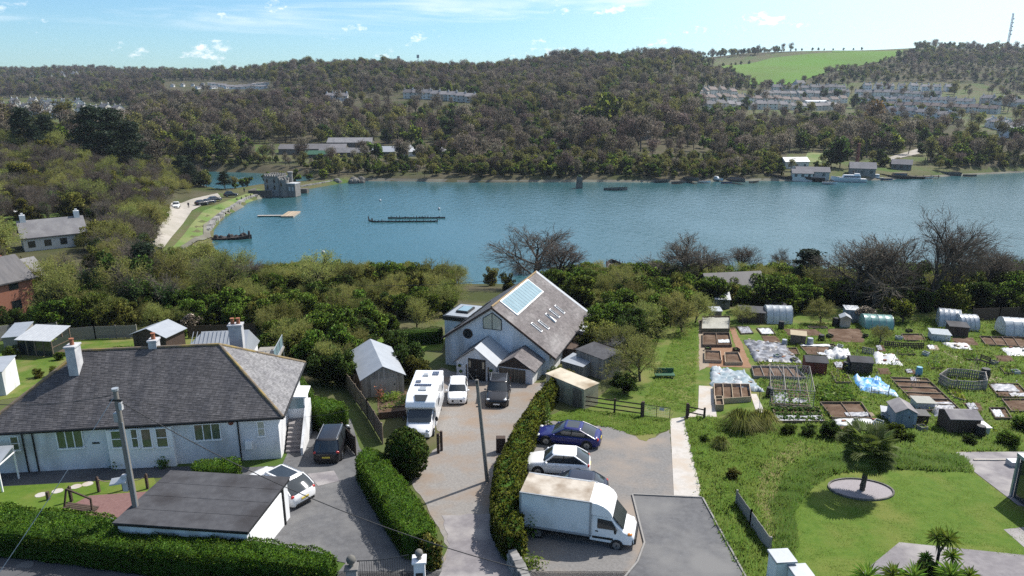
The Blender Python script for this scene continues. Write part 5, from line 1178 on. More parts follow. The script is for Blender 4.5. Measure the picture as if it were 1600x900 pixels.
def topiary(name, label, px, py, rx, h, m='leaf_dark', n=4200, size=.12):
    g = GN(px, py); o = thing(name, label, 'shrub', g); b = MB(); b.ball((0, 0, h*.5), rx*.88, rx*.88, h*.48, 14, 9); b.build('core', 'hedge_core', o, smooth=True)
    d = rng.normal(size=(n, 3)); d /= np.linalg.norm(d, axis=1)[:, None]; rr = 1+.06*np.sin(d[:, 0]*9)*np.sin(d[:, 2]*8+d[:, 1]*7)+rng.normal(size=n)*.03
    C = d*rr[:, None]*np.array([rx, rx, h*.53])+np.array([0, 0, h*.5]); ok = C[:, 2] > 0; C = C[ok]; V, Fq, NN = leaf_quads(C, size, rng, out=d[ok])
    f = link('foliage', fast_mesh('foliage', V, Fq, rng.random(len(Fq)), nrm=NN), m, o); f['kind'] = 'stuff'; return o
topiary('round_shrub', 'dark rounded clipped shrub in front of the motorhome', 637, 742, 1.35, 3.1)

# ---------------------------------------------------------------- poles and wires
def catenary(a, c, sag, n=14):
    a, c = Vector(a), Vector(c); return [a.lerp(c, i/n)-Vector((0, 0, sag*4*(i/n)*(1-i/n))) for i in range(n+1)]
g = GN(222, 850); LP = thing('utility_pole', 'grey timber utility pole with transformer box standing in the clipped hedge', 'pole', g)
b = MB(); b.tube((0, 0, -.3), (-.05, 0, 4.3), .17, .15, 12); b.tube((-.05, 0, 4.3), (-.1, 0, 8.9), .15, .12, 12); b.build('post', 'pole_wood', LP, smooth=True)
b = MB(); b.tube((-.1, 0, 8.9), (-.1, 0, 9.02), .17, .17, 10); b.build('cap', 'metal_grey', LP)
b = MB(); b.box(-.34, -.14, 7.2, -.12, .14, 7.7); b.build('junction_box', 'metal_grey', LP, bevel=.02)
b = MB(); b.box(.05, -.2, 7.9, .2, -.02, 8.3); b.build('cable_box', 'sheet_white', LP)
b = MB(); b.box(-.42, -.12, 8.35, .2, -.04, 8.45); b.build('bracket', 'iron', LP)
b = MB(); b.tube((.11, -.1, 1.2), (.06, -.11, 7.2), .03, .03, 6); b.build('conduit', 'metal_grey', LP)
b = MB(); b.prism([(-1.0, -.35, 3.7), (-.15, -.35, 3.85), (-.15, -.05, 4.05), (-1.0, -.05, 3.9)], [(-1.0, -.35, 3.78), (-.15, -.35, 3.93), (-.15, -.05, 4.13), (-1.0, -.05, 3.98)]); b.build('lamp_head', 'sheet_white', LP); b = MB(); b.box(-.42, -.2, 3.3, -.16, .02, 4.2); b.build('switch_box', 'sheet_white', LP)
g = GN(762, 752); lp2 = thing('lane_pole', 'slim leaning timber telephone pole beside the gravel lane', 'pole', g); t2 = GZ(745, 590, zn(38)+7.2)
b = MB(); b.tube((0, 0, -.3), (t2.x-g.x, t2.y-g.y, 7.2), .13, .1, 10); b.build('post', 'pole_wood', lp2, smooth=True); b = MB(); b.box(t2.x-g.x-.1, -.15, 5.2, t2.x-g.x+.3, -.08, 5.26); b.box(t2.x-g.x-.05, t2.y-g.y-.15, 7.0, t2.x-g.x+.05, t2.y-g.y+.1, 7.2); b.build('bracket', 'iron', lp2)
TP = Vector((LP.location.x-.1, LP.location.y, LP.location.z+8.7)); T2 = Vector((t2.x, t2.y, g.z+7.0))
def wire(label, a, c, sag, r=.014, n=16): b = MB(); b.path(catenary(a, c, sag, n), r, 4); return tag(b.build('overhead_wire', 'iron', None), label, 'wire')
wire('pale stay wire running from the utility pole down to the lower left', TP, GZ(-8, 905, 13.2), .1, .018).data.materials[0] = MATS['metal_grey']
wire('overhead wire leaving the utility pole towards the left edge', TP, GZ(-30, 630, 20.5), .3, .02)
wire('thick overhead cable from the utility pole across the drive to the lane', TP-Vector((0, 0, .3)), GZ(830, 893, 15.5), 1.0, .022)
wire('thin overhead wire from the utility pole to the bungalow eave', TP-Vector((0, 0, .1)), GZ(444, 655, 15.), .4, .012)
wire('sagging wire from the bungalow corner to the timber fence', GZ(444, 652, 15.1), GZ(545, 640, 13.4), .2, .01)
wire('overhead wire from the lane pole to the porch of the gabled house', T2, GZ(718, 553, 13.), .3, .012)
wire('distant overhead wire crossing the lake left of the gabled house', GZ(404, 434, 9.), GZ(800, 436, 16.), 1.0, .03)
p0 = GZ(405, 470, 6.5); b = MB(); b.tube((p0.x, p0.y, zg(p0.x, p0.y)-.5), (p0.x, p0.y, 9.3), .12, .1, 8); tag(b.build('telegraph_pole', 'pole_wood'), 'short telegraph pole rising from the bushes before the lake', 'pole')
p0 = G(1289, 462); b = MB(); b.tube((p0.x, p0.y, p0.z-.5), (p0.x, p0.y, p0.z+5.2), .13, .1, 8); tag(b.build('telegraph_pole', 'pole_wood'), 'dark telegraph pole behind the allotments beside a cypress', 'pole')

# ---------------------------------------------------------------- fences, posts, pillars, walls
def board_fence(name, label, pts, h, m='timber', bw=.15, cap=True, group=None):
    P3 = [GN(*p) if len(p) == 2 else Vector(p) for p in pts]; o = thing(name, label, 'fence', P3[0], 0, group); og = P3[0]
    for a, c in zip(P3, P3[1:]):
        d = c-a; d.z = 0; L = d.length; e = d.normalized(); n = Vector((-e.y, e.x, 0)); k = max(2, int(L/bw)); yaw = math.atan2(e.y, e.x)
        bd = MB(); bd.box(0, -.011, .05, L/k-.012, .011, h); me = bd.mesh('board'); me.materials.append(MATS[m])
        for i in range(k):
            q = a+e*(L*i/k)-og; q.z = zg_l(a.x+e.x*L*i/k, a.y+e.y*L*i/k)-og.z+random.uniform(-.02, .02); ob = link('board', me, None, o); ob.location = q; ob.rotation_euler = (0, 0, yaw)
        s = max(1, int(L/1.9))
        for i in range(s+1):
            q = a+e*(L*i/s)-og; q.z = zg_l(a.x+e.x*L*i/s, a.y+e.y*L*i/s)-og.z; p = MB(); p.box(q.x-.05, q.y-.05, q.z-.2, q.x+.05, q.y+.05, q.z+h+.1); p.build('post', m, o)
        r = MB()
        for hh in (.35, h-.3):
            A = a-og; C_ = c-og; A.z = zg_l(a.x, a.y)-og.z+hh; C_.z = zg_l(c.x, c.y)-og.z+hh; r.prism([A+n*.012, C_+n*.012, C_+n*.05, A+n*.05], [A+n*.012+Vector((0, 0, .08)), C_+n*.012+Vector((0, 0, .08)), C_+n*.05+Vector((0, 0, .08)), A+n*.05+Vector((0, 0, .08))])
        r.build('rail', m, o)
    return o
board_fence('boarded_fence', 'weathered boarded fence between the drive and the motorhome plot', [(598, 694), (575, 655), (540, 606)], 1.6, 'timber')
board_fence('boarded_fence', 'short boarded fence panel behind the planter beside the timber garage', [(540, 606), (568, 611)], 1.5, 'timber')
board_fence('boarded_fence', 'dark boarded gate leaf standing open by the people carrier', [(536, 690), (556, 712)], 1.4, 'timber_dark')
board_fence('garden_fence', 'grey boarded garden fence behind the bungalow plot', [(92, 535), (150, 530), (215, 528)], 1.5, 'timber_grey')
board_fence('garden_fence', 'grey boarded fence at the far left behind the greenhouse', [(-40, 540), (20, 530), (92, 527)], 1.7, 'timber_grey')
board_fence('garden_fence', 'black boarded fence panel behind the pale extension roof', [(295, 528), (400, 524)], 1.4, 'timber_dark')
board_fence('retaining_fence', 'dark boarded fence along the edge of the palm lawn bank', [(1150, 790), (1172, 822), (1202, 866)], .95, 'timber_grey')
board_fence('boundary_fence', 'tall dark boarded fence behind the allotment greenhouses', [(1518, 502), (1560, 500), (1640, 498)], 1.6, 'timber_dark')
def rail_fence(name, label, pts, h=1.15, rails=3, m='timber_dark', gap=2.2):
    P3 = [GN(*p) for p in pts]; o = thing(name, label, 'fence', P3[0]); og = P3[0]
    for j, (a, c) in enumerate(zip(P3, P3[1:])):
        L = (c-a).length; s = max(1, round(L/gap)); 
        for i in range(s+(j == len(P3)-2)): q = a.lerp(c, i/s)-og; b = MB(); b.box(q.x-.07, q.y-.06, q.z-.3, q.x+.07, q.y+.06, q.z+h+.08); b.build('post', m, o)
        for k in range(rails):
            z = h*(k+.7)/rails; b = MB(); u = Vector((0, 0, z)); w = Vector((0, .03, .0)); t = Vector((0, 0, .1)); A, C_ = a-og+u+Vector((0, -.08, 0)), c-og+u+Vector((0, -.08, 0)); b.prism([A, C_, C_+w, A+w], [A+t, C_+t, C_+w+t, A+w+t]); b.build('rail', m, o)
    return o
rail_fence('post_and_rail_fence', 'dark post and rail fence along the back of the car park', [(905, 637), (960, 645), (1002, 651)])
gt = thing('wire_gate', 'low wire mesh field gate beside the post and rail fence', 'gate', GN(1005, 651)); L = (GN(1046, 656)-GN(1005, 651)); b = MB(); yw = math.atan2(L.y, L.x); gt.rotation_euler = (0, 0, yw); W_ = L.length
for x in (0, W_*.5, W_): b.tube((x, 0, 0), (x, 0, 1.05), .025)
b.tube((0, 0, 1.05), (W_, 0, 1.05), .025); b.tube((0, 0, .1), (W_, 0, .1), .025); b.build('frame', 'iron', gt); b = MB()
for k in range(12): b.tube((W_*k/12, 0, .1), (W_*k/12, 0, 1.05), .006, .006, 3)
for k in range(7): b.tube((0, 0, .1+k*.14), (W_, 0, .1+k*.14), .006, .006, 3)
b.build('mesh', 'metal_grey', gt)
b = MB(); b.box(W_*.6, -.03, .75, W_*.78, -.01, 1.0); b.build('sign', 'sheet_white', gt)
for p, lab in (((1073, 655), 'stout dark gate post where the concrete path enters the allotments'), ((1004, 652), 'stout dark gate post at the end of the post and rail fence')):
    g = GN(*p); b = MB(); b.box(g.x-.1, g.y-.1, g.z-.3, g.x+.1, g.y+.1, g.z+1.35); tag(b.build('gate_post', 'timber_dark', bevel=.02), lab, 'post')
rail_fence('path_rail', 'low dark rail beside the path corner at the allotments', [(1075, 650), (1100, 655)], .9, 2, gap=3)
def pillar(label, px, py, w, h, m, ball=None, capm=None, name='gate_pillar', sign=False):
    g = GN(px, py); o = thing(name, label, 'pillar', g, R(5)); b = MB(); b.box(-w/2, -w/2, -.4, w/2, w/2, h); b.build('shaft', m, o)
    b = MB(); b.box(-w/2-.08, -w/2-.08, h, w/2+.08, w/2+.08, h+.12); c = b.build('cap', capm or m, o, bevel=.03)
    if ball: b = MB(); b.tube((0, 0, h+.12), (0, 0, h+.24), .13, .1, 10); b.ball((0, 0, h+.24+ball*.9), ball); b.build('ball_finial', 'stone_dark', o, smooth=True)
    if sign: b = MB(); b.box(-.17, -w/2-.03, h*.62, .17, -w/2-.002, h*.72); b.build('name_plate', 'iron', o)
    return o
pillar('white gate pillar with stone ball and dark name plate by the lane', 657, 925, .52, 1.75, 'white_render', .2, sign=True)
pillar('stone ball gate pillar at the end of the street hedge', 551, 912, .5, .9, 'stone', .24)
pillar('pale square pillar with grey cap at the end of the bank fence', 1217, 912, .9, 1.5, 'white_render', None, 'metal_grey', 'wall_pillar'); pillar('second pale square pillar with grey cap at the bottom edge', 1246, 930, .8, 1.3, 'white_render', None, 'metal_grey', 'wall_pillar')
ig = thing('iron_gate', 'black curved iron gate between the two ball pillars', 'gate', GN(560, 905)); A, C_ = GN(560, 905), GN(640, 905); n = 22; L = (C_-A).length; b = MB()
for k in range(n+1): t = k/n; hh = 1.05+.35*t*t; b.tube((L*t, 0, .05), (L*t, 0, hh), .012, .012, 4)
b.build('bars', 'iron', ig); b = MB(); b.path([(L*k/n, 0, 1.05+.35*(k/n)**2) for k in range(n+1)], .025, 5); b.tube((0, 0, .1), (L, 0, .1), .025); b.build('top_rail', 'iron', ig)
# stones showing at the lower end of the ivy hedge
def stone_wall(label, pts, h, w=.45):
    P3 = [GZ(p[0], p[1], p[2]) for p in pts]; o = thing('stone_wall', label, 'wall', (P3[0].x, P3[0].y, zn(P3[0].y))); og = Vector(o.location); b = MB(); 
    for a, c in zip(P3, P3[1:]):
        d = (c-a); d.z = 0; L = d.length; e = d.normalized(); nn = Vector((-e.y, e.x, 0)); ny = int(h/.2)
        for j in range(ny):
            x = 0
            while x < L:
                l = random.uniform(.2, .42); q = a+e*x; s = (ny-j)/ny*.06; z = zn(q.y)-og.z+j*.2-.1
                st = MB(); w2 = w/2+random.uniform(-.03, .05)+s; P_ = [q-nn*w2, q+e*(l-.02)-nn*w2*random.uniform(.93, 1.05), q+e*(l-.02)+nn*w2, q+nn*w2]; P_ = [Vector((v.x-og.x, v.y-og.y, z)) for v in P_]
                st.prism(P_, [v+Vector((random.uniform(-.02, .02), random.uniform(-.02, .02), .19+random.uniform(-.01, .03))) for v in P_]); st.build('stone', 'stone', o, bevel=.03); x += l
    return o
stone_wall('rough stone wall showing at the lower end of the ivy hedge', [(800, 862, 13.6), (812, 885, 13.6), (826, 915, 13.6)], 1.1)
# terrace rope posts and the fallen timber frame
rp = thing('rope_fence', 'dark terrace posts joined by slack rope on the front lawn', 'fence', GN(155, 770)); og = Vector(rp.location); ps = [GN(112, 784), GN(155, 769), GN(194, 766), GN(231, 764)]
for p in ps: q = p-og; b = MB(); b.box(q.x-.07, q.y-.07, q.z-.1, q.x+.07, q.y+.07, q.z+1.0); b.prism([(q.x-.07, q.y-.07, q.z+1.0), (q.x+.07, q.y-.07, q.z+1.0), (q.x+.07, q.y+.07, q.z+1.0), (q.x-.07, q.y+.07, q.z+1.0)], [(q.x-.01, q.y-.01, q.z+1.1), (q.x+.01, q.y-.01, q.z+1.1), (q.x+.01, q.y+.01, q.z+1.1), (q.x-.01, q.y+.01, q.z+1.1)]); b.build('post', 'timber_dark', rp)
for a, c in zip(ps[1:], ps[2:]): b = MB(); b.path(catenary(a-og+Vector((0, 0, .9)), c-og+Vector((0, 0, .9)), .25, 8), .025, 5); b.build('rope', 'dirt', rp)
fr = thing('garden_swing_seat', 'broken dark timber swing seat frame at the terrace edge', 'swing seat', GN(100, 798)); b = MB()
for p, q in (((0, 0, 0), (.15, .3, 1.25)), ((1.75, -.15, 0), (1.75, -.1, .85)), ((.15, .3, 1.25), (1.75, -.1, .85))): b.tube(p, q, .06, .06, 4)
b.build('frame', 'timber_dark', fr)
for k in range(4): b = MB(); b.prism([(0, -.1+k*.16, .22), (1.95, -.35+k*.16, .1), (1.95, -.23+k*.16, .1), (0, .02+k*.16, .22)], [(0, -.1+k*.16, .26), (1.95, -.35+k*.16, .14), (1.95, -.23+k*.16, .14), (0, .02+k*.16, .26)]); b.build('slat', 'timber_dark', fr)
for p, lab in (((76, 781), 'short dark timber post among the stepping stones'),):
    g = GN(*p); b = MB(); b.box(g.x-.08, g.y-.08, g.z, g.x+.08, g.y+.08, g.z+.55); tag(b.build('timber_post', 'timber_dark'), lab, 'post')
g = GN(170, 817); o = thing('hose_reel', 'coiled white garden hose beside the garage corner', 'hose', g); b = MB()
for k in range(3): b.path([(.25*math.cos(t*.5), .25*math.sin(t*.5), .05+k*.05) for t in range(14)], .025, 5)
b.build('coil', 'sheet_white', o)
# raised planter and pots
pl = thing('raised_planter', 'dark raised timber planter in front of the timber garage', 'planter', GN(592, 655), R(12)); b = MB(); b.box(0, 0, 0, 2.4, .06, .55); b.box(0, .9, 0, 2.4, .96, .55); b.box(0, .06, 0, .06, .9, .55); b.box(2.34, .06, 0, 2.4, .9, .55); b.build('sides', 'timber_dark', pl); b = MB(); b.box(.06, .06, .3, 2.34, .9, .48); b.build('soil', 'soil', pl)
def tuft(label, px, py, r, h, m='leaf_green', n=260, name='garden_plant', cat='plant', z=0, size=.09, group=None):
    g = GN(px, py); o = thing(name, label, cat, (g.x, g.y, g.z+z), 0, group); C = rng.normal(size=(n, 3))*np.array([r*.5, r*.5, h*.28])+np.array([0, 0, h*.5]); C = C[C[:, 2] > .02]; V, Fq = leaf_quads(C, size, rng); link('leaves', fast_mesh('leaves', V, Fq, rng.random(len(Fq))), m, o); b = MB()
    for k in range(5): a = k*1.26; b.tube((0, 0, -.05), (math.cos(a)*r*.5, math.sin(a)*r*.5, h*.6), .02, .01, 4)
    b.build('stem', 'bark', o); return o
for i, (px, py) in enumerate(((600, 648), (612, 646), (624, 640), (604, 628), (618, 624), (632, 628))): tuft('leafy bed plant by the raised planter, '+('front left', 'front middle', 'front right', 'back left', 'back middle', 'back right')[i]+' of six', px, py, .5, .7, ['leaf_green', 'leaf_bright', 'leaf_dark'][i % 3], 300, group='bed plants by the raised planter')
tuft('pinkish red leaved young shrub beside the timber garage', 594, 625, .4, 1.2, 'terracotta', 200)
for px, lab in ((183, 'left'), (256, 'right')): tuft(f'small dark potted bush at the {lab} side of the entrance bay', px, 732, .35, .7, 'leaf_dark', 260)
g = GN(597, 648); b = MB(); b.tube((g.x, g.y, g.z), (g.x, g.y, g.z+.45), .18, .26, 12); tag(b.build('flower_pot', 'stone'), 'pale stone flower pot in front of the raised planter', 'flower pot')
# dark iron gate posts at the end of the lane by the round shrub
for p, lab in (((685, 708), 'left'), ((690, 704), 'right')): g = GN(*p); b = MB(); b.box(g.x-.09, g.y-.09, g.z-.1, g.x+.09, g.y+.09, g.z+1.5); tag(b.build('gate_post', 'timber_dark'), f'dark square gate post beside the motorhome, {lab} of the pair', 'post')
g = GN(782, 706); b = MB(); b.box(g.x-.3, g.y-.25, g.z-.1, g.x+.35, g.y+.25, g.z+1.15); tag(b.build('dark_gate_pier', 'timber_dark', bevel=.05), 'dark square pier standing against the ivy hedge by the lane', 'pier')

# ---------------------------------------------------------------- palm garden
g = GN(1346, 767); ringc = Vector((g.x, g.y+.1, g.z)); b = MB(); n = 40; rx, ry = 1.85, 1.35
b.prism([(ringc.x+rx*math.cos(6.283*k/n), ringc.y+ry*math.sin(6.283*k/n), zn(ringc.y+ry*math.sin(6.283*k/n))+.034) for k in range(n)], [(ringc.x+rx*math.cos(6.283*k/n), ringc.y+ry*math.sin(6.283*k/n), zn(ringc.y+ry*math.sin(6.283*k/n))+.06) for k in range(n)]); b.build('gravel_bed', 'stone_chip')['kind'] = 'structure'
ed = thing('bed_edging', 'dark edging ring around the gravel bed of the palm', 'edging', ringc)
for k in range(n):
    t0, t1 = 6.283*k/n, 6.283*(k+.96)/n; q = [(r_*rx*math.cos(t), r_*ry*math.sin(t), zn(ringc.y+ry*math.sin(t))-ringc.z) for r_, t in ((1.0, t0), (1.0, t1), (1.06, t1), (1.06, t0))]; e = MB(); e.prism(q, [(x, y, z+.14) for x, y, z in q]); e.build('edging_block', 'stone_dark', ed)
def fan_palm(label, px, py, h, r, nf=170, name='fan_palm'):
    g = GN(px, py); o = thing(name, label, 'palm tree', g); b = MB(); prev = (0, 0, -.1)
    for k in range(9): q = (.03*math.sin(k), .03*math.cos(k), h*(k+1)/9); b.tube(prev, q, .17-.006*k+.02*(k % 2), .15-.005*k, 9); prev = q
    b.build('trunk', 'bark', o); V = []; T = []
    cr = MB(); st = MB()
    for k in range(nf):
        az = k*2.4; t = (k+.5)/nf; el = 1.15-t*2.6; d = Vector((math.cos(az)*math.cos(el), math.sin(az)*math.cos(el), math.sin(el))); q_ = 1-.45*t; L = r*random.uniform(.3, .68)*q_; p = Vector((0, 0, h))+d*L; st.tube((0, 0, h-.1), p, .015, .01, 3)
        side = d.cross(Vector((0, 0, 1))); side = side.normalized() if side.length > .01 else Vector((1, 0, 0)); fwd = (d+Vector((0, 0, -.35))).normalized(); fr_ = r*random.uniform(.36, .5)*q_
        for j in range(-6, 7):
            a = j*.2; dd = (fwd*math.cos(a)+side*math.sin(a)); e = p+dd*fr_*(1-.012*j*j)+Vector((0, 0, -.12*fr_*(1+abs(j)*.1))); w = side*math.cos(a)*.06-fwd*math.sin(a)*.06; m_ = p.lerp(e, .55)+Vector((0, 0, .03)); cr.poly([p, m_-w, e, m_+w], (k % 7)/7)
    cr.build('crown', 'leaf_dark', o); st.build('leaf_stalks', 'leaf_olive', o); return o
fan_palm('shaggy fan palm standing in the oval gravel bed on the lawn', 1347, 767, 2.7, 2.25)
def cordyline(label, px, py, h, r, heads=1, n=60, group=None):
    g = GN(px, py); o = thing('cabbage_palm', label, 'palm tree', g, random.random()*6, group); tr = MB(); cr = MB()
    for hd in range(heads):
        a = hd*2.2; tip = Vector((math.cos(a)*.3*(heads > 1), math.sin(a)*.3*(heads > 1), h-.25*hd)); tr.tube((0, 0, -.1), (0, 0, h*.5), .08, .07, 7); tr.tube((0, 0, h*.5), tip, .07, .05, 7)
        for k in range(n):
            az = k*2.4; el = R(85)-(k/n)*R(120); d = Vector((math.cos(az)*math.cos(el), math.sin(az)*math.cos(el), math.sin(el))); L = r*random.uniform(.75, 1.1); e = tip+d*L+Vector((0, 0, -.18*L)); m_ = tip+d*L*.55+Vector((0, 0, .02)); w = d.cross(Vector((0, 0, 1))); w = (w.normalized() if w.length > .01 else Vector((1, 0, 0)))*.035; cr.poly([tip-w*.5, m_-w, e, m_+w, tip+w*.5])
    tr.build('trunk', 'bark', o); cr.build('leaves', 'leaf_green', o); return o
for i, (px, py, h, r, hd, lab) in enumerate(((1463, 885, 1.7, .75, 2, 'tall two-headed cabbage palm rising above the others at the patio'), (1352, 925, .8, 1.0, 1, 'leftmost spiky cabbage palm at the bottom edge'), (1393, 915, .6, .8, 1, 'small spiky cabbage palm second from the left at the bottom edge'), (1424, 925, .8, 1.0, 1, 'spiky cabbage palm in the middle of the bottom row'), (1482, 925, .9, 1.05, 1, 'broad spiky cabbage palm right of the middle in the bottom row'), (1485, 888, .7, .6, 1, 'small upright cabbage palm behind the bottom row'), (1512, 915, .5, .7, 1, 'rightmost low spiky cabbage palm at the bottom edge'), (1445, 885, .5, .45, 1, 'tiny spiky palm left of the two-headed cabbage palm'))):
    cordyline(lab, px, py, h, r, hd, group='cabbage palms by the patio')
topiary('round_shrub', 'small dark rounded shrub among the cabbage palms', 1450, 898, .5, .7, 'leaf_dark', 700, .09)
def flax(label, px, py, h, r, m='leaf_olive', n=420):
    g = GN(px, py); o = thing('pampas_grass', label, 'ornamental grass', g); b = MB()
    for k in range(n):
        az = random.random()*6.283; sp_ = random.random()**.6; b0 = Vector((math.cos(az)*.25*r, math.sin(az)*.25*r, 0)); d = Vector((math.cos(az), math.sin(az), 0)); p1 = b0+d*r*.4*sp_+Vector((0, 0, h*random.uniform(.7, 1.05)*(1-.3*sp_))); p2 = b0+d*r*sp_*1.1+Vector((0, 0, h*(.75-.55*sp_))); w = Vector((-d.y, d.x, 0))*.02; b.poly([b0-w, p1-w, p1+w, b0+w]); b.poly([p1-w, p2, p1+w])
    b.build('blades', m, o); c = MB(); c.tube((0, 0, -.1), (0, 0, .25), r*.35, r*.2, 10); c.build('clump_base', 'straw_blade', o); return o
flax('large arching grey-green pampas clump beside the footpath', 1158, 672, 1.7, 1.7); flax('second arching pampas clump behind the first by the path', 1190, 668, 1.5, 1.4); flax('small arching pampas clump in front of the large one', 1125, 700, .9, .8, n=200)
# dark structure at the right picture edge
g = GN(1597, 792); o = thing('garden_building', 'dark glazed corner of a garden building at the right edge', 'building', g, R(-4)); b = MB(); b.box(.2, -2.6, -.2, 4, 1.2, 2.6); b.build('wall', 'glass', o); b = MB(); b.box(.05, -2.75, -.2, .19, -2.6, 2.7); b.box(.05, 1.2, -.2, .19, 1.35, 2.7); b.box(.05, -2.8, 2.61, 4.1, 1.4, 2.8); b.build('frame', 'metal_grey', o)
g = GN(1585, 728); b = MB(); b.box(g.x-.45, g.y-.3, g.z, g.x+.5, g.y+.3, g.z+.42); tag(b.build('storage_box', 'metal_grey', bevel=.04), 'low grey storage box on the patio at the right edge', 'box')
g = GN(1590, 720); b = MB(); b.box(g.x-3.0, g.y-.06, g.z+.03, g.x+2, g.y+.06, g.z+.12); tag(b.build('patio_edging', 'concrete'), 'pale straight edging strip across the upper patio', 'edging')
# broad leafy plants in the car park edge
def mullein(label, px, py, h):
    g = GN(px, py); o = thing('tall_plant', label, 'plant', g); b = MB(); b.tube((0, 0, 0), (0, 0, h), .04, .015, 6); b.build('stem', 'leaf_olive', o); c = MB()
    for k in range(70):
        t = k/70; z = h*(.1+.9*t); az = k*2.4; L = (.5*(1-t)+.1); d = Vector((math.cos(az), math.sin(az), .25)); p = Vector((0, 0, z)); w = Vector((-d.y, d.x, 0)).normalized()*L*.16; c.poly([p, p+d*L*.5-w, p+d*L-Vector((0, 0, L*.3)), p+d*L*.5+w])
    c.build('leaves', 'leaf_green', o)
mullein('tall spired leafy plant in front of the white box van', 832, 838, 2.3); mullein('tall grey-green leafy plant above the blue saloon', 855, 668, 2.4); tuft('leafy weeds at the foot of the ivy hedge by the car park', 832, 884, .6, .5, 'leaf_green', 300)

# ---------------------------------------------------------------- allotments
PLOTS = []
def quad_px(c):
    q = [GN(*p) for p in c]; PLOTS.append(np.array([(v.x, v.y) for v in q])); return q
def bed(label, corners, soil='soil', board='timber', bh=.22, rows=0, cat='garden bed', name='garden_bed', group=None, cover=None, crop=None, slats=0):
    """raised or edged plot: soil mound, four edge boards, optional cross boards, cover or crop rows"""
    q = quad_px(corners); og = q[0].copy(); o = thing(name, label, cat, og, 0, group); r_ = [p-og for p in q]
    def pt(u, v): a = r_[0].lerp(r_[1], u); c = r_[3].lerp(r_[2], u); return a.lerp(c, v)
    n = 10; V = []; Q = []
    for j in range(n+1):
        for i in range(n+1):
            p = pt(i/n, j/n); h = bh*.6 if 0 < i < n and 0 < j < n else .02
            if rows and 0 < i < n and 0 < j < n: h += .05*math.sin(j/n*rows*6.283)
            V.append((p.x, p.y, p.z+.02+h+random.uniform(-.03, .03)))
    for j in range(n):
        for i in range(n): a = j*(n+1)+i; Q.append((a, a+1, a+n+2, a+n+1))
    link('soil', fast_mesh('soil', V, Q, rng.random(len(Q)), True), soil, o)
    if board:
        for i in range(4):
            a, c = r_[i], r_[(i+1) % 4]; d = (c-a).normalized(); nn = Vector((-d.y, d.x, 0))*.025; u = Vector((0, 0, bh+.06)); b = MB(); b.prism([a-nn-d*.02, c-nn-d*.05, c+nn-d*.05, a+nn-d*.02], [x+u for x in (a-nn-d*.02, c-nn-d*.05, c+nn-d*.05, a+nn-d*.02)]); b.build('edge_board', board, o)
        for k in range(1, slats+1):
            a, c = pt(k/(slats+1), .02), pt(k/(slats+1), .98); d = (c-a).normalized(); nn = Vector((-d.y, d.x, 0))*.02; u = Vector((0, 0, bh+.05)); b = MB(); b.prism([a-nn, c-nn, c+nn, a+nn], [x+u for x in (a-nn, c-nn, c+nn, a+nn)]); b.build('cross_board', board, o)
    if cover:
        m = 12
        for u0, v0, u1, v1 in cover[1:]:
            cv = MB()
            P_ = [[pt(u0+(u1-u0)*i/m, v0+(v1-v0)*j/m)+Vector((0, 0, bh*.6+.07+random.uniform(0, .05)+.03*math.sin(i*1.1)*math.sin(j*.9))) for i in range(m+1)] for j in range(m+1)]
            for j in range(m):
                for i in range(m): cv.poly([P_[j][i], P_[j][i+1], P_[j+1][i+1], P_[j+1][i]])
            cv.build('cover_sheet', cover[0], o, smooth=80)
    if crop:
        m_, nr, np_, sz = crop; C = []
        for j in range(nr):
            for i in range(np_):
                p = pt((i+.5)/np_, (j+.5)/nr); C += [(p.x+random.gauss(0, .12), p.y+random.gauss(0, .12), p.z+bh*.6+abs(random.gauss(.08, .12))) for _ in range(12)]
        Vv, Fq = leaf_quads(np.array(C), sz, rng); link('crop', fast_mesh('crop', Vv, Fq, rng.random(len(Fq))), m_, o)['kind'] = 'stuff'
    return o
def tarp(label, corners, m, h=.12, n=16, name='tarpaulin', cat='tarpaulin', group=None, bricks=4):
    """crumpled sheet lying on the ground, weighted with a few blocks"""
    q = quad_px(corners); og = q[0].copy(); o = thing(name, label, cat, og, 0, group); r_ = [p-og for p in q]; V = []; Q = []
    nz = rng.random((n+1, n+1)); nz = (nz+np.roll(nz, 1, 0)+np.roll(nz, 1, 1)+np.roll(nz, -1, 0)+np.roll(nz, -1, 1))/5*1.15
    for j in range(n+1):
        for i in range(n+1):
            u, v = i/n+random.uniform(-.02, .02), j/n+random.uniform(-.02, .02); e = .06*math.sin(i*2.3+j)+.06*math.sin(j*1.9); p = r_[0].lerp(r_[1], u).lerp(r_[3].lerp(r_[2], u), v)+Vector((e*(j in (0, n)), e*(i in (0, n)), 0)); edge = min(i, j, n-i, n-j) == 0
            V.append((p.x, p.y, p.z+.04+(0 if edge else h*nz[j, i]**1.5*1.6)))
    for j in range(n):
        for i in range(n): a = j*(n+1)+i; Q.append((a, a+1, a+n+2, a+n+1))
    link('sheet', fast_mesh('sheet', V, Q, rng.random(len(Q)), True), m, o)
    for k in range(bricks):
        p = r_[0].lerp(r_[1], random.random()).lerp(r_[3].lerp(r_[2], random.random()), random.random()); b = MB(); b.box(p.x-.15, p.y-.08, p.z+.05, p.x+.15, p.y+.08, p.z+.28); b.build('weight', random.choice(['stone', 'timber_fresh', 'red_brick']), o)
    return o
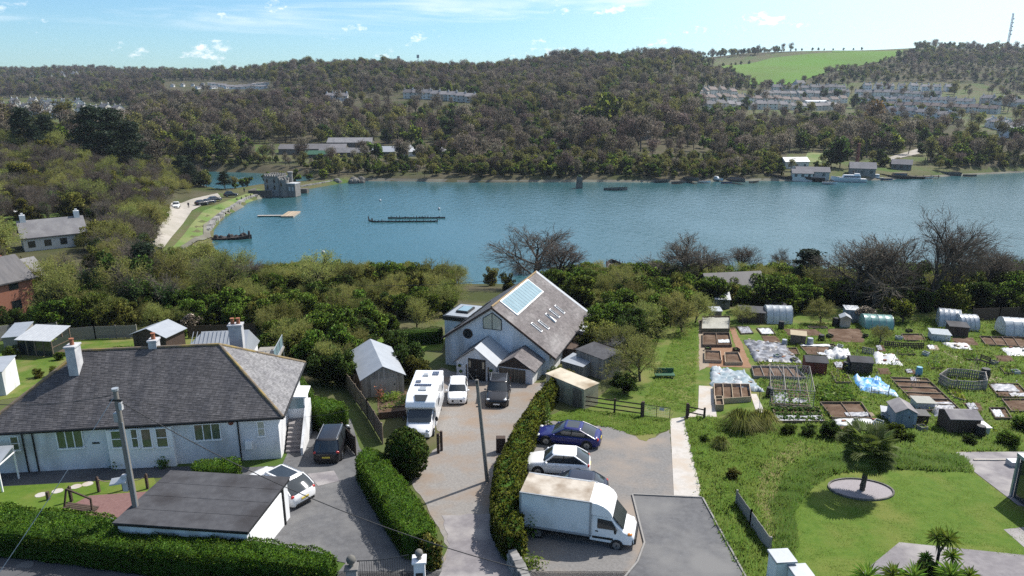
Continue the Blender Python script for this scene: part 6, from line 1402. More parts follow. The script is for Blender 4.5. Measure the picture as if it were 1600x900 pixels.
def polytunnel(label, px_l, px_r, h, depth, m='polythene', hoops=4, name='polytunnel'):
    a, c = GN(*px_l), GN(*px_r); d = c-a; L = d.length; o = thing(name, label, 'polytunnel', a, math.atan2(d.y, d.x)); n = 10
    def arch(x, r=0.): return [(x, depth/2-math.cos(math.pi*k/n)*(depth/2+r), math.sin(math.pi*k/n)**.7*(h+r)+.02) for k in range(n+1)]
    b = MB(); xs = np.linspace(0, L, hoops*4+1); b.loft([arch(x, -.03*(1-abs(math.cos(i*math.pi/4)))) for i, x in enumerate(xs)], False, False); b.build('cover', m, o, smooth=True)
    for x in (0, L): b = MB(); b.poly(arch(x)); b.build('end_panel', m, o)
    for k in range(hoops+1): b = MB(); b.path(arch(L*k/hoops, .015), .022, 5); b.build('hoop', 'metal_grey', o)
    return o
def butt(label, px, py, r, h, m='black', lid=True, name='water_butt', cat='barrel'):
    g = GN(px, py); o = thing(name, label, cat, g); b = MB(); b.tube((0, 0, 0), (0, 0, h*.5), r*.92, r, 14); b.tube((0, 0, h*.5), (0, 0, h), r, r*.85, 14); b.build('barrel', m, o, smooth=True)
    b = MB(); b.tube((0, 0, h), (0, 0, h+.07), r*.9, r*.82, 14); b.build('lid', m, o); return o
def pallets(label, pts, h=1.0, m='timber_grey', name='pallet_enclosure', cat='compost bay'):
    P3 = [GN(*p) for p in pts]; o = thing(name, label, cat, P3[0]); og = P3[0]
    for a, c in zip(P3, P3[1:]):
        d = c-a; L = d.length; e = d.normalized(); k = max(3, int(L/.17))
        for i in range(k): p = a+e*(L*(i+.5)/k)-og; b = MB(); hh = h*random.uniform(.85, 1.08); w = e*.055; nn = Vector((-e.y, e.x, 0))*.012; b.prism([p-w-nn, p+w-nn, p+w+nn, p-w+nn], [x+Vector((0, 0, hh)) for x in (p-w-nn, p+w-nn, p+w+nn, p-w+nn)]); b.build('slat', m, o)
        for z in (.2, h*.55, h*.92): b = MB(); A, C_ = a-og+Vector((0, 0, z)), c-og+Vector((0, 0, z)); nn = Vector((-e.y, e.x, 0))*.014; b.prism([A+nn, C_+nn, C_+nn*5, A+nn*5], [x+Vector((0, 0, .09)) for x in (A+nn, C_+nn, C_+nn*5, A+nn*5)]); b.build('rail', m, o)
    return o
def cage(label, corners, h, m='timber_grey', nx=3, ny=2, name='fruit_cage'):
    q = quad_px(corners); og = q[0].copy(); o = thing(name, label, 'fruit cage', og); r_ = [p-og for p in q]
    def pt(u, v, z): return r_[0].lerp(r_[1], u).lerp(r_[3].lerp(r_[2], u), v)+Vector((0, 0, z))
    for i in range(nx+1):
        for j in range(ny+1): b = MB(); b.tube(pt(i/nx, j/ny, 0), pt(i/nx, j/ny, h), .035, .03, 5); b.build('post', m, o)
    for i in range(nx+1): b = MB(); b.tube(pt(i/nx, 0, h), pt(i/nx, 1, h), .03, .03, 5); b.build('top_rail', m, o)
    for j in range(ny+1): b = MB(); b.tube(pt(0, j/ny, h), pt(1, j/ny, h), .03, .03, 5); b.build('top_rail', m, o)
    b = MB(); n = 26
    for i in range(n+1): b.tube(pt(i/n, 0, 0), pt(i/n, 0, h), .004, .004, 3); b.tube(pt(i/n, 0, h), pt(i/n, 1, h), .004, .004, 3)
    for k in range(8): b.tube(pt(0, 0, h*k/8), pt(1, 0, h*k/8), .004, .004, 3)
    b.build('netting', 'metal_grey', o); return o
Q4 = lambda x0, y0, x1, y1, s=0: [(x0+s, y1), (x1+s, y1), (x1, y0), (x0, y0)]
# dirt paths between plots
sheet('dirt_path', [(1092, 500), (1098, 500), (1108, 572), (1092, 580)], 'dirt', .03, jit=.1); sheet('dirt_path', [(1140, 512), (1148, 512), (1175, 575), (1160, 575)], 'soil_red', .03, jit=.1); sheet('dirt_path', [(1094, 543), (1150, 543), (1160, 574), (1096, 574)], 'soil_red', .026, jit=.1)
sheet('trodden_path', [(1470, 548), (1478, 548), (1585, 602), (1580, 608), (1545, 596)], 'dirt', .03, jit=.12)
sheet('trodden_path', [(1245, 690), (1258, 692), (1215, 720), (1198, 752), (1206, 800), (1222, 852), (1210, 852), (1190, 800), (1186, 750), (1205, 715)], 'straw_blade', .03, jit=.12)
bed('netted bed with pale mesh stretched over a timber frame at the path top', [(1096, 521), (1139, 521), (1140, 501), (1097, 501)], 'soil_red', 'timber', .55, cover=('netting', (0, 0, 1, 1)))
bed('bed with dark soil, crates and white pots below the netted bed', [(1098, 543), (1143, 543), (1139, 524), (1098, 524)], 'soil', 'timber', .3, slats=1, cover=('sheet_white', (.55, .2, .95, .45)))
bed('black soil box with timber edge, left of the pair on red earth', [(1101, 567), (1127, 568), (1125, 553), (1101, 552)], 'soil', 'timber_fresh', .3); bed('black soil box with timber edge, right of the pair on red earth', [(1133, 571), (1160, 571), (1153, 555), (1132, 555)], 'soil', 'timber_fresh', .3)
tarp('pile of crumpled pale blue plastic sheeting above the timber boxes', [(1110, 604), (1195, 614), (1163, 582), (1110, 575)], 'tarp_teal', .35, 20)
bed('pale timber box with compartments beside the concrete path', [(1116, 632), (1173, 628), (1170, 608), (1115, 607)], 'soil', 'timber_fresh', .45, slats=3)
bed('small timber trough in front of the compartment box', [(1118, 642), (1130, 642), (1128, 628), (1117, 628)], 'soil', 'timber_fresh', .5)
bed('small plot of grey stones and labels, left of two at the top path', [(1158, 523), (1177, 522), (1170, 512), (1151, 512)], 'soil', 'timber', .12, cover=('tarp_grey', (.05, .05, .95, .95)))
bed('small plot of grey stones and labels, right of two at the top path', [(1190, 524), (1212, 524), (1204, 514), (1182, 514)], 'soil', 'timber', .12, cover=('sheet_white', (.05, .05, .9, .9)))
bed('bare brown plot below the two small stone plots', [(1196, 537), (1222, 536), (1212, 525), (1189, 525)], 'soil', None, .12, rows=3)
tarp('large spread of black and grey plastic sheeting across a whole plot', [(1180, 566), (1254, 570), (1225, 538), (1162, 532)], 'tarp_dark', .28, 22, bricks=12)
bed('strip of rubble and boards at the foot of the black sheeting', [(1188, 574), (1248, 575), (1244, 570), (1184, 568)], 'dirt', 'timber', .15, crop=('leaf_green', 2, 14, .14))
bed('plot divided into dark squares by grey boards', [(1178, 592), (1258, 594), (1243, 577), (1174, 576)], 'soil', 'timber_grey', .25, slats=4)
cage('grey timber fruit cage with netting over young plants', [(1202, 636), (1270, 640), (1262, 598), (1200, 594)], 1.6)
bed('fruit cage bed with pale mulch and rows of plants', [(1206, 634), (1266, 637), (1259, 602), (1203, 598)], 'soil', 'timber', .14, crop=('leaf_green', 6, 8, .16), cover=('tarp_grey', (.05, .05, .45, .5), (.55, .1, .95, .3)))
bed('plot of silver plastic and leafy rows in front of the fruit cage', [(1214, 662), (1288, 662), (1278, 640), (1206, 640)], 'soil', 'timber', .2, cover=('tarp_grey', (.03, .03, .97, .4)), crop=('leaf_dark', 3, 14, .2))
bed('brown plot with low ridges and grey sheets right of the silver plot', [(1300, 656), (1362, 657), (1345, 632), (1281, 632)], 'soil', 'timber', .2, rows=5, cover=('tarp_grey', (.4, .1, .95, .35)), slats=1)
tarp('long white plastic strip at the lower edge of the brown plot', [(1304, 666), (1378, 668), (1372, 657), (1300, 656)], 'sheet_white', .16, 14, bricks=5)
bed('green leafy vegetable plot between the red shed and brown ridges', [(1282, 628), (1338, 628), (1325, 606), (1273, 606)], 'soil', None, .12, crop=('leaf_green', 8, 14, .2))
tarp('bright blue tarpaulin crumpled on the grass', [(1345, 612), (1405, 621), (1375, 594), (1330, 590)], 'tarp_blue', .3, 18)
tarp('grey and white sheeting with blue bags above the dark shed', [(1368, 569), (1412, 572), (1398, 556), (1364, 552)], 'sheet_white', .22, 14)
bed('brown plot behind the wooden box with dug soil', [(1232, 525), (1290, 526), (1275, 515), (1222, 514)], 'soil', None, .14, rows=4)
bed('brown plot right of the dug soil behind the small sheds', [(1298, 535), (1352, 536), (1345, 514), (1292, 514)], 'soil', None, .14, rows=5)
bed('dark plot with white fleece below the wooden box', [(1262, 556), (1322, 560), (1303, 540), (1248, 540)], 'soil', 'timber', .15, cover=('sheet_white', (.3, .02, .6, .25), (.0, .8, .85, .98)))
tarp('white fleece tunnel sagging beside the red shed', [(1290, 562), (1332, 562), (1326, 550), (1286, 550)], 'sheet_white', .5, 14, bricks=2)
bed('striped brown plot with rows of boards in the middle of the grass', [(1440, 644), (1500, 643), (1448, 594), (1390, 592)], 'soil', 'timber', .15, rows=6, slats=0, cover=('tarp_grey', (.25, .06, .95, .22)))
for k in range(5):
    a = GN(1396+k*9, 598+k*9); c = GN(1452+k*9, 600+k*9); b = MB(); d = (c-a).normalized(); nn = Vector((-d.y, d.x, 0))*.05; b.prism([a-nn, c-nn, c+nn, a+nn], [p+Vector((0, 0, .25)) for p in (a-nn, c-nn, c+nn, a+nn)]); tag(b.build('plot_board', 'timber'), 'board laid across the striped brown plot, '+('first', 'second', 'third', 'fourth', 'fifth')[k]+' from the top', 'board', 'boards across the striped plot')
bed('brown plot with boards at the upper right of the allotments', [(1540, 541), (1610, 545), (1600, 530), (1530, 528)], 'soil', 'timber', .2, slats=3)
tarp('white sheet spread over a plot at the upper right edge', [(1575, 556), (1640, 560), (1620, 545), (1562, 544)], 'sheet_white', .14, 12)
bed('bare plot with white markers behind the white cold frame', [(1490, 540), (1530, 540), (1520, 528), (1486, 528)], 'soil', None, .12)
tarp('white and grey sheeting on a plot left of the white cold frame', [(1488, 545), (1520, 547), (1512, 538), (1470, 536)], 'sheet_white', .15, 12)
bed('grey sheeted plot at the right edge of the allotments, upper of two', [(1560, 622), (1612, 624), (1590, 602), (1544, 602)], 'soil', 'timber', .15, cover=('tarp_grey', (.03, .4, .8, .95), (.4, .05, .95, .3)))
bed('brown plot at the right edge of the allotments, lower of two', [(1580, 645), (1640, 645), (1620, 626), (1565, 626)], 'soil', 'timber', .15, rows=4)
bed('weedy plot edged with pale boards right of the striped plot', [(1490, 622), (1508, 628), (1498, 608), (1478, 606)], 'soil', 'timber_fresh', .12, crop=('leaf_bright', 5, 5, .16))
bed('brown plot strewn with grey bags below the grey shed', [(1300, 672), (1375, 674), (1368, 668), (1304, 667)], 'soil', None, .1)
tarp('heap of grey bags in front of the striped plot', [(1462, 652), (1500, 650), (1488, 638), (1452, 640)], 'tarp_grey', .3, 12)
for i, (x0, y0, x1, y1, s, so_, kind_) in enumerate(((1226, 546, 1244, 556, 5, 'soil', 0), (1300, 566, 1322, 578, 6, 'soil', 1), (1298, 584, 1322, 600, 8, 'soil', 2), (1366, 540, 1380, 550, 5, 'soil', 1), (1408, 524, 1440, 534, 6, 'soil', 0), (1446, 540, 1464, 548, 5, 'dirt', 3), (1400, 548, 1424, 556, 6, 'soil', 2), (1412, 578, 1428, 586, 5, 'soil', 1), (1505, 556, 1522, 564, 6, 'soil', 2), (1552, 556, 1578, 566, 8, 'soil', 0), (1560, 574, 1590, 586, 10, 'soil', 2), (1505, 630, 1530, 644, 9, 'soil', 1), (1545, 640, 1570, 656, 10, 'soil', 3), (1344, 646, 1364, 652, 4, 'dirt', 3), (1262, 514, 1290, 512, 3, 'soil', 0), (1370, 576, 1388, 586, 5, 'soil', 0), (1450, 568, 1466, 578, 5, 'soil', 2), (1420, 600, 1436, 590, 3, 'dirt', 1))):
    if y1 < y0: y0, y1 = y1, y0
    w = ('bare soil bed', 'bed half covered with grey plastic', 'leafy green bed', 'bed heaped with pale rubbish')[kind_]
    bed(f'small {w} in the {"upper" if y0 < 560 else "lower"} plots, {ORD[i]} of the scattered beds', Q4(x0, y0, x1, y1, s), so_, ('timber', None)[i % 2], .16, rows=3, cover=(('tarp_grey', 'sheet_white')[kind_ == 3], (.05, .1, .6, .8)) if kind_ in (1, 3) else None, crop=('leaf_green', 5, 6, .14) if kind_ == 2 else None, group=w+'s')
# canes and pegs
for i in range(9):
    a = GN(1275+i*31, 560+(i*37) % 70); o = thing('bean_canes', f'wigwam of thin bean canes, {O_[i]} from the left on the plots', 'canes', a, 0, 'bean canes')
    for k in range(6): b = MB(); t = k*1.047; b.tube((.4*math.cos(t), .4*math.sin(t), 0), (0, 0, 1.3), .014, .01, 4); b.build('cane', 'timber_fresh', o)
# polytunnels and greenhouses
polytunnel('white polythene tunnel standing behind the top plots', (1198, 506), (1238, 507), 2.0, 2.4); polytunnel('green tinted polythene tunnel right of the small sheds', (1351, 515), (1396, 517), 1.5, 2.6, 'polythene_green')
polytunnel('white ragged polythene greenhouse behind the dark shed', (1466, 512), (1500, 515), 2.0, 3.0); polytunnel('second white polythene tunnel joined at the right of the ragged one', (1502, 518), (1530, 519), 1.7, 2.6); polytunnel('white polythene tunnel at the right picture edge', (1570, 527), (1625, 530), 1.9, 3.0)
# sheds
AL = 'allotment sheds'
shed('allotment_shed', 'red-brown shed with dark felt roof in the middle plots', (1258, 584), (1291, 586), 1.5, 2.0, .35, 'timber_red', 'felt', 'gable', group=AL, door=(.1, .45, 'timber_red'))
shed('allotment_shed', 'dark shed with grey felt roof and propped poles', (1328, 584), (1362, 586), 1.5, 1.9, .3, 'timber_dark', 'felt', 'gable', group=AL)
shed('allotment_shed', 'brown shed with grey felt roof at the edge of the bank', (1482, 678), (1529, 679), 1.5, 2.0, .4, 'timber_dark', 'paving', 'gable', group=AL, door=(.3, .65, 'timber_dark'))
shed('allotment_shed', 'blue-grey shed with pitched roof facing the camera', (1397, 668), (1430, 670), 1.55, 2.2, .45, 'timber_blue', 'paving', 'gable', 'y', group=AL, door=(.3, .7, 'timber_blue'))
shed('allotment_shed', 'long dark shed with grey roof beside the white tunnel', (1154, 504), (1194, 506), 1.7, 2.2, .25, 'timber_dark', 'felt', 'pent', group=AL)
shed('allotment_shed', 'tall blue-grey shed with white roof behind the pink-grey one', (1320, 504), (1341, 505), 2.0, 1.8, .1, 'timber_blue', 'sheet_white', 'pent', group=AL)
shed('allotment_shed', 'small pinkish grey shed with pitched roof by a water butt', (1312, 512), (1328, 513), 1.5, 1.4, .35, 'cream_top', 'metal_grey', 'gable', 'y', group=AL)
shed('allotment_shed', 'dark timber shed in front of the ragged white greenhouse', (1482, 526), (1512, 528), 1.5, 1.8, .15, 'timber_dark', 'felt', 'pent', group=AL)
shed('allotment_shed', 'small grey shed below the corrugated roof at the top path', (1111, 498), (1127, 498), 1.2, 1.4, .2, 'timber_grey', 'metal_grey', 'pent', group=AL)
shed('allotment_shed', 'pale corrugated roofed shed half hidden in the trees', (1113, 482), (1140, 483), 1.6, 2.6, .5, 'timber_grey', 'sheet_white', 'pent', group=AL)
shed('allotment_shed', 'dark tool store peeping over the white tunnel', (1201, 497), (1226, 497), 2.1, 1.5, .15, 'timber_dark', 'felt', 'pent', group=AL)
shed('compost_box', 'tall square box of pale timber slats near the top plots', (1235, 538), (1258, 540), 1.1, 1.5, .02, 'timber', 'timber_fresh', 'pent', cat='compost box')
shed('cold_frame', 'white glazed cold frame right of the pallet fence', (1455, 533), (1484, 535), .85, 1.6, .1, 'sheet_white', 'polythene', 'pent', planks=False, cat='cold frame'); shed('cold_frame', 'white netted box on the striped brown plot', (1432, 640), (1460, 641), .6, 1.2, .02, 'polythene', 'netting', 'pent', planks=False, cat='cold frame')
shed('storage_chest', 'low white chest left of the blue-grey shed', (1377, 654), (1393, 656), .6, .8, .08, 'sheet_white', 'metal_roof', 'pent', planks=False, cat='chest'); shed('storage_chest', 'low black chest right of the blue-grey shed', (1432, 662), (1450, 663), .7, .9, .05, 'timber_dark', 'black', 'pent', planks=False, cat='chest'); shed('storage_chest', 'pale low box beside the brown shed at the bank', (1532, 682), (1545, 682), .7, 1., .05, 'sheet_white', 'sheet_white', 'pent', planks=False, cat='chest')
# barrels, bins, bench, pallets
for a in (('black water butt beside the white polythene tunnel', 1220, 515, .35, .95), ('black water butt beside the pinkish shed', 1305, 510, .4, 1.0), ('dark compost bin at the right of the pallet bays', 1538, 592, .42, .95), ('black bin beside the chest at the bank', 1530, 684, .35, .9), ('dark bin in front of the fruit cage', 1202, 620, .32, .8), ('dark water butt at the left of the dark propped shed', 1322, 582, .4, 1.0), ('black barrel behind the wooden compost box', 1283, 532, .35, .6)): butt(*a)
butt('pale blue water butt alone on the grass', 1435, 587, .3, .8, 'plastic_blue'); butt('grey barrel beside the wooden compost box', 1265, 540, .35, .8, 'metal_grey'); butt('pale grey barrel at the corner of the black sheeting', 1225, 541, .3, .7, 'metal_grey')
pallets('large bay of grey pallets standing on the grass', [(1466, 600), (1484, 610), (1520, 612), (1541, 610), (1538, 596)], .95); pallets('back row of the grey pallet bay on the grass', [(1466, 600), (1480, 590), (1512, 592), (1538, 596)], .9)
pallets('low run of dark pallets in front of the green tunnel', [(1381, 543), (1412, 546), (1443, 546)], .7, 'timber_dark'); pallets('short grey trellis behind the dark propped shed', [(1346, 552), (1365, 556)], .7, 'timber_grey')
def bench(label, px_l, px_r, m='timber_grey'):
    a, c = GN(*px_l), GN(*px_r); d = c-a; L = d.length; o = thing('garden_bench', label, 'bench', a, math.atan2(d.y, d.x))
    for k in range(3): b = MB(); b.box(0, .05+k*.14, .42, L, .16+k*.14, .45); b.build('seat_slat', m, o)
    for k in range(3): b = MB(); b.box(0, .5, .55+k*.14, L, .53, .65+k*.14); b.build('back_slat', m, o)
    for x in (.05, L-.12):
        for y, h in ((.06, .42), (.46, .95)): b = MB(); b.box(x, y, 0, x+.07, y+.06, h); b.build('leg', m, o)
bench('dark wooden garden bench beside the trodden path', (1524, 568), (1541, 573), 'timber_dark')
g = GN(1038, 590); bn = thing('green_cart', 'low green cart or bench on the paddock grass by the hedge', 'cart', g); b = MB(); b.box(-.9, -.4, .3, .9, .4, .38); b.build('deck', 'plastic_green', bn)
for x in (-.75, .65):
    for y in (-.38, .28): b = MB(); b.box(x, y, 0, x+.1, y+.1, .3); b.build('leg', 'plastic_green', bn)
b = MB(); b.box(-.9, .36, .38, .9, .42, .8); b.build('back_panel', 'plastic_green', bn)
for p, s, lab in (((1360, 620), 1.0, 'thin timber frame of two posts and a rail below the blue tarpaulin'),):
    g = GN(*p); o = thing('clothes_prop', lab, 'frame', g); b = MB(); b.tube((0, 0, 0), (0, 0, 1.), .04, .04, 5); b.build('post', 'timber_grey', o); b = MB(); b.tube((1.5, 0, 0), (1.5, 0, .9), .04, .04, 5); b.build('post', 'timber_grey', o); b = MB(); b.tube((0, 0, .5), (1.5, 0, .45), .035, .035, 5); b.build('rail', 'timber_grey', o)
# scattered crates, pots and boards that stand on the plots
SP = [(1150, 600, 'leaning pale crate'), (1106, 548, 'dark plastic crate'), (1150, 550, 'small dark bin bag'), (1214, 560, 'pale bucket'), (1240, 566, 'grey block'), (1296, 528, 'dark tub'), (1312, 545, 'white bag of compost'), (1300, 548, 'grey bag of compost'), (1352, 528, 'dark crate'), (1404, 531, 'white tub'), (1446, 556, 'pale box'), (1420, 520, 'dark heap cover'), (1372, 665, 'pale crate'), (1440, 673, 'timber offcut'), (1586, 585, 'white tub'), (1552, 570, 'grey crate')]
for px, py, w in SP:
    g = GN(px, py); o = thing('crate' if 'crate' in w else 'tub', f'{w} on the allotment at the {"left" if px < 1200 else "middle" if px < 1400 else "right"}, {"far" if py < 540 else "near"} side', 'container', g, random.random()); m = 'sheet_white' if 'white' in w or 'pale' in w else 'black' if 'dark' in w else 'timber_grey'; b = MB(); s = .28
    for a in ((-s, -s, s, -s+.03), (-s, s-.03, s, s), (-s, -s+.03, -s+.03, s-.03), (s-.03, -s+.03, s, s-.03)): b.box(a[0], a[1], 0, a[2], a[3], .42)
    b.build('sides', m, o); b = MB(); b.box(-s+.03, -s+.03, .02, s-.03, s-.03, .3); b.build('contents', 'soil' if px % 2 else 'leaf_green', o)

# ---------------------------------------------------------------- rough grass: tufts spread over banks, verges and allotment paths
def grass(name, label, region, n, h, m='grass_blade', w=.035, avoid=(), blades=5, clump=.07):
    P_ = np.array(region, float); x0, y0 = P_.min(0); x1, y1 = P_.max(0)
    pts = []
    while sum(map(len, pts)) < n:
        q = np.stack([rng.uniform(x0, x1, n), rng.uniform(y0, y1, n)], 1); k = in_poly(P_, q[:, 0], q[:, 1])
        for a in avoid: k &= ~in_poly(a, q[:, 0], q[:, 1])
        pts.append(q[k])
    p = np.concatenate(pts)[:n]; dn = .5+.5*np.sin(p[:, 0]*1.9+np.sin(p[:, 1]*1.3)*2)*np.sin(p[:, 1]*2.3+1); hh = h*(.45+.9*dn)*rng.uniform(.7, 1.3, n)
    B = np.repeat(p, blades, 0)+rng.normal(size=(n*blades, 2))*clump; hb = np.repeat(hh, blades)*rng.uniform(.5, 1.1, n*blades); z = np.interp(B[:, 1], PRX, PRY)+.02
    az = rng.random(n*blades)*6.283; l = rng.uniform(.2, .9, n*blades)*hb; dx, dy = np.cos(az), np.sin(az); ww = w*rng.uniform(.6, 1.4, n*blades)
    A = np.stack([B[:, 0]-dy*ww, B[:, 1]+dx*ww, z], 1); C_ = np.stack([B[:, 0]+dy*ww, B[:, 1]-dx*ww, z], 1); T = np.stack([B[:, 0]+dx*l, B[:, 1]+dy*l, z+hb], 1)
    V = np.stack([A, C_, T], 1).reshape(-1, 3); Fq = np.arange(len(V)).reshape(-1, 3)
    o = link(name, fast_mesh(name, V, Fq, np.repeat(rng.random(n), blades)*.7+rng.random(n*blades)*.3, nrm=np.tile(np.array([[0, -.15, 1.]]), (len(V), 1))), m); o['kind'] = 'stuff'; o['label'] = label; o['category'] = 'grass'; return o
W2 = lambda pts: np.array([GN(*p)[:2] for p in pts])
grass('rough_grass', 'long rough green grass on the bank beside the footpath', W2([(1070, 660), (1098, 778), (1136, 850), (1165, 905), (1236, 905), (1240, 850), (1236, 800), (1262, 760), (1300, 738), (1390, 730), (1520, 736), (1490, 706), (1600, 704), (1600, 682), (1300, 672), (1190, 662), (1090, 652)]), 15000, .24, blades=5, w=.04, clump=.1)
grass('dry_grass', 'dry straw coloured stalks along the trodden bank path', W2([(1250, 690), (1270, 705), (1225, 730), (1215, 770), (1232, 860), (1205, 850), (1180, 780), (1190, 730)]), 1500, .2, 'straw_blade', w=.02)
alr = W2([(1205, 510), (1600, 495), (1640, 560), (1640, 690), (1200, 664), (1180, 575)]); plots = PLOTS
grass('plot_grass', 'patchy green grass and weeds on the paths between the plots', alr, 15000, .2, avoid=plots, blades=5, w=.04, clump=.1)
def weeds(name, label, region, n, h, m, size, avoid=()):
    P_ = np.array(region, float); x0, y0 = P_.min(0); x1, y1 = P_.max(0); q = np.stack([rng.uniform(x0, x1, n*3), rng.uniform(y0, y1, n*3)], 1); k = in_poly(P_, q[:, 0], q[:, 1])
    for a in avoid: k &= ~in_poly(a, q[:, 0], q[:, 1])
    q = q[k][:n]; B = np.repeat(q, 14, 0)+rng.normal(size=(len(q)*14, 2))*np.repeat(rng.uniform(.08, .3, len(q)), 14)[:, None]; z = np.interp(B[:, 1], PRX, PRY)+abs(rng.normal(size=len(B)))*h*np.repeat(rng.uniform(.3, 1.2, len(q)), 14)
    C = np.concatenate([B, z[:, None]], 1); V, Fq, NN = leaf_quads(C, size, rng, out=np.tile(np.array([[0, -.2, 1.]]), (len(C), 1))); o = link(name, fast_mesh(name, V, Fq, rng.random(len(Fq)), nrm=NN), m); o['kind'] = 'stuff'; o['label'] = label; o['category'] = 'weeds'; return o
weeds('plot_weeds', 'dark leafy weeds scattered over the allotment paths', alr, 700, .25, 'leaf_green', .09, plots); weeds('dark_weeds', 'darker clumps of bramble between the plots', alr, 250, .3, 'leaf_dark', .1, plots); weeds('bright_weeds', 'yellow-green flowering weeds on the untended plots', alr, 350, .35, 'leaf_bright', .1, plots); weeds('soil_scraps', 'scattered dry stalks and litter on the plots', alr, 260, .06, 'straw_blade', .12); weeds('pale_scraps', 'small pale scraps and labels strewn over the plots', alr, 90, .05, 'sheet_white', .1)
BK = W2([(1075, 665), (1098, 778), (1136, 850), (1160, 895), (1222, 890), (1225, 800), (1250, 755), (1300, 730), (1490, 725), (1480, 700), (1300, 676), (1190, 664), (1090, 655)])
weeds('bank_weeds', 'dark leafy weeds growing through the bank grass', BK, 260, .25, 'leaf_green', .07); weeds('bank_brambles', 'dark bramble patches in the bank grass', BK, 110, .3, 'leaf_dark', .08)
grass('lawn_edge_grass', 'long dark grass curving round the edge of the palm lawn', W2([(1236, 905), (1242, 850), (1239, 800), (1264, 764), (1302, 740), (1390, 733), (1518, 738), (1505, 715), (1390, 708), (1290, 714), (1235, 742), (1205, 790), (1215, 850), (1215, 905)]), 5200, .36, 'grass_dark', blades=6, w=.035, clump=.09)
grass('lawn_grass', 'short mown grass of the palm lawn', W2(LAWN), 16000, .045, 'grass_blade', blades=3, w=.018, clump=.06)
grass('verge_tufts', 'tufty grass along the fence at the back of the car park', W2([(850, 655), (905, 640), (1048, 655), (1046, 672), (1000, 682), (950, 668), (900, 662)]), 2200, .16, blades=5)
grass('paddock_tufts', 'green grass of the narrow paddock beside the bushes', W2([(1000, 640), (1085, 645), (1091, 510), (1060, 510), (1020, 600)]), 3000, .16, blades=5)

# ---------------------------------------------------------------- bushes and trees on the near side of the lake
def pick(*ks): return random.choice(ks)
def wood(n, region, keys, h, name, label, group, cat='tree', sx=1., avoid=(), gap=1.6, sizes=None):
    """individual trees with their feet inside a region of the photograph"""
    P_ = np.array(region, float); x0, y0 = P_.min(0); x1, y1 = P_.max(0); done = []; made = []; t = 0
    while len(done) < n and t < n*60:
        t += 1; px, py = random.uniform(x0, x1), random.uniform(y0, y1)
        if not in_poly(P_, np.array([px]), np.array([py]))[0]: continue
        g = G(px, py)
        if any((g.x-a)**2+(g.y-b)**2 < gap*gap for a, b in done): continue
        done.append((g.x, g.y)); k = pick(*keys); made.append((px, py, None)); made[-1] = (px, plant(k, g.x, g.y, random.uniform(*h), name, label, cat, group, z=g.z, sx=sx*random.uniform(.85, 1.2)))
    made.sort(key=lambda t_: t_[0])
    for i, (_, ob) in enumerate(made):
        if i < len(ORD): ob['label'] = label+', '+ORD[i]+' from the left'
# behind the bungalow: ivy-clad and bare trees, dark bushes below them
wood(13, [(60, 505), (380, 500), (420, 470), (300, 455), (60, 462)], ('ivy0', 'ivy1', 'haze1', 'haze0', 'bare1'), (6.5, 9), 'ivy_clad_tree', 'ivy-clad bare tree in the dark belt behind the bungalow', 'trees behind the bungalow', gap=3)
wood(12, [(50, 522), (420, 518), (420, 495), (60, 500)], ('dark0', 'olive1', 'bush2', 'bush1'), (2.4, 4.2), 'evergreen_bush', 'dark evergreen bush under the trees behind the bungalow', 'bushes behind the bungalow', 'bush', gap=2.2)
wood(10, [(200, 470), (420, 462), (430, 440), (230, 440)], ('haze0', 'haze1', 'bare0', 'ivy1'), (5, 7.5), 'bare_tree', 'bare olive-grey tree on the slope down to the lake', 'trees on the slope above the lake', gap=3)
plant('dark1', *G(200, 480)[:2], 9.5, 'evergreen_tree', 'tall dark evergreen among the bare trees behind the bungalow'); plant('cypress0', *G(232, 470)[:2], 8., 'cypress_tree', 'dark pointed cypress behind the bungalow trees'); plant('bright0', *G(258, 455)[:2], 6, 'leafy_tree', 'yellow-green tree right of the dark cypress')
# between the bungalow and the gabled house
wood(20, [(415, 535), (470, 580), (540, 600), (560, 560), (600, 530), (690, 500), (680, 478), (420, 480)], ('bush0', 'haze0', 'bush2', 'olive0', 'dark0', 'olive1', 'haze1'), (2.6, 4.8), 'garden_bush', 'dense green bush between the bungalow and the gabled house', 'bushes between the two houses', 'bush', gap=2.2)
wood(12, [(420, 482), (690, 476), (690, 458), (430, 462)], ('olive0', 'olive1', 'bush0', 'haze1', 'dark1'), (4, 6.5), 'scrub_tree', 'olive green scrub tree between the houses and the lake', 'scrub above the lake, left of the gabled house', gap=2.6)
plant('dark1', *GN(512, 598)[:2], 4.2, 'evergreen_bush', 'dark glossy evergreen bush behind the rounded hedge', 'bush'); plant('dark2', *GN(538, 604)[:2], 4., 'evergreen_bush', 'dark bush against the left wall of the timber garage', 'bush')
plant('dark0', *GN(640, 588)[:2], 4., 'evergreen_bush', 'dark purple-green bush right of the timber garage', 'bush'); plant('olive1', *GN(652, 598)[:2], 3.2, 'garden_bush', 'pale green bush right of the timber garage, nearest the gravel', 'bush'); plant('dark2', *GN(618, 560)[:2], 3.6, 'evergreen_bush', 'dark bush behind the timber garage roof', 'bush')
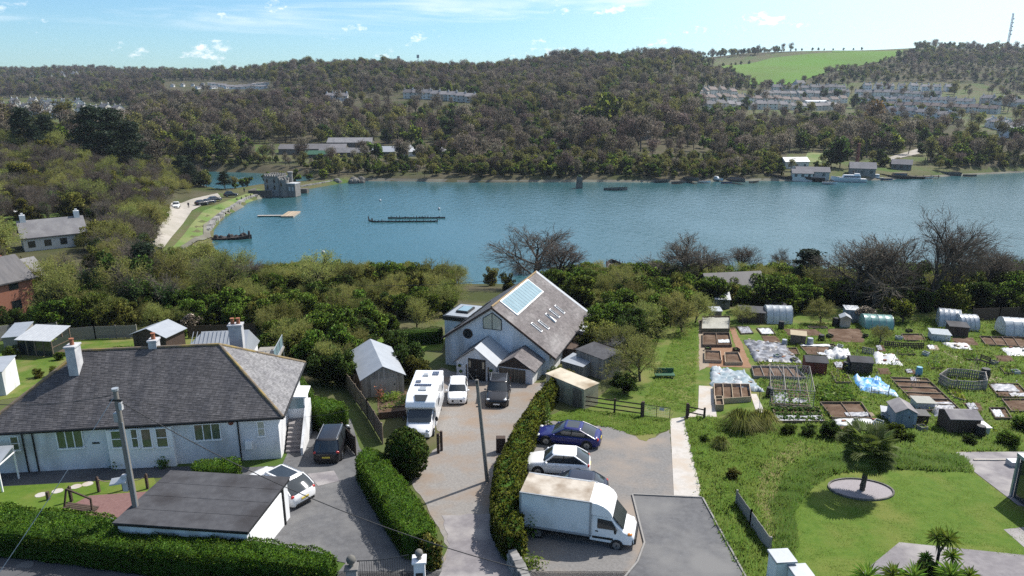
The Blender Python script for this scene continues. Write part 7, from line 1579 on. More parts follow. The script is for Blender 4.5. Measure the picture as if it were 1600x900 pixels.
# behind and right of the gabled house
wood(22, [(925, 560), (1000, 545), (1085, 515), (1090, 480), (960, 478), (930, 500)], ('bush0', 'bush1', 'bush2', 'olive0', 'haze0', 'dark0', 'bush2'), (3, 5), 'garden_bush', 'green bush in the thicket right of the gabled house', 'thicket right of the gabled house', 'bush', gap=2.0)
wood(16, [(880, 480), (1110, 478), (1110, 452), (870, 455)], ('bush0', 'bush2', 'olive0', 'dark1', 'haze1'), (3.5, 6), 'scrub_tree', 'green scrub tree between the gabled house and the lake', 'scrub above the lake, right of the gabled house', gap=2.4)
plant('haze0', *GN(1000, 596)[:2], 4.6, 'bare_shrub', 'large bare brown shrub behind the dark sheds', 'shrub', sx=1.25); plant('haze1', *GN(965, 565)[:2], 4.2, 'bare_shrub', 'bare olive shrub behind the tall dark shed', 'shrub', sx=1.2); plant('dark2', *GN(975, 615)[:2], 2.4, 'evergreen_bush', 'low dark round bush beside the post and rail fence', 'bush', sx=1.3)
plant('bush1', *GN(868, 598)[:2], 1.8, 'garden_bush', 'yellow-green bush at the corner of the garage wing', 'bush'); plant('olive0', *GN(890, 602)[:2], 1.9, 'garden_bush', 'small grey-green bush behind the cream store', 'bush')
# bare trees standing against the water
wood(9, [(690, 455), (960, 455), (960, 440), (690, 444)], ('haze0', 'haze1', 'olive0', 'bare2'), (3.5, 5.5), 'lakeside_shrub', 'brownish bare shrub on the near lake shore behind the gabled house', 'shrubs on the near lake shore, middle', 'shrub', gap=2.5)
def lone(k, px, py, h, label, sx=1., name='bare_tree', rz=None): g = G(px, py); plant(k, g.x, g.y, h, name, label, 'tree', z=g.z, sx=sx*(1.2 if k[:4] == 'bare' else 1), rz=rz)
lone('bare0', 832, 452, 10.5, 'wide bare tree against the lake directly behind the gabled house', 1.15); lone('bare1', 868, 455, 8.5, 'bare tree against the lake, right of the widest one', 1.1)
lone('bare2', 1058, 455, 9.8, 'rounded bare tree against the lake above the thicket', 1.2); lone('bare0', 1088, 458, 7.5, 'smaller bare tree at the right of the rounded one', 1.1)
lone('bare1', 1162, 446, 7.6, 'slender bare tree, left of the pair against the lake'); lone('bare2', 1212, 446, 7.2, 'slender bare tree, right of the pair against the lake')
lone('cypress0', 1258, 455, 6.5, 'dark rounded evergreen against the lake beside the telegraph pole', 1.3, 'evergreen_tree'); lone('bare0', 1330, 478, 8.8, 'bare branching tree left of the dark evergreen group', 1.0); lone('bare1', 1365, 482, 10.5, 'tall bare tree in the middle of the group behind the tunnels', 1.1); lone('bare2', 1395, 478, 10., 'tall bare tree leaning right behind the green tunnel', 1.0)
lone('dark1', 1418, 474, 7.5, 'dark evergreen beneath the large windswept tree', 1., 'evergreen_tree'); lone('windswept', 1452, 486, 14.5, 'largest windswept bare tree at the right with two dark trunks', 1.0, 'windswept_tree', 0.); lone('windswept', 1478, 482, 12, 'second windswept bare tree leaning out over the lake', 1.0, 'windswept_tree', .4)
lone('bare1', 1530, 470, 8.5, 'bare tree right of the windswept pair'); lone('bare2', 1558, 466, 7.5, 'thin bare tree near the right edge against the lake'); lone('bare0', 1585, 460, 6., 'small pollarded bare tree at the right edge against the lake')
lone('haze1', 505, 470, 7.6, 'bare fuzzy tree against the lake left of the wire', 1.1); lone('haze0', 545, 468, 6.2, 'low bare tree against the lake with white blossom near it', 1.1); lone('haze0', 320, 440, 8., 'brown bare tree standing before the lake inlet', 1.2); lone('haze1', 362, 452, 7., 'brown bare tree right of the one before the lake inlet', 1.2); lone('haze0', 625, 455, 5, 'low brown bare tree on the shore right of the wire', 1.3)
wood(22, [(1110, 492), (1300, 486), (1600, 496), (1600, 466), (1330, 466), (1110, 474)], ('bush0', 'bush1', 'dark0', 'dark1', 'olive0', 'bush2'), (2.6, 4.6), 'boundary_bush', 'green bush in the hedge line behind the allotments', 'bushes behind the allotments', 'bush', gap=2.2)
wood(12, [(1500, 490), (1640, 492), (1640, 450), (1510, 455)], ('dark0', 'dark1', 'bush1', 'olive1'), (4, 6.5), 'boundary_tree', 'dark leafy tree behind the right-hand tunnels', 'trees behind the right-hand tunnels', gap=2.6)
wood(10, [(1115, 470), (1290, 468), (1290, 448), (1115, 452)], ('bush0', 'olive0', 'bush1', 'haze1'), (3, 5), 'shore_bush', 'bush on the near shore beyond the allotments', 'bushes on the near shore, right', 'bush', gap=2.6)
lone('bush0', 1205, 488, 5.2, 'broad bright green bush above the white polythene tunnel', 1.4, 'leafy_bush'); lone('bright0', 1482, 500, 5.6, 'bright yellow-green young tree by the ragged greenhouse', 1.1, 'young_tree'); lone('bright0', 1410, 505, 3.6, 'small yellow-green tree right of the green tunnel', 1.1, 'young_tree'); lone('bright0', 1390, 498, 3.4, 'yellow-green sapling behind the green tunnel', 1.1, 'young_tree'); lone('blossom0', 1349, 506, 2.6, 'pale blossoming shrub at the left end of the green tunnel', 1.1, 'blossom_tree')
lone('haze0', 1283, 505, 3.4, 'small bare fruit tree in the top plots', 1.3, 'fruit_tree'); lone('haze1', 1160, 507, 2.6, 'low spreading bare fruit tree in front of the long dark shed', 1.4, 'fruit_tree'); lone('haze1', 1375, 536, 2.2, 'small bare fruit tree in front of the green tunnel', 1.2, 'fruit_tree')
# bank bushes along the lower edge of the allotments
for i, (px, py, h, k, w) in enumerate(((1232, 678, 1.0, 'bush1', 'low green bush left of the palm'), (1262, 682, 1.2, 'dark0', 'dark low bush on the bank'), (1296, 684, 1.7, 'dark2', 'dark upright bush on the bank'), (1330, 684, 1.1, 'bush2', 'low green bush behind the palm crown'), (1396, 686, 1.5, 'bush0', 'round bush beside the palm crown, right'), (1420, 690, .9, 'bush2', 'small bush right of the palm'), (1515, 694, 1.0, 'dark1', 'dark bush below the brown shed'), (1575, 696, 1.3, 'bush1', 'green bush by the upper patio'), (1596, 670, 1.3, 'bush2', 'leafy bush at the right edge of the bank'), (1145, 748, 1.0, 'olive0', 'yellowish bush at the head of the bank fence'), (1100, 690, .7, 'bush0', 'low weeds beside the footpath'))):
    g = GN(px, py); plant(k, g.x, g.y, h, 'bank_bush', w+' of the allotment bank', 'bush', 'bushes on the allotment bank', z=g.z, sx=1.2)
# gardens at the left
for px, py, h, k, w in ((60, 590, 1.2, 'olive0', 'orange-tinged low bush'), (85, 588, 1.3, 'bright0', 'yellow-green bush'), (20, 560, 1.6, 'bush1', 'green bush by the greenhouse'), (95, 562, 1.1, 'bush2', 'small bush right of the greenhouse'), (118, 520, 3.2, 'bush0', 'green bush behind the garden fence'), (60, 512, 3., 'bush1', 'leafy bush behind the greenhouse'), (20, 512, 3.4, 'dark1', 'dark bush beside the brick house'), (-10, 600, 1.3, 'bush2', 'bush at the left edge'), (300, 520, 2.6, 'blossom0', 'pale flowering shrub behind the garden shed'), (280, 528, 1.8, 'bush0', 'green bush right of the garden shed')):
    g = GN(px, py); plant(k, g.x, g.y, h, 'garden_bush', w+' in the back garden left', 'bush', 'bushes in the left gardens', z=g.z, sx=1.1)
# undergrowth and smaller trees filling the left slope and the belt above the lake: one mass
def thicket(name, label, regions, keys, spacing, hr):
    col_ = bpy.data.collections.new(name+'_prototypes')
    for j, k in enumerate(keys):
        h, parts = PROTO[k]; bm = bmesh.new(); mats = []
        me = parts[1][1]; col_.objects.link(bpy.data.objects.new('%s_%02d' % (name, j), me))
    pts, idx, scl = [], [], []
    for reg, (ya, yb) in regions:
        P_ = np.array(reg, float)
        y = ya
        while y < yb:
            s = spacing; xs_ = np.arange(-.8*y, .85*y, s); xx = xs_+rng.uniform(-.5, .5, len(xs_))*s; yy = np.full(len(xs_), y)+rng.uniform(-.5, .5, len(xs_))*s; zz = terrain(xx, yy); cc = yy*CT-(zz-CZ)*ST; k = in_poly(P_, 800+F*xx/cc, 450-F*((zz-CZ)*CT+yy*ST)/cc) & (zz > .3)
            for a, b_, c in zip(xx[k], yy[k], zz[k]): i = int(rng.integers(len(keys))); pts.append((a, b_, c-.15)); idx.append(i); scl.append(rng.uniform(*hr)/PROTO[keys[i]][0])
            y += s
    o = points_instances(name, np.array(pts), np.array(idx), np.array(scl), rng.random(len(pts))*6.28, col_); o['kind'] = 'stuff'; o['label'] = label; o['category'] = 'woodland'; print(name, len(pts))
thicket('slope_woodland', 'brown and olive scrub woodland covering the slope at the left', [([(-80, 470), (8, 470), (8, 400), (25, 350), (140, 345), (150, 372), (150, 428), (60, 440), (10, 436), (12, 470), (60, 455), (190, 425), (232, 398), (246, 358), (262, 330), (268, 312), (300, 300), (300, 278), (200, 225), (100, 205), (-80, 205)], (95, 330))], ['bare0', 'bare2', 'haze0', 'haze1', 'ivy0', 'olive0', 'olive1', 'bare1'], 3.6, (3.5, 7.5))
thicket('shore_thicket', 'olive and brown scrub along the near shore of the lake', [([(200, 470), (440, 470), (700, 470), (700, 444), (440, 440), (330, 410), (240, 412)], (95, 150)), ([(860, 470), (1110, 480), (1600, 480), (1640, 450), (1110, 446), (870, 446)], (92, 130)), ([(400, 520), (560, 515), (570, 500), (700, 498), (700, 455), (400, 455)], (74, 112)), ([(930, 500), (1080, 490), (1080, 455), (900, 455)], (80, 112)), ([(60, 522), (420, 516), (420, 470), (60, 470)], (74, 104)), ([(410, 560), (470, 585), (500, 600), (556, 585), (566, 540), (600, 518), (410, 512)], (56, 80))], ['haze0', 'haze1', 'olive0', 'bush0', 'bush1', 'bush2'], 2.6, (2.2, 5.2))
# wooded slope at the left, with the group of dark pines
wood(40, [(-60, 440), (0, 430), (0, 350), (165, 340), (170, 425), (235, 405), (240, 345), (215, 300), (120, 262), (-60, 262)], ('bare0', 'bare1', 'haze0', 'haze1', 'ivy0', 'bare2'), (6, 9), 'slope_tree', 'bare brown tree on the wooded slope at the left', 'trees on the left slope', gap=6)
wood(26, [(-60, 300), (200, 296), (300, 280), (300, 262), (200, 232), (-60, 215)], ('bare0', 'haze1', 'olive1', 'bare2', 'haze0'), (7, 10), 'slope_tree', 'bare olive-brown tree high on the left slope below the pines', 'trees high on the left slope', gap=8)
wood(22, [(110, 400), (230, 375), (290, 312), (270, 298), (200, 300), (130, 345)], ('olive0', 'bush0', 'olive1', 'haze1'), (2, 3.6), 'slope_scrub', 'olive green scrub on the slope above the lakeside track', 'scrub above the track', 'bush', gap=3.5)
for i, (px, py, h) in enumerate(((45, 246, 16), (150, 262, 19), (185, 268, 20), (208, 272, 17), (78, 240, 13), (285, 292, 11), (300, 294, 9))):
    g = G(px, py); plant('pine%d' % (i % 2), g.x, g.y, h, 'pine_tree', ('dark pine at the far left of the slope', 'tall dark pine, left of the central group on the slope', 'tallest dark pine in the centre of the slope', 'dark pine right of the tallest on the slope', 'smaller dark pine between the far left one and the group', 'flat-topped pine beside the lakeside car park', 'low flat pine leaning to the upper lake')[i], 'tree', 'dark pines', z=g.z, sx=.95)
g = G(352, 296); plant('pine1', g.x, g.y, 6.5, 'pine_tree', 'small wind-blown pine in front of the upper lake', 'tree', 'dark pines', sx=1.1)
lone('haze1', 142, 333, 9, 'single brown tree with a clear trunk by the white house', 1.1); lone('olive1', 95, 330, 6, 'olive green tree left of the single brown tree', 1.2, 'leafy_tree')

# ---------------------------------------------------------------- lake shore: track, causeway, castle, boats, wrecks
def drape(name, pts, m, off=.12, step=2.5, px=True):
    """sheet following the terrain, for surfaces away from the camera"""
    q = [G(*p) for p in pts] if px else [Vector((*p, 0)) for p in pts]; P_ = np.array([(v.x, v.y) for v in q]); bm = bmesh.new(); bm.faces.new([bm.verts.new((v.x, v.y, 0)) for v in q])
    for ax in (0, 1):
        a, c = P_[:, ax].min(), P_[:, ax].max(); t = a+step
        while t < c:
            co_ = [0, 0, 0]; no = [0, 0, 0]; co_[ax] = t; no[ax] = 1; bmesh.ops.bisect_plane(bm, geom=bm.verts[:]+bm.edges[:]+bm.faces[:], plane_co=co_, plane_no=no); t += step
    bmesh.ops.triangulate(bm, faces=bm.faces)
    X_ = np.array([v.co.x for v in bm.verts]); Y_ = np.array([v.co.y for v in bm.verts]); Z_ = terrain(X_, Y_)
    for v, z in zip(bm.verts, Z_): v.co.z = z+off
    for f in bm.faces:
        f.smooth = True
        if f.normal.z < 0: f.normal_flip()
    me = bpy.data.meshes.new(name); bm.to_mesh(me); bm.free(); o = link(name, me, m); o['kind'] = 'structure'; return o
drape('bank_grass', [(258, 398), (300, 350), (318, 330), (345, 318), (402, 296), (420, 302), (352, 332), (328, 356), (322, 372), (270, 400)], 'bank_grass', .14)
drape('lakeside_track', [(225, 394), (252, 392), (285, 352), (300, 330), (322, 318), (345, 308), (340, 303), (300, 312), (268, 318), (262, 332), (248, 356)], 'track', .24)
drape('shore_stones', [(262, 402), (330, 372), (326, 352), (352, 334), (420, 304), (416, 301), (345, 330), (318, 352), (318, 368), (258, 396)], 'sand', .3)
drape('far_shore', [(560, 286), (700, 287), (900, 287), (1060, 287), (1190, 285), (1300, 287), (1420, 282), (1520, 276), (1600, 271), (1600, 267), (1500, 272), (1400, 277), (1300, 281), (1190, 279), (1050, 282), (900, 281), (760, 282), (640, 280), (560, 279)], 'sand', .12, 4)
drape('shore_lawn', [(1255, 254), (1285, 254), (1290, 240), (1262, 238)], 'bank_grass', .15, 4); drape('slipway_track', [(1370, 252), (1385, 252), (1440, 240), (1530, 211), (1522, 208), (1430, 234)], 'track', .25, 4); drape('left_lawn', [(-20, 352), (60, 350), (110, 342), (80, 330), (-20, 326)], 'bank_grass', .15)
# sea wall of separate stones along the causeway
sw = thing('sea_wall', 'low stone sea wall curving along the lakeside car park', 'wall', (*GZ(352, 339, 0)[:2], 0)); og = Vector(sw.location); pth = [GZ(*p, 0) for p in ((328, 366), (338, 350), (354, 336), (386, 315), (425, 303), (466, 297), (522, 287))]
for a, c in zip(pth, pth[1:]):
    L = (c-a).length; e = (c-a).normalized(); nn = Vector((-e.y, e.x, 0)); k = int(L/1.7)
    for i in range(k):
        for j in range(2): b = MB(); p = a+e*(L*i/k)-og+nn*(.5+.15*j); l = L/k*random.uniform(.8, .97); w = .55*random.uniform(.8, 1.2); P_ = [p-nn*w, p+e*l-nn*w, p+e*l+nn*w, p+nn*w]; z = -.3+j*.85; b.prism([v+Vector((0, 0, z)) for v in P_], [v+Vector((random.uniform(-.1, .1), random.uniform(-.1, .1), z+.8+random.uniform(-.1, .1))) for v in P_]); b.build('stone', 'stone', sw)
def castle():
    g = GZ(438, 299, 1.6); o = thing('castle_folly', 'small grey battlemented castle folly on the causeway', 'castle', g, R(-12)); H = 5.7
    def merlons(b, x0, y0, x1, y1, z, n):
        for i in range(n): t0, t1 = (i+.1)/n, (i+.6)/n; b.box(x0+(x1-x0)*t0-.01, y0+(y1-y0)*t0-.25, z, x0+(x1-x0)*t1+.01, y0+(y1-y0)*t1+.25, z+.6)
    b = MB(); b.box(-4.6, -2.6, -1.5, 1.0, 3.4, H); b.build('keep', 'stone', o)
    b = MB()
    for (x0, y0, x1, y1, n) in ((-4.6, -2.5, 1.0, -2.5, 6), (-4.6, 3.3, 1.0, 3.3, 6)): merlons(b, x0, y0, x1, y1, H, n)
    for x in (-4.55, .95):
        for i in range(5): b.box(x-.25, -2.2+i*1.15, H, x+.25, -1.6+i*1.15, H+.6)
    b.build('battlements', 'stone', o); b = MB(); b.box(-4.75, -2.75, H-.5, 1.15, 3.55, H-.25); b.build('string_course', 'stone', o)
    b = MB(); b.tube((2.3, -1.2, -1.5), (2.3, -1.2, H-1.2), 1.9, 1.9, 14); b.build('round_tower', 'stone', o, smooth=30); b = MB()
    for i in range(9): t = 6.283*i/9; b.box(2.3+1.7*math.cos(t)-.3, -1.2+1.7*math.sin(t)-.3, H-1.2, 2.3+1.7*math.cos(t)+.3, -1.2+1.7*math.sin(t)+.3, H-.6)
    b.build('battlements', 'stone', o); b = MB(); b.tube((3.6, 1.6, -1), (3.6, 1.6, H+.9), .85, .85, 10); b.tube((3.6, 1.6, H+.9), (3.6, 1.6, H+1.3), 1.05, 1.05, 10); b.build('stair_turret', 'stone', o, smooth=30)
    b = MB(); b.box(4.1, -2.2, -1.5, 7.2, 1.6, 3.0); b.build('annex', 'stone', o); b = MB(); b.box(4.0, -2.3, 3.0, 7.3, 1.7, 3.3); b.build('annex_parapet', 'sheet_white', o)
    for x, z in ((-3.4, 3.3), (-.6, 3.3), (-3.4, 1.), (-.6, 1.)):
        b = MB(); b.prism([(x-.35, -2.63, z), (x+.35, -2.63, z), (x+.35, -2.63, z+1.1), (x, -2.63, z+1.6), (x-.35, -2.63, z+1.1)], [(x-.35, -2.58, z), (x+.35, -2.58, z), (x+.35, -2.58, z+1.1), (x, -2.58, z+1.6), (x-.35, -2.58, z+1.1)]); b.build('lancet_window', 'glass', o)
    for x in (5.0, 6.2): b = MB(); b.box(x-.3, -2.24, .6, x+.3, -2.19, 2.0); b.build('window', 'sheet_white', o)
    b = MB(); b.box(2.0, -3.12, 2.2, 2.6, -3.06, 3.4); b.build('lancet_window', 'glass', o)
    return o
castle()
b = MB(); g = GZ(388, 303, 1.4); q = GZ(424, 303, 1.4); yl = math.atan2(q.y-g.y, q.x-g.x); gw = thing('garden_wall', 'low dark wall around the lawn left of the castle', 'wall', g, yl); L = (q-g).length
b.box(0, 0, -1, L, .5, 1.2); b.build('front_face', 'stone_dark', gw); b = MB(); b.box(0, .5, -1, .5, 7, 1.2); b.build('side_face', 'stone_dark', gw)
g = GZ(474, 299, .6); b = MB(); b.box(g.x-1.6, g.y-1, -1, g.x+1.6, g.y+2, 1.6); tag(b.build('sluice', 'stone_dark'), 'dark stone sluice block right of the castle', 'sluice')
g = GZ(552, 287, 0); o = thing('rock_outcrop', 'dark rocks and ruined quay where the causeway meets the far shore', 'rocks', g)
for i in range(14): a = (random.uniform(-7, 5), random.uniform(-1, 6), random.uniform(-.3, 1)); s = random.uniform(.8, 1.9); b = MB(); b.ball(a, s, s*.8, s*.9, 7, 5); b.build('rock', 'stone_dark', o)
# cars and people by the lake
for (px, py, yaw, paint, lab, ki) in ((316, 321, 1.0, 'car_black', 'nearest dark car in the lakeside row', 0), (327, 319, 1.0, 'car_navy', 'second dark car in the lakeside row', 0), (336, 315, .9, 'car_navy', 'third dark blue car in the lakeside row', 0), (361, 308, .6, 'car_black', 'dark off-road car nearest the castle', 1)):
    g = G(px, py); car('parked_car', lab, g.x, g.y, yaw, paint, 4.4 if not ki else 4.7, 1.8, 1.5 if not ki else 1.8, z=g.z+.25, grp='cars parked by the lake')
g = G(276, 326); car('parked_van', 'white pick-up facing the camera on the lakeside track', g.x, g.y, R(-70), 'car_white', 5.0, 1.9, 1.8, 1.1, 1.15, .25, .38, .62, .7, 1.1, .8, .38, z=g.z+.25); g = G(8, 338); car('parked_van', 'white van parked at the left picture edge by the lawn', g.x, g.y, R(12), 'car_white', 5.3, 2.0, 2.0, 1.15, 1.2, .14, .3, .97, .995, 1.6, .8, .36, z=g.z+.2)
def person(label, px, py, z=None, h=1.72, top='cloth_dark'):
    """walking figure: one skinned body"""
    g = G(px, py); o = thing('person', label, 'person', g+Vector((0, 0, .24)), R(200)); s = h/1.72
    vs_ = [(0, 0, .95, .15), (0, 0, 1.2, .16), (0, 0, 1.42, .15), (0, 0, 1.52, .06), (0, .0, 1.6, .09), (0, .02, 1.7, .07), (.1, 0, .88, .1), (.12, .12, .5, .075), (.12, .02, .08, .055), (.12, .16, .03, .045), (-.1, 0, .88, .1), (-.12, .02, .48, .075), (-.12, -.22, .1, .055), (-.12, -.1, .03, .045), (.2, 0, 1.4, .07), (.25, -.1, 1.12, .052), (.25, 0, .88, .045), (-.2, 0, 1.4, .07), (-.25, .1, 1.12, .052), (-.25, .2, .9, .045)]
    ed_ = [(0, 1), (1, 2), (2, 3), (3, 4), (4, 5), (0, 6), (6, 7), (7, 8), (8, 9), (0, 10), (10, 11), (11, 12), (12, 13), (2, 14), (14, 15), (15, 16), (2, 17), (17, 18), (18, 19)]
    me = bpy.data.meshes.new('body'); me.from_pydata([(a*s, b_*s, c*s) for a, b_, c, _ in vs_], ed_, []); bo = link('body', me, top, o); md = bo.modifiers.new('skin', 'SKIN')
    for i, v in enumerate(vs_): me.skin_vertices[0].data[i].radius = (v[3]*s, v[3]*s); me.skin_vertices[0].data[i].use_root = i == 0
    bo.modifiers.new('sub', 'SUBSURF').levels = 1; b = MB(); b.ball((0, .02*s, 1.66*s), .1*s, .11*s, .1*s, 8, 6); b.build('hair', 'bark', o); return o
person('person in dark clothes walking on the lakeside track', 295, 326)
person('person in dark clothes standing near the castle car park end', 382, 302)
# ---- boats
def boat(name, label, px, py, L, yaw, hull='hull_white', W=None, cabin=None, z=0., roll=0., open_=False, mast=0, cat='boat', fly=False, ribs=False):
    g = GZ(px, py, 0.); W = W or L*.32; o = thing(name, label, cat, (g.x, g.y, z), yaw); o.rotation_euler.x = roll; F_ = L*.13; rings = []
    for t in np.linspace(0, 1, 10):
        x = -L/2+L*t; w = W/2*(1-max(0, (t-.45)/.55)**2.2)*(.86+.14*min(1, t/.3))+.02; zt = F_*(.75+.55*t*t); zb = -.25*F_*(1-t**3)
        rings.append([(x+.0, w, zt), (x, w*.82, zt*.35), (x, w*.3, zb), (x, -w*.3, zb), (x, -w*.82, zt*.35), (x, -w, zt)])
    b = MB(); b.loft(rings, False, False); b.poly(rings[0]); b.build('hull', hull, o, smooth=35)
    deck = MB(); dz = .35 if open_ else .02
    for i in range(len(rings)-1):
        a, c = rings[i], rings[i+1]; deck.poly([(a[0][0], a[0][1]*.97, a[0][2]-dz*F_*1.6), (c[0][0], c[0][1]*.97, c[0][2]-dz*F_*1.6), (c[5][0], c[5][1]*.97, c[5][2]-dz*F_*1.6), (a[5][0], a[5][1]*.97, a[5][2]-dz*F_*1.6)])
    deck.build('deck', 'hull_wreck' if 'wreck' in hull or 'dark' in hull else 'timber_fresh' if open_ else hull, o)
    r = MB()
    for s in (0, 5): r.path([p[s] for p in rings], .05 if L < 8 else .08, 4)
    r.build('gunwale', 'timber_grey' if 'white' in hull else 'timber_dark', o)
    if cabin:
        x0, x1, h = cabin; b = MB(); w = W*.36; z0 = F_*.78; b.prism([(x0*L, -w, z0), (x1*L, -w*.8, z0), (x1*L, w*.8, z0), (x0*L, w, z0)], [(x0*L+.1, -w*.85, z0+h), (x1*L-.25*h-.4, -w*.6, z0+h), (x1*L-.25*h-.4, w*.6, z0+h), (x0*L+.1, w*.85, z0+h)]); b.build('cabin', 'hull_white' if 'white' in hull or 'blue' in hull else 'timber', o)
        for s in (-1, 1): b = MB(); b.prism([(x0*L+.3, s*w*.97, z0+h*.35), (x1*L-.8, s*w*.82, z0+h*.35), (x1*L-.9, s*w*.74, z0+h*.75), (x0*L+.3, s*w*.91, z0+h*.75)], [(x0*L+.3, s*w*1.01, z0+h*.35), (x1*L-.8, s*w*.87, z0+h*.35), (x1*L-.9, s*w*.79, z0+h*.75), (x0*L+.3, s*w*.95, z0+h*.75)]); b.build('cabin_window', 'glass', o)
        if fly: b = MB(); b.box(x0*L+.3, -w*.6, z0+h+.01, x0*L+L*.16, w*.6, z0+h+.55); b.build('fly_bridge', 'hull_white', o)
    if mast: b = MB(); b.tube((0, 0, F_*.5), (0, 0, mast), .06, .04, 6); b.build('mast', 'metal_grey', o)
    if ribs:
        for i in range(2, 9): b = MB(); a = rings[i]; b.tube(a[0], (a[0][0], a[0][1], a[0][2]+random.uniform(.2, .9)), .09, .06, 5); b.tube(a[5], (a[5][0], a[5][1], a[5][2]+random.uniform(.2, .9)), .09, .06, 5); b.build('rib', 'timber_dark', o)
    return o
boat('beached_boat', 'grey open wooden boat beached bow to the camera on the far shore', 1081, 285, 9.5, R(-70), 'hull_wreck', 3.2, z=.9, open_=True); boat('beached_boat', 'small pale boat with cabin on the far shore', 1120, 283, 6, R(-50), 'hull_white', cabin=(-.2, .15, .9), z=.5)
boat('wrecked_boat', 'heeled dark wooden wreck on the far shore', 1151, 286, 10, R(-65), 'hull_wreck', 3.4, z=.8, roll=R(14), open_=True, ribs=True); boat('wrecked_boat', 'broken low hull lying at the far left of the beached boats', 1035, 285, 7, R(10), 'hull_wreck', z=.3, open_=True, ribs=True)
boat('motor_cruiser', 'large white motor cruiser moored by the boat sheds', 1325, 284, 14, R(168), 'hull_white', 4., (-.32, .2, 1.5), fly=True); boat('motor_boat', 'smaller white motor boat right of the large cruiser', 1363, 280, 8.5, R(165), 'hull_white', 3., (-.3, .2, 1.3)); boat('work_boat', 'dark hulled cabin boat right of the white motor boats', 1397, 279, 12, R(172), 'hull_dark', 3.6, (-.4, .1, 1.3)); boat('work_boat', 'low dark barge at the right end of the moored boats', 1425, 279, 10, R(178), 'hull_dark', 3., z=-.1)
boat('old_barge', 'long low rusty barge on the mud below the boat sheds', 1262, 283, 13, R(160), 'hull_dark', 3.5, z=.4, open_=True); boat('old_barge', 'second long low dark barge left of the boat sheds', 1216, 281, 12, R(150), 'hull_dark', 3., z=.5, open_=True); boat('old_barge', 'broken dark hull on the mud right of the jetty', 1478, 274, 12, R(170), 'hull_wreck', 3.5, z=.3, open_=True, ribs=True)
boat('sunken_boat', 'half sunken pale wreck with its deck awash near the pillar', 962, 297, 9, R(-10), 'hull_wreck', 3, z=-.35, roll=R(-18), open_=True, ribs=True); boat('dinghy', 'tiny white dinghy on the upper lake', 381, 279, 2.6, 0, 'hull_white')
boat('sunken_hulk', 'dark wooden hulk with stern posts aground behind the near bushes', 962, 425, 9, R(95), 'hull_dark', 4., z=.2, open_=True, ribs=True)
for i, (px, py, hl) in enumerate(((1060, 287, 'hull_wreck'), (1100, 286, 'hull_white'), (1135, 287, 'hull_blue'), (1178, 286, 'hull_wreck'), (1296, 288, 'hull_white'), (1385, 282, 'hull_blue'), (1452, 279, 'hull_white'), (1515, 276, 'hull_wreck'))): boat('rowing_boat', f'small open {hl[5:].replace("wreck", "grey")} rowing boat on the far shore, {ORD[i]} from the left', px, py, random.uniform(4, 6), random.uniform(-1.2, .4), hl, z=.25, open_=True)
def hulk_barge():
    g = GZ(634, 344, 0); o = thing('sunken_barge', 'long black ribbed outline of a sunken barge in mid lake', 'wreck', g, R(2)); L, W = 21., 6.
    for s, x0, x1 in ((-1, -L/2, L/2-1), (1, -L/2+5, L/2+.8)):
        b = MB(); pts = []
        for i in range(41): t = i/40; x = x0+(x1-x0)*t; e = max(0, 1-(t/.12)) if s < 0 else 0; pts.append((x, s*W/2*(1-e*e*.8), .12+.16*random.random()))
        b.path(pts, .22, 5); b.build('gunwale', 'hull_dark', o)
        for i in range(0, 41, 2): p = pts[i]; b = MB(); b.tube((p[0], p[1], -.8), (p[0], p[1], .35+random.random()*.55), .14, .09, 5); b.build('rib', 'hull_dark', o)
    b = MB(); b.tube((-L/2, -.6, -1), (-L/2-.3, -.4, 1.3), .25, .15, 6); b.tube((-L/2+1, -1.4, -1), (-L/2+.9, -1.4, .9), .3, .2, 6); b.build('stem_post', 'hull_dark', o)
hulk_barge()
def steam_wreck():
    g = GZ(364, 373, 0); o = thing('rusting_wreck', 'black rusting wreck with boilers and masts near the left bank', 'wreck', g, R(4)); L = 9.5; b = MB(); rings = []
    for t in np.linspace(0, 1, 8): x = -L/2+L*t; w = 1.6*(1-max(0, (t-.6)/.4)**2); rings.append([(x, w, .35+.7*t*t), (x, w*.7, -.5), (x, -w*.7, -.5), (x, -w, .35+.7*t*t)])
    b.loft(rings, True, True); b.build('hull', 'hull_dark', o)
    for i in range(12): p = (random.uniform(-L/2, L/2-1.5), random.uniform(-.9, .9), .4); b = MB(); b.ball(p, random.uniform(.4, .9), random.uniform(.4, .8), random.uniform(.5, 1.2), 6, 4); b.build('machinery', 'hull_dark', o)
    for x, h in ((1.9, 3.2), (2.8, 2.6), (4.0, 1.9)): b = MB(); b.tube((x, 0, 0), (x+.1, 0, h), .07, .04, 5); b.build('mast', 'hull_dark', o)
    b = MB(); b.tube((-L/2, 0, .2), (-L/2-3.4, .6, .9), .16, .1, 6); b.build('boom', 'hull_dark', o); b = MB(); b.tube((L/2-.7, 0, 0), (L/2-.6, 0, 2.), .5, .25, 6); b.build('stem', 'hull_dark', o)
steam_wreck()
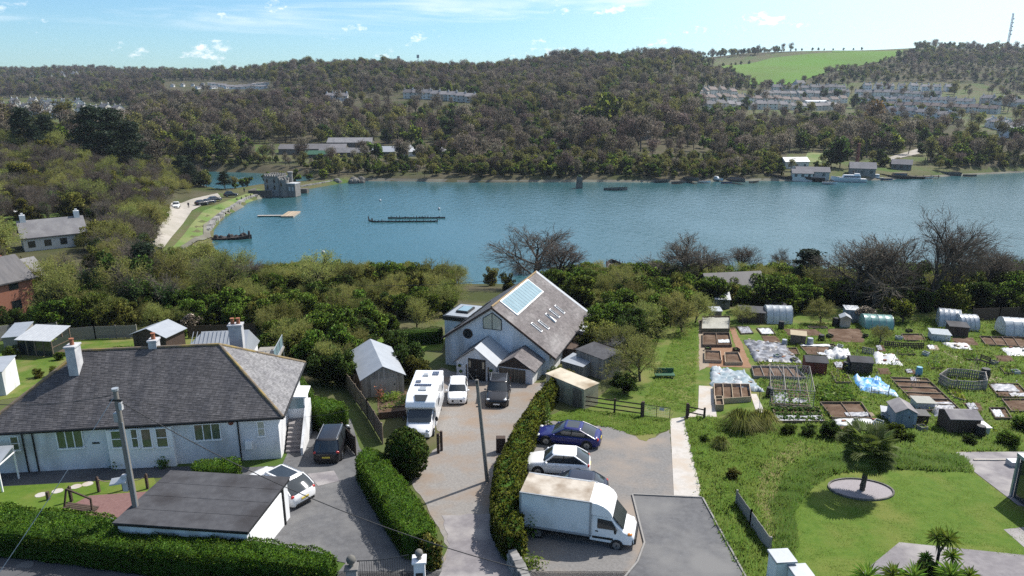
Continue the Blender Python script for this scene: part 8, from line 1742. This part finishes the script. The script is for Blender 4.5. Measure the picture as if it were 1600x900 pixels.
def pontoon():
    g = GZ(430, 338, 0); o = thing('pontoon', 'floating pontoon with a pale gangway and square wooden platform', 'jetty', g, R(3)); n = 14
    pl_ = GZ(455, 336, 0)-g; 
    for i in range(10): b = MB(); b.box(pl_.x-1.9+i*.38-.0, pl_.y-4.6, .3, pl_.x-1.9+i*.38+.36, pl_.y+4.6, .42); b.build('plank', 'timber_fresh', o)
    b = MB(); b.box(pl_.x-1.8, pl_.y-4.5, -.3, pl_.x+1.8, pl_.y+4.5, .29); b.build('float', 'concrete', o); b = MB(); b.box(-5.2, -.55, .18, pl_.x-1.95, .55, .34); b.build('gangway', 'concrete', o); b = MB(); b.box(-5.1, -.4, -.3, pl_.x-2, .4, .17); b.build('gangway_float', 'black', o)
pontoon()
g = GZ(905, 294, 0); o = thing('tidal_pillar', 'square ruined stone pillar standing in the lake', 'pillar', g); b = MB(); b.prism([(-1.3, -1.1, -1), (1.3, -1.1, -1), (1.3, 1.1, -1), (-1.3, 1.1, -1)], [(-1.05, -.9, 4.6), (1.05, -.9, 4.4), (1., .9, 4.8), (-1., .9, 4.5)]); b.build('shaft', 'stone_dark', o); b = MB(); b.ball((0, 0, 4.7), 1., .9, .5, 7, 4); b.build('weeds', 'leaf_dark', o)
for px, py, lab in ((686, 327, 'white mooring buoy beyond the sunken barge'), (505, 395, 'white mooring buoy above the near trees, left'), (594, 314, 'tiny pale mooring buoy left of the barge')):
    g = GZ(px, py, 0); o = thing('mooring_buoy', lab, 'buoy', g); b = MB(); b.ball((0, 0, .2), .4); b.build('float', 'sheet_white', o, smooth=True); b = MB(); b.tube((0, 0, .5), (0, 0, .85), .05, .05, 6); b.build('ring_post', 'metal_grey', o)
for k in range(6): g = GZ(372+k*7, 318-k*2.2, 0); b = MB(); b.tube((g.x, g.y-.6, -1), (g.x, g.y-.6, 1.9), .2, .18, 6); tag(b.build('mooring_post', 'hull_dark'), 'dark timber post along the sea wall, '+('nearest', 'second', 'third', 'fourth', 'fifth', 'farthest')[k]+' of six', 'post', 'posts along the sea wall')
# ---- buildings round the lake
def house(label, px, py, L, D, h, rise, yaw, wall='house_white', roof='roof_grey', chim=1, wins=3, floors=2, name='house', group=None, cat='house', z=None, hip=False, pos=None, wm='glass'):
    g = G(px, py) if pos is None else Vector(pos); o = thing(name, label, cat, (g.x, g.y, (g.z if z is None else z)-.2), yaw, group)
    b = MB(); b.prism([(-L/2, -D/2, -2.5), (-L/2, D/2, -2.5), (-L/2, D/2, h), (-L/2, 0, h+(0 if hip else rise)), (-L/2, -D/2, h)], [(L/2, -D/2, -2.5), (L/2, D/2, -2.5), (L/2, D/2, h), (L/2, 0, h+(0 if hip else rise)), (L/2, -D/2, h)]); b.build('wall', wall, o)
    b = MB(); v = .35; k = rise/(D/2); zz = h-v*k; e = D*.45 if hip else -v; t = .18; A = [(-L/2-v, -D/2-v, zz), (L/2+v, -D/2-v, zz), (L/2+v, D/2+v, zz), (-L/2-v, D/2+v, zz)]; R0, R1 = (-L/2+e, 0, h+rise+.02), (L/2-e, 0, h+rise+.02)
    U = lambda p: (p[0], p[1], p[2]+t); b.poly([U(A[0]), U(A[1]), U(R1), U(R0)]).poly([U(A[2]), U(A[3]), U(R0), U(R1)]).poly([U(A[1]), U(A[2]), U(R1)]).poly([U(A[3]), U(A[0]), U(R0)])
    for i in range(4): b.poly([A[i], A[(i+1) % 4], U(A[(i+1) % 4]), U(A[i])])
    if not hip: b.f = [f for i, f in enumerate(b.f) if i not in (2, 3)]; b.r = b.r[:len(b.f)]
    rf = b.build('roof', roof, o)
    for c in range(chim): x = (-L/2+.7) if c == 0 else L/2-.7; b = MB(); b.box(x-.45, -.4, h+rise*.5, x+.45, .4, h+rise+1.2); b.box(x-.2, -.15, h+rise+1.2, x+.2, .15, h+rise+1.55); b.build('chimney', wall, rf)
    for f in range(floors):
        for i in range(wins): x = -L/2+L*(i+.5)/wins; z0 = .9+f*2.6; w = MB(); w.box(x-.55, -D/2-.05, z0, x+.55, -D/2+.05, z0+1.15); w.build('window', wm, o)
    return o
house('white house with long lichened grey roof and three chimneys on the left shore', 86, 384, 10., 6.2, 2.8, 2.5, R(38), 'house_white', 'slate_light', 2, 4, 1); house('pinkish brick house with slate roof at the left picture edge', -24, 492, 9, 7, 4.6, 2.4, R(62), 'red_brick', 'slate', 1, 2, 2); house('small brick gable end with chimney behind the bare trees at the left', 32, 474, 5, 5, 4., 2., R(65), 'red_brick', 'slate_light', 1, 2, 2)
house('dark slate roofed boathouse among trees beyond the allotments', 1140, 470, 8, 6.5, 1.6, 2.6, R(10), 'stone', 'slate', 0, 0, 0)
for px, py, L, D, h, rise, yw, m, lab in ((1240, 262, 11, 6, 3.2, 1.6, .1, 'metal_roof', 'pale roofed boat shed, left of the shore buildings'), (1268, 276, 13, 6, 2.6, 1.6, -.25, 'roof_grey', 'dark roofed boat shed in front of the pale one'), (1252, 278, 8, 5, 2.4, 1.4, -.2, 'roof_grey', 'low dark shed against the mud left of the moored boats'), (1346, 272, 10, 7, 3., 2.2, -.35, 'roof_grey', 'grey cottage with pitched roof behind the motor boats'), (1408, 264, 8, 6, 2.6, 1.8, -.5, 'roof_grey', 'small grey hut right of the cottage near the slipway')): house(lab, px, py, L, D, h, rise, yw, 'house_cream' if 'cottage' not in lab else 'stone', m, 0, 3, 1, 'boat_shed', 'shore buildings', 'building')
g = GZ(1443, 268, 0); b = MB(); b.tube((g.x, g.y, -1), (g.x, g.y, 6.5), .18, .15, 6); tag(b.build('jetty_pile', 'hull_dark'), 'tall dark pile at the end of the jetty', 'post'); o = thing('jetty', 'low dark timber jetty right of the moored boats', 'jetty', GZ(1418, 279, 0)); b = MB(); b.box(0, 0, .7, 14, 1.8, .9); b.build('deck', 'timber_dark', o)
for k in range(5): b = MB(); b.tube((k*3.3+.3, .2, -1), (k*3.3+.3, .2, 1.5), .15, .15, 6); b.build('pile', 'timber_dark', o)
for px, py, L, D, h, rise, m, lab in ((478, 240, 26, 10, 3., 2., 'roof_grey', 'long grey workshop roof, left of the sheds behind the far bank'), (510, 240, 22, 10, 3.2, 2., 'roof_grey', 'grey workshop shed, second from the left behind the far bank'), (549, 234, 24, 10, 4.5, 2.2, 'slate_light', 'pale workshop shed, tallest behind the far bank'), (540, 244, 26, 9, 2.4, 2., 'slate_light', 'low pale shed in front of the tallest workshop'), (596, 242, 16, 10, 2.2, 2.4, 'metal_roof', 'separate pale roofed bungalow right of the workshops'), (500, 246, 14, 7, 2., 1.6, 'plastic_green', 'low green roofed shed below the workshops')): house(lab, px, py, L, D, h, rise, .03, 'stone_dark', m, 0, 4, 1, 'workshop', 'workshops behind the far bank', 'building')
for px, lab in ((641, 'left'), (685, 'right')): house(f'small striped pavilion roof, {lab} of the pair behind the far bank', px, 243, 9, 9, 2.6, 3., .3, 'house_white', 'sheet_white', 0, 2, 1, 'pavilion', 'striped pavilions', 'building', hip=True)
g = G(870, 251); b = MB(); b.tube((g.x, g.y, g.z-1), (g.x, g.y, g.z+6.5), 1.4, 1.3, 10); tag(b.build('round_kiln', 'stone'), 'round pale stone tower among the far bank bushes', 'tower'); house('grey flat building in the trees above the right far bank', 996, 217, 14, 9, 4, .6, .1, 'stone', 'metal_grey', 0, 4, 1, 'pump_house', None, 'building'); g = G(1338, 262); b = MB(); b.tube((g.x, g.y, g.z-1), (g.x, g.y, g.z+11), .9, .7, 8); tag(b.build('brick_chimney', 'red_brick'), 'square brick chimney stack behind the grey cottage', 'chimney')

# ---------------------------------------------------------------- far town, caravans, field, mast
drape('hill_field', [(1122, 103), (1150, 118), (1175, 133), (1232, 133), (1262, 124), (1300, 112), (1345, 103), (1375, 97), (1398, 89), (1415, 80), (1290, 83), (1205, 91)], 'field', .8, 14)
drape('hill_field', [(1398, 88), (1418, 79), (1300, 80), (1300, 82), (1412, 80)], 'field', .6, 20)
def row(label, pts, n, L, D, h, rise, wall, roof, group, yaw0=0., jit=.15, chim=2, skip=0., floors=2, name='terraced_house', wins=2):
    """houses along a line of ground pixels: one built, the others copied with their parts"""
    q = [G(*p) for p in pts]; cum = np.concatenate([[0], np.cumsum([(b_-a).length for a, b_ in zip(q, q[1:])])]); proto = None; ords = ('first', 'second', 'third', 'fourth', 'fifth', 'sixth', 'seventh', 'eighth', 'ninth', 'tenth', 'eleventh', 'twelfth', 'thirteenth', 'fourteenth', 'fifteenth', 'sixteenth', 'seventeenth', 'eighteenth', 'nineteenth', 'twentieth')
    for i in range(n):
        s = cum[-1]*(i+.5)/n; k = min(int(np.searchsorted(cum, s, 'right'))-1, len(q)-2); t = (s-cum[k])/(cum[k+1]-cum[k]); p = q[k].lerp(q[k+1], t); d = q[k+1]-q[k]; yaw = (0 if 'over the wood' in group else math.atan2(d.y, d.x))+yaw0+random.uniform(-jit, jit); z = zg(p.x, p.y); lab = label+', '+ords[min(i, 19)]+' from the left'
        if proto is None: proto = house(lab, 0, 0, L, D, h, rise, yaw, wall, roof, chim, wins, floors, name, group, pos=(p.x, p.y, z)); continue
        c = copy_tree(proto); c.location = (p.x, p.y, z-.2); c.rotation_euler = (0, 0, yaw); c['label'] = lab; s_ = random.uniform(.88, 1.12); c.scale = (s_, s_, random.uniform(.9, 1.1))
row('white fronted house on the top street of the right-hand town', [(1345, 140), (1400, 140), (1490, 143)], 8, 8.2, 7.5, 5, 2.6, 'house_white', 'roof_grey', 'top street houses'); row('house in the second row of the right-hand town', [(1335, 150), (1400, 151), (1470, 154)], 9, 9.6, 7.5, 4.8, 2.6, 'house_cream', 'roof_grey', 'second row houses'); row('house in the third row of the right-hand town', [(1340, 160), (1420, 162), (1520, 166)], 14, 9.2, 7.5, 4.8, 2.6, 'house_white', 'roof_grey', 'third row houses'); row('house in the fourth row of the right-hand town', [(1345, 170), (1430, 172), (1560, 178)], 15, 9, 7.5, 4.8, 2.6, 'house_cream', 'roof_brown', 'fourth row houses')
row('house in the lowest row of the right-hand town', [(1350, 178), (1420, 182), (1500, 188)], 9, 9, 7.5, 4.8, 2.6, 'house_white', 'roof_grey', 'lowest row houses'); row('house at the far right side of the town', [(1535, 160), (1600, 168), (1640, 172)], 6, 12, 9, 5, 2.8, 'house_cream', 'roof_grey', 'far right houses'); row('white house above the right shore', [(1545, 197), (1580, 205), (1640, 212)], 7, 9.6, 7.5, 4.8, 2., 'house_white', 'roof_grey', 'right shore houses'); row('pale flat block at the right edge above the shore', [(1570, 214), (1640, 220)], 3, 14, 9, 6, .8, 'house_white', 'metal_roof', 'right shore blocks', chim=0)
row('grey terraced house in the upper row left of the field road', [(1205, 142), (1260, 143), (1320, 142)], 8, 9.6, 7.5, 4.8, 2.8, 'house_cream', 'roof_grey', 'upper left rows'); row('terraced house in the middle row left of the field road', [(1180, 152), (1250, 152), (1325, 150)], 11, 9.6, 7.5, 4.8, 2.8, 'house_cream', 'roof_grey', 'middle left rows'); row('terraced house in the long row below the field', [(1090, 158), (1160, 160), (1240, 162), (1322, 160)], 17, 9.2, 7.5, 4.8, 2.8, 'house_cream', 'roof_brown', 'long row below the field'); row('terraced house in the lowest row left of the field road', [(1100, 170), (1170, 171), (1240, 172), (1310, 171)], 15, 9.2, 7.5, 4.8, 2.8, 'house_cream', 'roof_grey', 'lowest left rows'); row('house at the left end of the town below the wood', [(1085, 150), (1110, 148), (1150, 150)], 5, 9.2, 7.5, 4.8, 2.8, 'house_cream', 'roof_brown', 'left end houses')
house('long white roofed hall in the middle of the right-hand town', 1273, 166, 22, 10, 5, 1.2, .05, 'house_white', 'sheet_white', 0, 4, 1, 'town_hall', None, 'building'); house('white gabled house standing above the terraces below the field', 1248, 138, 12, 9, 6, 3.5, .4, 'house_white', 'roof_grey', 1, 2, 2)
row('caravan home in the upper row on the left hill', [(262, 136), (330, 133), (418, 133)], 18, 9, 4, 2.6, 1., 'house_white', 'roof_grey', 'caravan homes on the hill', 1.1, .1, 0, 0, 1, 'caravan_home', 2); row('caravan home in the lower row on the left hill', [(300, 139), (360, 138), (415, 139)], 10, 9, 4, 2.6, 1., 'house_white', 'roof_grey', 'lower caravan homes on the hill', 1.1, .1, 0, 0, 1, 'caravan_home', 2)
row('white house in the upper row of the left-hand suburb', [(-20, 163), (60, 164), (130, 168)], 9, 9, 7.5, 4.8, 2.8, 'house_white', 'roof_grey', 'upper left suburb'); row('pale house in the middle row of the left-hand suburb', [(-20, 172), (70, 173), (195, 176)], 12, 9.2, 7.5, 4.8, 2.8, 'house_cream', 'roof_grey', 'middle left suburb'); row('house in the lower row of the left-hand suburb', [(-20, 181), (50, 182), (100, 184)], 7, 9.2, 7.5, 4.8, 2.8, 'house_white', 'roof_brown', 'lower left suburb')
row('terraced house peeping over the middle wood, left group', [(514, 159), (540, 159)], 3, 8.6, 7.5, 5, 2.6, 'house_white', 'roof_grey', 'houses over the wood, left'); row('terraced house peeping over the middle wood, right group', [(632, 153), (680, 155), (742, 160)], 8, 8.6, 7.5, 5, 2.6, 'house_cream', 'roof_grey', 'houses over the wood, right')
row('far white house on the left plateau', [(20, 121), (60, 120), (130, 120)], 4, 14, 9, 5, 3, 'house_white', 'roof_grey', 'far plateau houses')
def skyline(px):
    """ground point that forms the skyline in a given direction"""
    ys_ = np.arange(700, 2400, 6.); xs_ = (px-800)/1141*ys_; z = terrain(xs_, ys_); k = int(np.argmax((z-CZ)/ys_)); return Vector((xs_[k], ys_[k], z[k]))
# lattice radio mast on the right skyline
g = skyline(1561); m = thing('radio_mast', 'slim lattice radio mast on the right-hand skyline', 'mast', g); Hm = 55.*g.y/1141; b = MB(); n = 14
for k in range(3): a = k*2.094; b.tube((1.6*math.cos(a), 1.6*math.sin(a), -1), (1.2*math.cos(a), 1.2*math.sin(a), Hm), .45, .35, 4)
b.build('leg', 'metal_grey', m); b = MB()
for i in range(n):
    for k in range(3): a, c = k*2.094, (k+1)*2.094; z0, z1 = Hm*i/n, Hm*(i+1)/n; b.tube((1.5*math.cos(a), 1.5*math.sin(a), z0), (1.5*math.cos(c), 1.5*math.sin(c), z1), .1, .1, 3); b.tube((1.5*math.cos(a), 1.5*math.sin(a), z0), (1.5*math.cos(c), 1.5*math.sin(c), z0), .1, .1, 3)
b.build('bracing', 'metal_grey', m)
for i in range(5): b = MB(); z = Hm*(.45+.1*i); b.tube((1.5, -1, z), (1.9, -1.8, z), 1., 1., 10); b.build('dish', 'sheet_white', m)
for px, py, hp, lab in ((625, 103, 8, 'thin left mast on the saddle of the far ridge'), (655, 103, 12, 'slightly taller right mast on the saddle of the far ridge')):
    g = skyline(px); h = hp*g.y/1141+9; b = MB(); b.tube((g.x, g.y, zg(g.x, g.y)), (g.x, g.y, zg(g.x, g.y)+h), .35, .3, 5); b.box(g.x-1.6, g.y-1, zg(g.x, g.y)+h-4, g.x+1.6, g.y+1, zg(g.x, g.y)+h); tag(b.build('small_mast', 'metal_grey'), lab, 'mast')
# hedge trees on the field's skyline and other single far trees
for i, px in enumerate((1130, 1142, 1149, 1158, 1170, 1210, 1228, 1236, 1246, 1262, 1271, 1280, 1294, 1310, 1325, 1338)):
    t = (px-1120)/300; py = 99-18*min(1, t*1.3)+(3 if px < 1180 else 0); g = skyline(px) if px > 1180 else G(px, py+2.5); plant('fdark%d' % (i % 2), g.x, g.y, random.uniform(4, 6.5), 'hedgerow_tree', 'tiny hedgerow tree on the field skyline, '+ORD[i]+' from the left', 'tree', 'hedgerow trees on the skyline', z=zg(g.x, g.y))
for px, py, h, k, lab, nm in ((1362, 212, 25, 'forange0', 'tall orange-brown tree in front of the town', 'orange_tree'), (937, 212, 30, 'fbright0', 'large rounded yellow-green tree on the wooded hillside', 'leafy_tree'), (643, 230, 15, 'fbright0', 'rounded green tree above the pavilions', 'leafy_tree'), (1312, 262, 16, 'fdark0', 'dark conifer left of the brick chimney', 'conifer'), (1298, 262, 12, 'fdark1', 'second dark conifer behind the shore lawn', 'conifer'), (1375, 258, 8, 'fdark1', 'dark small tree by the grey cottage', 'evergreen_tree'), (215, 109, 17, 'fdark0', 'single dark tree on the left skyline', 'evergreen_tree'), (75, 109, 12, 'fdark1', 'dark tree clump on the far left skyline', 'evergreen_tree')):
    g = skyline(px) if py == 109 else G(px, py); plant(k, g.x, g.y, h, nm, lab, 'tree', z=zg(g.x, g.y), sx=1.0 if k != 'forange0' else .8)

# ---------------------------------------------------------------- air: one box of thin haze round the whole place
HZ = MB(); HZ.box(-4500, -120, -5, 4500, 2760, 175); hz = HZ.build('haze', None); hz['kind'] = 'stuff'; hm = bpy.data.materials.new('haze'); hm.use_nodes = True; nt = hm.node_tree
nt.nodes.remove(nt.nodes['Principled BSDF']); pv = nt.nodes.new('ShaderNodeVolumePrincipled'); pv.inputs['Color'].default_value = (.75, .86, 1, 1); pv.inputs['Density'].default_value = .00008; pv.inputs['Anisotropy'].default_value = .2
nt.links.new(pv.outputs[0], nt.nodes['Material Output'].inputs['Volume']); hz.data.materials.clear(); hz.data.materials.append(hm)
hz['label'] = 'thin pale haze over the far hills'; hz['category'] = 'haze'
sc.cycles.volume_bounces = 0
